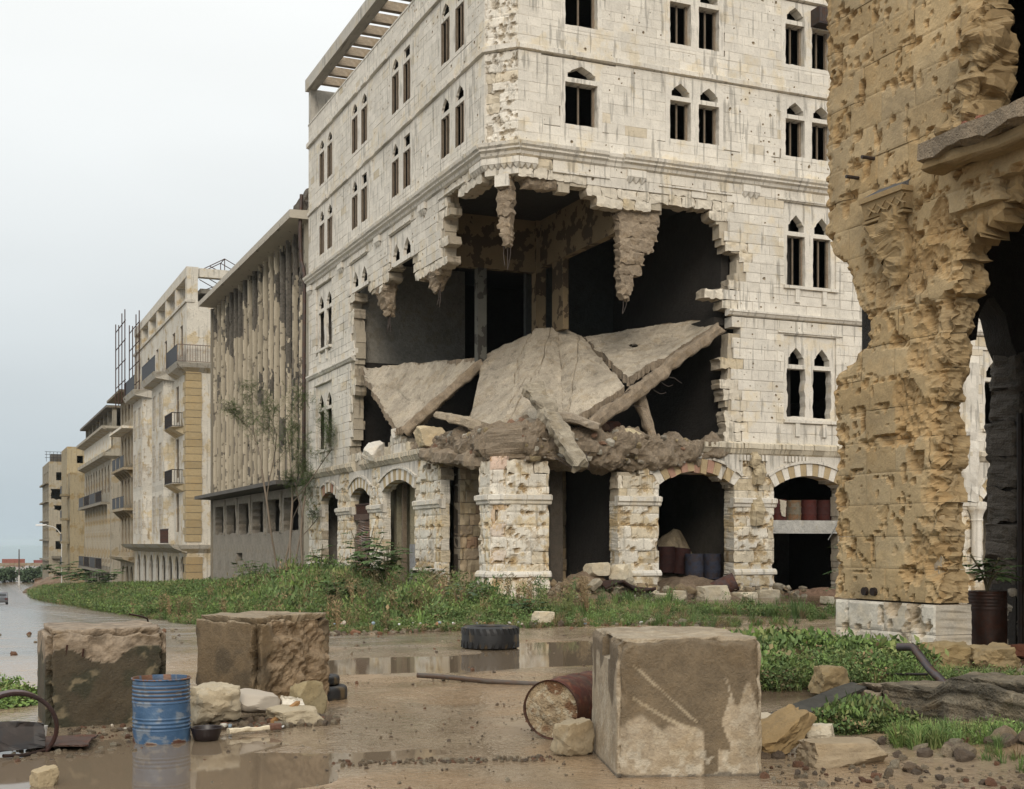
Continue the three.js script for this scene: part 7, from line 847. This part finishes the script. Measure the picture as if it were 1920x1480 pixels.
{ // rusted curved sheet at the left edge
  const T = thing('rusted_fender', 'curved rusty sheet-metal panel at the left edge', 'scrap', [0.52, 0, -10.95]), A = new Acc(), R = 0.3, mt = M({ map: TX.rust, tile: 1.4, roughness: 0.5, metalness: 0.2 }); for (let i = 0; i < 18; i++) { const a0 = 0.1 + i / 18 * 2.2, a1 = 0.1 + (i + 1) / 18 * 2.2, p = (a, z) => [-0.1 + Math.cos(a) * R, 0.18 + Math.sin(a) * R * 0.9, z]; A.quad(p(a0, 0.1), p(a1, 0.1), p(a1, -0.32), p(a0, -0.32), [0.1, 0.058, 0.055]); } part(T, 'panel', A.build(), mt); const pts = []; for (let i = 0; i <= 14; i++) { const a = -0.9 + i / 14 * 3.2; pts.push([-0.1 + Math.cos(a) * R * 1.03, 0.18 + Math.sin(a) * R * 0.93, 0.1]); } part(T, 'rim', boxUV(tint(tube(pts, 0.018, 7, 50), [0.05, 0.03, 0.028])), MT.rust); part(T, 'leg', boxUV(tint(tube([[0.12, 0.0, 0.1], [-0.05, -0.0, 0.3], [-0.2, 0.02, 0.4]], 0.014, 6), [0.05, 0.035, 0.03])), MT.rust); part(T, 'inner_plate', slab([-0.55, 0.28, 0.0], [0.1, 0.2, 0.05], [0.1, 0.02, 0.1], [-0.5, 0.02, 0.15], { th: 0.01, rag: 0.02, amp: 0.02, nu: 10, nv: 6, col: [0.02, 0.02, 0.022] }), mt);
  solo('flat_metal_sheet', slab([0.55, 0.015, -11.5], [1.12, 0.02, -11.35], [0.95, 0.03, -10.75], [0.5, 0.02, -10.95], { th: 0.012, rag: 0.03, amp: 0.015, nu: 14, nv: 10, col: [0.1, 0.07, 0.055], seed: 6 }), MT.rust, 'flat rusty metal sheet in the puddle before the mossy block', 'metal sheet');
  const C = thing('white_cup', 'small white plastic cup beside the mossy block', 'cup', [0.66, 0.0, -11.55]); part(C, 'cup', boxUV(tint(new THREE.LatheGeometry([[0.03, 0], [0.045, 0.1], [0.047, 0.1], [0.043, 0.09], [0.028, 0.006], [0, 0.006]].map(([a, b]) => new THREE.Vector2(a, b)), 20), [0.6, 0.58, 0.54])), MT.plain);
  stone('rubble_stone', 'small tan stone standing in the puddle at the bottom left', 106, 0.16, 0.13, 0.14, [0.55, -0.04, -9.35], 0.3, [0.4, 0.32, 0.2]);
}
// right-hand rubble
{
  const T = thing('ruined_kerb_wall', 'low ruined concrete wall at the lower right corner', 'wall', [7.9, 0, -8.8]);
  { const w = 0.62, h = 0.52, d = 3.4, q = concreteBlock(w, h, d, 70, (v, o) => { wearEdges(v, o, w, h, d, 0.16, 31, true); const st = fbm(o.y * 11, o.z * 1.3, 4, 3), br = fbm(o.x * 4, o.y * 5, o.z * 3.2, 5); if (Math.abs(o.x) > w / 2 - 1e-3) v.x -= Math.sign(o.x) * (0.05 * st + 0.12 * Math.max(0, br)); const low = sstep(1.05, 0.75, -o.z) ; if (o.y > 0.2) v.y -= (1 - low) * 0.16 * (o.y / h); v.y -= o.y > h - 1e-3 ? 0.05 * Math.abs(br) : 0; }, (o) => { const n = fbm(o.x * 4, o.y * 7, o.z * 3, 4), m = fbm(o.x * 12, o.y * 14, o.z * 12, 3); return mix3(mix3([0.2, 0.165, 0.115], [0.1, 0.085, 0.06], sstep(-0.1, 0.2, n)), [0.3, 0.26, 0.19], 0.6 * sstep(0.1, 0.3, m)); }); q.translate(0.4, -0.02, 0.75); part(T, 'wall', q, MT.conc); const e = concreteBlock(0.5, 0.3, 0.7, 30, (v, o) => { wearEdges(v, o, 0.5, 0.3, 0.7, 0.16, 5, true); v.y *= 1 - 0.3 * sstep(0, -0.35, o.z); }, (o) => scl([0.27, 0.22, 0.16], 1 + 0.6 * fbm(o.x * 8, o.y * 8, o.z * 8, 3))); e.translate(0.3, 0, -1.15); part(T, 'broken_end', e, MT.conc); }
  stone('rubble_stone', 'ochre stone slab tilted against the pale block at the right', 111, 0.62, 0.24, 0.36, [5.98, 0.02, -8.45], 0.25, [0.29, 0.205, 0.1], { cuts: 8, rz: 0.42, rough: 0.16, hf: 0.09 }); stone('rubble_stone', 'flat grey-brown slab in front of the ochre stone', 112, 0.62, 0.2, 0.4, [6.12, -0.02, -7.85], -0.15, [0.34, 0.27, 0.18], { skew: 0.1, cuts: 4, rough: 0.04 }); stone('rubble_stone', 'small cream stone behind the ochre slab', 113, 0.26, 0.26, 0.24, [6.0, 0.02, -9.0], 0.5, [0.55, 0.48, 0.34], { cuts: 7 }); stone('rubble_stone', 'white stone between the ochre slab and the leafy plant', 114, 0.3, 0.18, 0.26, [6.35, 0.0, -8.45], 0.9, [0.55, 0.49, 0.38], { cuts: 6 }); stone('rubble_stone', 'second cream stone touching the dark plank', 116, 0.2, 0.16, 0.2, [6.2, 0.05, -8.98], 0.1, [0.5, 0.44, 0.34], { cuts: 7 }); stone('rubble_stone', 'tan stone in the weeds left of the black angle iron', 115, 0.4, 0.28, 0.3, [8.1, 0.12, -10.6], 0.2, [0.26, 0.2, 0.11], { cuts: 8, rough: 0.12 }); stone('rubble_stone', 'yellow boulder on the dirt below the dark arch', 117, 0.75, 0.36, 0.5, [10.6, 0.1, -11.7], 0.2, [0.3, 0.23, 0.12], { cuts: 9, rough: 0.16 }); stone('rubble_stone', 'smaller yellow boulder at the right edge below the arch', 118, 0.5, 0.34, 0.5, [10.95, 0.1, -11.3], 0.9, [0.29, 0.22, 0.12], { cuts: 9, rough: 0.16 });
  solo('dark_plank', slab([6.35, 0.12, -9.35], [8.0, 0.3, -10.15], [8.05, 0.28, -9.95], [6.35, 0.06, -9.1], { th: 0.03, rag: 0.02, amp: 0.01, nu: 24, nv: 4, col: [0.06, 0.058, 0.05], seed: 9 }), MT.wood, 'long dark plank lying along the weeds behind the rubble', 'plank'); solo('rusty_board', slab([5.62, 0.2, -9.1], [6.05, 0.16, -8.95], [5.95, 0.02, -8.45], [5.45, 0.05, -8.6], { th: 0.03, rag: 0.03, amp: 0.02, nu: 12, nv: 10, col: [0.13, 0.08, 0.05], seed: 8 }), MT.wood, 'warped brown board beside the pale block', 'board');
  const P = thing('leaning_pole', 'bent grey steel pole leaning on the ruined wall', 'pole', [9.0, 0.0, -10.2]); part(P, 'pole', boxUV(tint(tube([[-0.12, 0.12, 0.65], [0.0, 0.37, 0.05], [0.1, 0.55, -0.3], [0.1, 0.57, -0.36], [0.07, 0.56, -0.52]], 0.042, 12, 44), [0.11, 0.115, 0.13])), MT.steel);
  const I = thing('black_angle_iron', 'bent black angle-iron frame in the weeds', 'frame', [8.72, 0.0, -10.4]); part(I, 'top_bar', boxUV(tint(bar([0.05, 0.3, -0.18], [0.1, 0.35, 0.4], 0.014, 4), [0.02, 0.018, 0.018])), MT.steel); part(I, 'leg', boxUV(tint(bar([0.05, 0.3, -0.18], [0.02, 0.0, -0.12], 0.016, 4), [0.02, 0.018, 0.018])), MT.steel); part(I, 'leg', boxUV(tint(bar([0.05, 0.3, -0.18], [-0.02, 0.02, -0.4], 0.016, 4), [0.02, 0.018, 0.018])), MT.steel);
  const D = thing('dark_water_tank', 'dark ribbed metal tank standing in the yellow arcade', 'tank', [13.62, -0.02, -14.2]); const pr = [[0.27, 0]]; for (let i = 1; i < 60; i++) { const y = i / 60 * 0.98; pr.push([0.27 + (y > 0.72 || y < 0.2 ? 0.005 * Math.sin(y * 130) : 0), y]); } pr.push([0.28, 0.98], [0.255, 0.985], [0.0, 0.97]); part(D, 'body', paintLathe(pr, 48, (x, y, z) => scl([0.05, 0.032, 0.026], 1 + fbm(x * 6, y * 6, z * 6, 3)), 0.03), MT.steel);
  stone('red_sack', 'reddish sack lying beside the dark tank', 119, 0.45, 0.2, 0.3, [14.1, 0.0, -14.0], 0.2, [0.25, 0.1, 0.06], { cuts: 12 }, MT.plain).userData.category = 'sack';
}
{ // gravel and pebbles
  const r = rng(1234), L = [], Q = (x, z, s) => L.push({ p: [x, groundY(x, z) - s * 0.1, z], s });
  for (let i = 0; i < 900; i++) { const x = 5.2 + r() * 3.4, z = -8.6 + r() * 2.2; if (n3(x * 1.6, z * 1.6, 2) > -0.25) Q(x, z, 0.008 + r() * r() * 0.06); } for (let i = 0; i < 46; i++) Q(5.7 + r() * 2.4, -8.5 + r() * 1.3, 0.06 + r() * 0.1); for (let i = 0; i < 500; i++) Q(1 + r() * 5, -6.9 - r() * 5.5, 0.008 + r() * r() * 0.028); for (let i = 0; i < 220; i++) { const a = r(); Q(2.6 + a * 1.6 + jit3(r, 0.15), -9.4 + a * 0.5 + jit3(r, 0.1), 0.01 + r() * 0.025); } for (let i = 0; i < 260; i++) Q(1.9 + r() * 1.3, -11.9 + r() * 0.6, 0.02 + r() * 0.06); for (let i = 0; i < 300; i++) Q(4 + r() * 9, -14 - r() * 9.5, 0.012 + r() * r() * 0.05); for (let i = 0; i < 420; i++) { const a = r(); Q(mix(6.6, 14, a) + jit3(r, 0.4), mix(-25.6, -22.3, a) + jit3(r, 0.5) - 0, 0.03 + r() * r() * 0.14); } for (let i = 0; i < 260; i++) Q(9.5 + r() * 4, -14 + r() * 4, 0.03 + r() * 0.14); for (let i = 0; i < 90; i++) Q(-2 + r() * 8, -20 - r() * 14, 0.03 + r() * 0.08); for (let i = 0; i < 160; i++) Q(0.4 + r() * 1.0, -12 + r() * 1.6, 0.015 + r() * 0.04);
  scatter('gravel', 'loose gravel and stone chips strewn over the mud', L, MT.conc, [[0.42, 0.34, 0.24], [0.5, 0.43, 0.32], [0.3, 0.22, 0.15], [0.26, 0.2, 0.15], [0.36, 0.28, 0.19], [0.33, 0.17, 0.1]]);
  const W = []; for (let i = 0; i < 30; i++) { const a = r(); W.push({ p: [mix(6.8, 13, a) + jit3(r, 0.3), 0.02, mix(-25.2, -22.6, a) + jit3(r, 0.3)], s: 0.025 + r() * 0.05 }); } for (let i = 0; i < 16; i++) W.push({ p: [0.5 + r() * 2.4, 0.02, -11.9 + r() * 0.8], s: 0.015 + r() * 0.03 }); scatter('litter', 'scraps of pale, blue and orange litter along the road edge', W, MT.plain, [[0.5, 0.5, 0.48], [0.22, 0.28, 0.33], [0.3, 0.16, 0.08], [0.4, 0.38, 0.33], [0.35, 0.3, 0.24]]);
}
// ---------------------------------------------------------------- weeds, shrubs, trees
const leafMat = (o = {}) => new THREE.MeshStandardMaterial({ vertexColors: true, roughness: 0.92, side: THREE.DoubleSide, ...o });
const LM = leafMat();
function leafTri(A, c, dir, nrm, L, W, col) { const s = new THREE.Vector3().crossVectors(dir, nrm).normalize(), t = c.clone().addScaledVector(dir, L), m = c.clone().addScaledVector(dir, L * 0.45), a = m.clone().addScaledVector(s, W / 2).addScaledVector(nrm, 0.1 * W), b = m.clone().addScaledVector(s, -W / 2).addScaledVector(nrm, 0.1 * W), q = (v) => [v.x, v.y, v.z]; A.tri(q(c), q(a), q(t), col); A.tri(q(c), q(t), q(b), scl(col, 0.93)); }
const rdir = (r, up = 0.3) => V(jit3(r, 1), jit3(r, 1) + up, jit3(r, 1)).normalize();
function sprig(seed, n, R, H, L, W, up) { const r = rng(seed), A = new Acc(); for (let i = 0; i < n; i++) { const a = r() * 6.28, q = Math.sqrt(r()) * R, h = Math.pow(r(), 0.7) * H, c = V(Math.cos(a) * q * (0.4 + 0.6 * h / H), h, Math.sin(a) * q * (0.4 + 0.6 * h / H)), d = rdir(r, up); leafTri(A, c, d, rdir(r, 0.8), L * (0.6 + r() * 0.8), W * (0.6 + r() * 0.8), scl([1, 1, 1], 0.75 + 0.4 * r())); } for (let i = 0; i < 5; i++) { const a = r() * 6.28, q = R * 0.6 * r(), t = [Math.cos(a) * q, H * (0.6 + 0.4 * r()), Math.sin(a) * q]; A.tri([t[0] * 0.3 - 0.004, 0, t[2] * 0.3], [t[0] * 0.3 + 0.004, 0, t[2] * 0.3], t, [0.8, 0.7, 0.6]); } return A.build(); }
function tuft(seed, n, R, H) { const r = rng(seed), A = new Acc(); for (let i = 0; i < n; i++) { const a = r() * 6.28, q = r() * R * 0.4, h = H * (0.5 + 0.6 * r()), b = R * (0.3 + r()), w = 0.006 + 0.006 * r(), x = Math.cos(a) * q, z = Math.sin(a) * q, mx = x + Math.cos(a) * b * 0.35, mz = z + Math.sin(a) * b * 0.35, tx = x + Math.cos(a) * b, tz = z + Math.sin(a) * b, px = -Math.sin(a) * w, pz = Math.cos(a) * w, c = scl([1, 1, 1], 0.75 + 0.45 * r()); A.quad([x - px, 0, z - pz], [x + px, 0, z + pz], [mx + px * 0.8, h * 0.65, mz + pz * 0.8], [mx - px * 0.8, h * 0.65, mz - pz * 0.8], c); A.tri([mx - px * 0.8, h * 0.65, mz - pz * 0.8], [mx + px * 0.8, h * 0.65, mz + pz * 0.8], [tx, h, tz], c); } return A.build(); }
const SP = [sprig(1, 46, 0.2, 0.34, 0.055, 0.034, 0.4), sprig(2, 40, 0.22, 0.42, 0.07, 0.026, 0.6), sprig(3, 34, 0.24, 0.3, 0.09, 0.055, 0.2), tuft(4, 26, 0.2, 0.36)];
const GREEN = [[0.1, 0.15, 0.035], [0.12, 0.185, 0.05], [0.075, 0.125, 0.035], [0.16, 0.185, 0.065], [0.105, 0.155, 0.055]], DRY = [[0.24, 0.17, 0.09], [0.17, 0.14, 0.07]];
function plantStuff(name, label, list) { for (let k = 0; k < SP.length; k++) { const L = list.filter((q) => q.k === k); if (!L.length) continue; const m = new THREE.InstancedMesh(SP[k], LM, L.length), d = new THREE.Object3D(), r = rng(k * 7 + 3); L.forEach((q, i) => { d.position.set(q.x, q.y, q.z); d.rotation.set(jit3(r, 0.25), r() * 6.28, jit3(r, 0.25)); d.scale.set(q.s, q.s * (q.h || 1), q.s); d.updateMatrix(); m.setMatrixAt(i, d.matrix); const c = q.dry ? DRY[Math.floor(r() * 2)] : GREEN[Math.floor(r() * GREEN.length)], w = (q.t || 1) * (0.8 + 0.55 * r()) * (1 + 0.45 * fbm(q.x * 0.45, q.z * 0.45, 3, 3)); m.setColorAt(i, new THREE.Color(c[0] * w, c[1] * w, c[2] * w)); }); m.name = numbered(name); m.userData = { kind: 'stuff', label }; shade(m); scene.add(m); } }
// tall dry stalks and thistles stand out of the low weeds
SP.push((() => { const r = rng(9), A = new Acc(); for (let i = 0; i < 9; i++) { const a = r() * 6.28, t = V(Math.cos(a) * 0.2 * r(), 0.5 + 0.5 * r(), Math.sin(a) * 0.2 * r()); A.tri([-0.006, 0, 0], [0.006, 0, 0], [t.x, t.y, t.z], [0.8, 0.75, 0.7]); for (let k = 0; k < 7; k++) { const f = 0.3 + 0.7 * r(); leafTri(A, V(t.x * f, t.y * f, t.z * f), rdir(r, 0.5), rdir(r, 0.6), 0.07 + 0.05 * r(), 0.022, scl([1, 1, 1], 0.7 + 0.5 * r())); } } return A.build(); })());
const edge = [[14.5, -21.0], [13.2, -22.0], [11, -22.9], [9, -23.9], [7.2, -25.6], [6.3, -30], [6.1, -40], [6.8, -60], [8, -100], [9.4, -205]];
const bandPoly = [...edge, [13.3, -205], [13.3, -33.5], [12.6, -31.8], [15.5, -31.4], [18.5, -30.6], [19.5, -24]];
{
  const r = rng(505), L = [];
  const add = (x, z, s, o = {}) => L.push({ x, z, y: groundY(x, z) - 0.03, s, k: o.k ?? Math.floor(r() * 4), dry: r() < (o.dry ?? 0.06), h: o.h, t: o.t });
  for (let i = 0; i < 26000; i++) { const x = 6 + r() * 13.5, z = -20.5 - r() * 31; if (!inPoly(bandPoly, x, z)) continue; const e = edgeDist(edge, x, z) - 0.5 * Math.max(0, fbm(x * 1.2, z * 1.2, 12, 2) * 3), n = fbm(x * 0.7, z * 0.7, 4, 3), right = sstep(11, 13.5, x + (z + 28) * 0.15); if (e < 0) continue; if (n < -0.16 + 0.28 * right * sstep(27, 29, -z) && e > 0.5) continue; if (right > 0.7 && z < -28.3 && r() < 0.75) continue; if (right > 0.5 && r() < 0.4) continue; const grow = sstep(0, 1.8, e) * (1 - 0.62 * right) * clamp(0.45 + 2.4 * fbm(x * 0.55 + 7, z * 0.55, 9, 3), 0.05, 1.5); add(x, z, 0.45 + 0.55 * grow + 0.25 * r(), { k: right > 0.6 ? [0, 3, 3, 1][Math.floor(r() * 4)] : [0, 1, 0, 2, 3][Math.floor(r() * 5)], h: 0.7 + 0.7 * grow + (r() < 0.06 ? 0.8 : 0), t: right > 0.5 ? 1.15 : 1, dry: e < 0.5 ? 0.3 : 0.1 }); }
  for (let i = 0; i < 9000; i++) { const u = r(), z = -50 - 150 * u * u, x = 6.3 + r() * 7; if (!inPoly(bandPoly, x, z)) continue; add(x, z, 0.7 + 0.8 * r() + (-z - 50) * 0.007, { k: Math.floor(r() * 3) }); }
  for (let i = 0; i < 900; i++) { const x = 6.4 + r() * 7, z = -24 - r() * 28; if (inPoly(bandPoly, x, z) && edgeDist(edge, x, z) > 0.6 && fbm(x * 0.9, z * 0.9, 31, 2) > 0.02) L.push({ x, z, y: groundY(x, z) - 0.03, s: 0.7 + 0.6 * r(), k: 4, dry: r() < 0.45, h: 1 }); }
  plantStuff('weed_cover', 'dense green weeds along the foot of the ruined facades', L);
  const R = []; const addR = (x, z, s, o = {}) => R.push({ x, z, y: groundY(x, z) - 0.03, s, k: o.k ?? Math.floor(r() * 3), dry: r() < 0.05, h: o.h, t: o.t });
  for (let i = 0; i < 5200; i++) { const x = 7.0 + r() * 5, z = -10.2 - r() * 7.6, e = ((x - 9.0 - (z + 12.5) * -0.28) / 1.5) ** 2 + ((z + 13.3) / 3.1) ** 2, n = fbm(x * 1.1, z * 1.1, 8, 3); if (e > 1 + 0.6 * n || (x > 10.9 && z > -15.1)) continue; addR(x, z, 0.5 + 0.45 * r() + 0.3 * Math.max(0, n) * 2, { h: 0.85 + 0.35 * (1 - e) * clamp(0.7 + 2 * n, 0.2, 1.5), k: n > 0.16 ? 2 : [0, 0, 1][Math.floor(r() * 3)], t: n > 0.16 ? 1.05 : 0.9 }); }
  for (let i = 0; i < 420; i++) addR(8.6 + r() * 3.2, -10.9 + r() * 0.9 - r() * 0.3, 0.3 + 0.3 * r(), { k: r() < 0.5 ? 3 : 0 }); for (let i = 0; i < 360; i++) { const a = r() * 6.28, q = Math.sqrt(r()); addR(7.25 + Math.cos(a) * q * 0.45, -9.05 + Math.sin(a) * q * 0.4, 0.3 + 0.3 * r(), { k: 2, h: 1.3 * (1.2 - q) + 0.4, t: 1.1 }); } for (let i = 0; i < 330; i++) { const a = r() * 6.28, q = Math.sqrt(r()); addR(7.35 + Math.cos(a) * q * 0.6, -7.95 + Math.sin(a) * q * 0.45, 0.24 + 0.26 * r(), { k: [3, 0, 3][i % 3], h: 1.1, t: 1.25 }); } for (let i = 0; i < 90; i++) addR(6.9 + r() * 1.4, -7.4 + r() * 0.6, 0.2 + 0.2 * r(), { k: 3 });
  plantStuff('weed_clumps', 'green weeds and nettles around the near yellow pier and rubble', R);
  const D = []; for (let i = 0; i < 700; i++) { const a = r() * 6.28, q = Math.sqrt(r()), x = 0.1 + Math.cos(a) * q * 0.75, z = -14.4 + Math.sin(a) * q * 0.8; D.push({ x, z, y: -0.03, s: 0.42 + 0.4 * r(), k: [0, 1, 2][i % 3], h: 1.2 * (1.25 - q), dry: r() < 0.05, t: 1.2 }); } plantStuff('roadside_weeds', 'bushy green weeds behind the mossy block at the left edge', D);
}
// palmate-leaved plants
function palmLeaf(A, c, dir, R, r, col) { const up = V(0, 1, 0), side = new THREE.Vector3().crossVectors(dir, up).normalize(), n = new THREE.Vector3().crossVectors(side, dir).normalize(); for (let k = 0; k < 7; k++) { const a = (k - 3) * 0.55, d = dir.clone().multiplyScalar(Math.cos(a)).addScaledVector(side, Math.sin(a)).addScaledVector(V(0, -0.25, 0), 1).normalize(), L = R * (1 - Math.abs(k - 3) * 0.13); leafTri(A, c, d, n, L, L * 0.46, scl(col, 0.85 + 0.3 * r())); } }
function castor(name, label, x, z, H, seed, col, o = {}) {
  const r = rng(seed), T = thing(name, label, 'plant', [x, (o.y ?? groundY(x, z)) - 0.04, z], o.group); const st = o.stems || 3;
  for (let s = 0; s < st; s++) { const a = s / st * 6.28 + r(), sp = (o.spread ?? 0.25) * (0.5 + r()), top = V(Math.cos(a) * sp, H * (0.65 + 0.35 * r()), Math.sin(a) * sp), pts = [[0, 0, 0], [top.x * 0.3, top.y * 0.5, top.z * 0.3], [top.x, top.y, top.z]]; part(T, 'stem', boxUV(tint(tube(pts, 0.014, 6), [0.14, 0.12, 0.07])), MT.plain); const nl = o.leaves || 9; for (let k = 0; k < nl; k++) { const f = 0.35 + 0.65 * k / nl, b = V(...pts[1]).lerp(top, (f - 0.35) / 0.65), az = k * 2.4 + r(), d = V(Math.cos(az), 0.35 - 0.5 * r(), Math.sin(az)).normalize(), e = b.clone().addScaledVector(d, 0.14 + 0.12 * r()); const A = new Acc(); A.tri([b.x, b.y, b.z], [b.x, b.y + 0.01, b.z], [e.x, e.y, e.z], [0.12, 0.1, 0.05]); palmLeaf(A, e, d, (o.leaf ?? 0.24) * (0.7 + 0.6 * r()), r, col); part(T, 'leaf', A.build(), LM); } }
  return T;
}
const gC = 'broad-leaved plants along the arcade', dkg = [0.085, 0.14, 0.045];
castor('castor_plant', 'tall dark palmate-leaved plant before the roller shutter', 12.1, -39.9, 2.0, 11, dkg, { group: gC, stems: 6, spread: 0.6, leaf: 0.34, leaves: 10 }); castor('castor_plant', 'palmate-leaved plant before the plastered arch', 12.2, -37.9, 1.8, 12, dkg, { group: gC, stems: 6, spread: 0.65, leaf: 0.34, leaves: 10 }); castor('castor_plant', 'palmate-leaved plant at the left end of the arcade', 12.2, -46.0, 1.7, 13, dkg, { group: gC, stems: 5, leaf: 0.34, spread: 0.4 }); castor('pale_shrub', 'pale glaucous shrub in the weeds left of the corner pier', 11.5, -29.8, 0.7, 14, [0.10, 0.15, 0.085], { group: gC, stems: 6, spread: 0.5, leaf: 0.13, leaves: 9 }); castor('castor_seedling', 'small palmate-leaved seedling before the corner pier', 11.75, -26.3, 0.5, 15, [0.06, 0.115, 0.04], { group: gC, stems: 3, leaf: 0.2, leaves: 6 }); castor('castor_plant', 'leafy plant growing out of the dark tank in the arcade', 13.62, -14.2, 0.55, 16, dkg, { y: 0.98, stems: 4, leaf: 0.2 }); castor('castor_plant', 'palmate-leaved plant in the weeds before the louvred building', 11.6, -56, 1.5, 17, dkg, { group: gC, stems: 4, spread: 0.6 }); castor('castor_plant', 'large dark leafy plant at the foot of the tower', 11.5, -150, 3.4, 18, dkg, { group: gC, stems: 7, spread: 2.2, leaf: 0.9 }); castor('castor_plant', 'dark leafy plant below the arcaded building', 11.0, -112, 2.2, 19, dkg, { group: gC, stems: 6, spread: 1.6, leaf: 0.6 });
[[11.6, -42.6, 1.1, 'bushy palmate plant between the shutter and the left arch'], [12.6, -35.4, 0.9, 'broad-leaved plant at the foot of the broken left bay'], [10.2, -36.2, 0.8, 'broad-leaved weed out in the middle of the bank'], [10.6, -44.5, 1.0, 'broad-leaved weed at the far left of the bank before the sapling'], [11.2, -52.5, 1.4, 'tall broad-leaved weed under the louvred facade']].forEach(([x, z, h, lb], i) => castor('castor_plant', lb, x, z, h, 60 + i, dkg, { group: gC, stems: 5, spread: 0.5, leaf: 0.28 }));
// sparse young trees with feathery leaves
function youngTree(name, label, x, z, H, seed, o = {}) {
  const r = rng(seed), T = thing(name, label, 'tree', [x, groundY(x, z) - 0.05, z]), A = new Acc(), G = []; const br = (p, d, len, rad, lev) => { const pts = [p.toArray()]; let q = p.clone(), e = d.clone(); for (let i = 0; i < 4; i++) { e.add(V(jit3(r, 0.16), 0.05, jit3(r, 0.16))).normalize(); q = q.clone().addScaledVector(e, len / 4); pts.push(q.toArray()); if (lev < 3 && i > (lev ? 0 : 1) && r() < 0.85) br(q.clone(), e.clone().add(V(jit3(r, 0.9), 0.25 * r(), jit3(r, 0.9))).normalize(), len * (0.42 + 0.2 * r()), rad * 0.5, lev + 1); if (lev >= 2 || (lev === 1 && i > 1)) for (let k = 0; k < (o.dens ?? 7); k++) { const c = q.clone().add(V(jit3(r, 0.2), jit3(r, 0.15), jit3(r, 0.2))), dd = rdir(r, -0.1); for (let m = 0; m < 5; m++) for (const s of [-1, 1]) { const n = V(0, 1, 0), sd = new THREE.Vector3().crossVectors(dd, n).normalize().multiplyScalar(s); leafTri(A, c.clone().addScaledVector(dd, m * 0.05), sd.addScaledVector(dd, 0.5).normalize(), n, 0.075, 0.03, scl([0.115, 0.17, 0.05], 0.75 + 0.6 * r())); } } } G.push(tube(pts, rad, 6, 8)); };
  for (const s of o.stems || [[0, 0], [0.25, 0.1]]) br(V(s[0], 0, s[1]), V(s[0] * 0.4 + (o.lean || 0), 1, s[1] * 0.3).normalize(), H * (0.6 + 0.2 * r()), 0.04, 0);
  part(T, 'trunk', boxUV(tint(mergeGeometries(G), [0.2, 0.16, 0.12])), MT.plain); part(T, 'crown', A.build(), LM); return T;
}
youngTree('young_tree', 'thin sparse young tree before the louvred building', 11.7, -48.5, 6.2, 5, { stems: [[0, 0], [0.35, 0.1], [-0.4, 0.2]], dens: 11, lean: -0.05 }); youngTree('young_tree', 'slender sapling at the left corner of the shelled building', 12.0, -51.0, 4.6, 9, { dens: 9 });
// ailanthus fronds beside the yellow pier
{ const r = rng(71), T = thing('fern_leaved_sapling', 'sapling with long feathery leaves behind the yellow pier', 'plant', [13.85, -0.05, -17.3]); part(T, 'stem', boxUV(tint(tube([[0, 0, 0], [-0.05, 0.8, 0], [-0.1, 1.7, 0.05]], 0.02, 6), [0.16, 0.13, 0.08])), MT.plain); for (let k = 0; k < 16; k++) { const A = new Acc(), y = 0.35 + k * 0.09, az = k * 2.3, d = V(Math.cos(az), 0.25, Math.sin(az)).normalize(), c = V(-0.05, y, 0); let p = c.clone(); for (let m = 0; m < 9; m++) { d.y -= 0.07; p = p.clone().addScaledVector(d, 0.06); for (const s of [-1, 1]) { const sd = new THREE.Vector3().crossVectors(d, V(0, 1, 0)).normalize().multiplyScalar(s).addScaledVector(d, 0.4).normalize(); leafTri(A, p, sd, V(0, 1, 0), 0.15, 0.045, scl([0.07, 0.14, 0.035], 0.8 + 0.4 * r())); } } part(T, 'frond', A.build(), LM); } }
// far trees by the harbour
function leafyTree(label, x, z, y, rx, ry, seed, group) { const r = rng(seed), T = thing('leafy_tree', label, 'tree', [x, y, z], group), A = new Acc(); part(T, 'trunk', boxUV(tint(bar([0, 0, 0], [0.2, ry, 0], 0.25, 6, 0.12), [0.12, 0.1, 0.08])), MT.plain); for (let i = 0; i < 900; i++) { const d = rdir(r, 0.1), q = Math.pow(r(), 0.4) * (0.8 + 0.35 * n3(d.x * 2 + seed, d.y * 2, d.z * 2)); const c = V(d.x * rx * q, ry + d.y * ry * 0.95 * q, d.z * rx * q); leafTri(A, c, rdir(r), rdir(r, 0.7), 0.7, 0.5, scl([0.06, 0.09, 0.045], 0.7 + 0.7 * r())); } part(T, 'crown', A.build(), LM); }
[[4, -285, 3.6, 2.1], [9, -288, 3.4, 1.9], [13.8, -284, 3.2, 1.9], [18.0, -280, 3.6, 2.2], [0, -290, 4, 2.2]].forEach(([x, z, rx, ry], i) => leafyTree(['round bushy tree before the harbour wall at the left edge', 'bushy tree left of the utility pole by the harbour', 'bushy tree right of the utility pole by the harbour', 'bushy tree behind the brick hut', 'bushy tree half out of frame by the harbour'][i], x, z, -7, rx, ry, 40 + i, 'trees before the harbour wall'));
renderer.render(scene, camera);
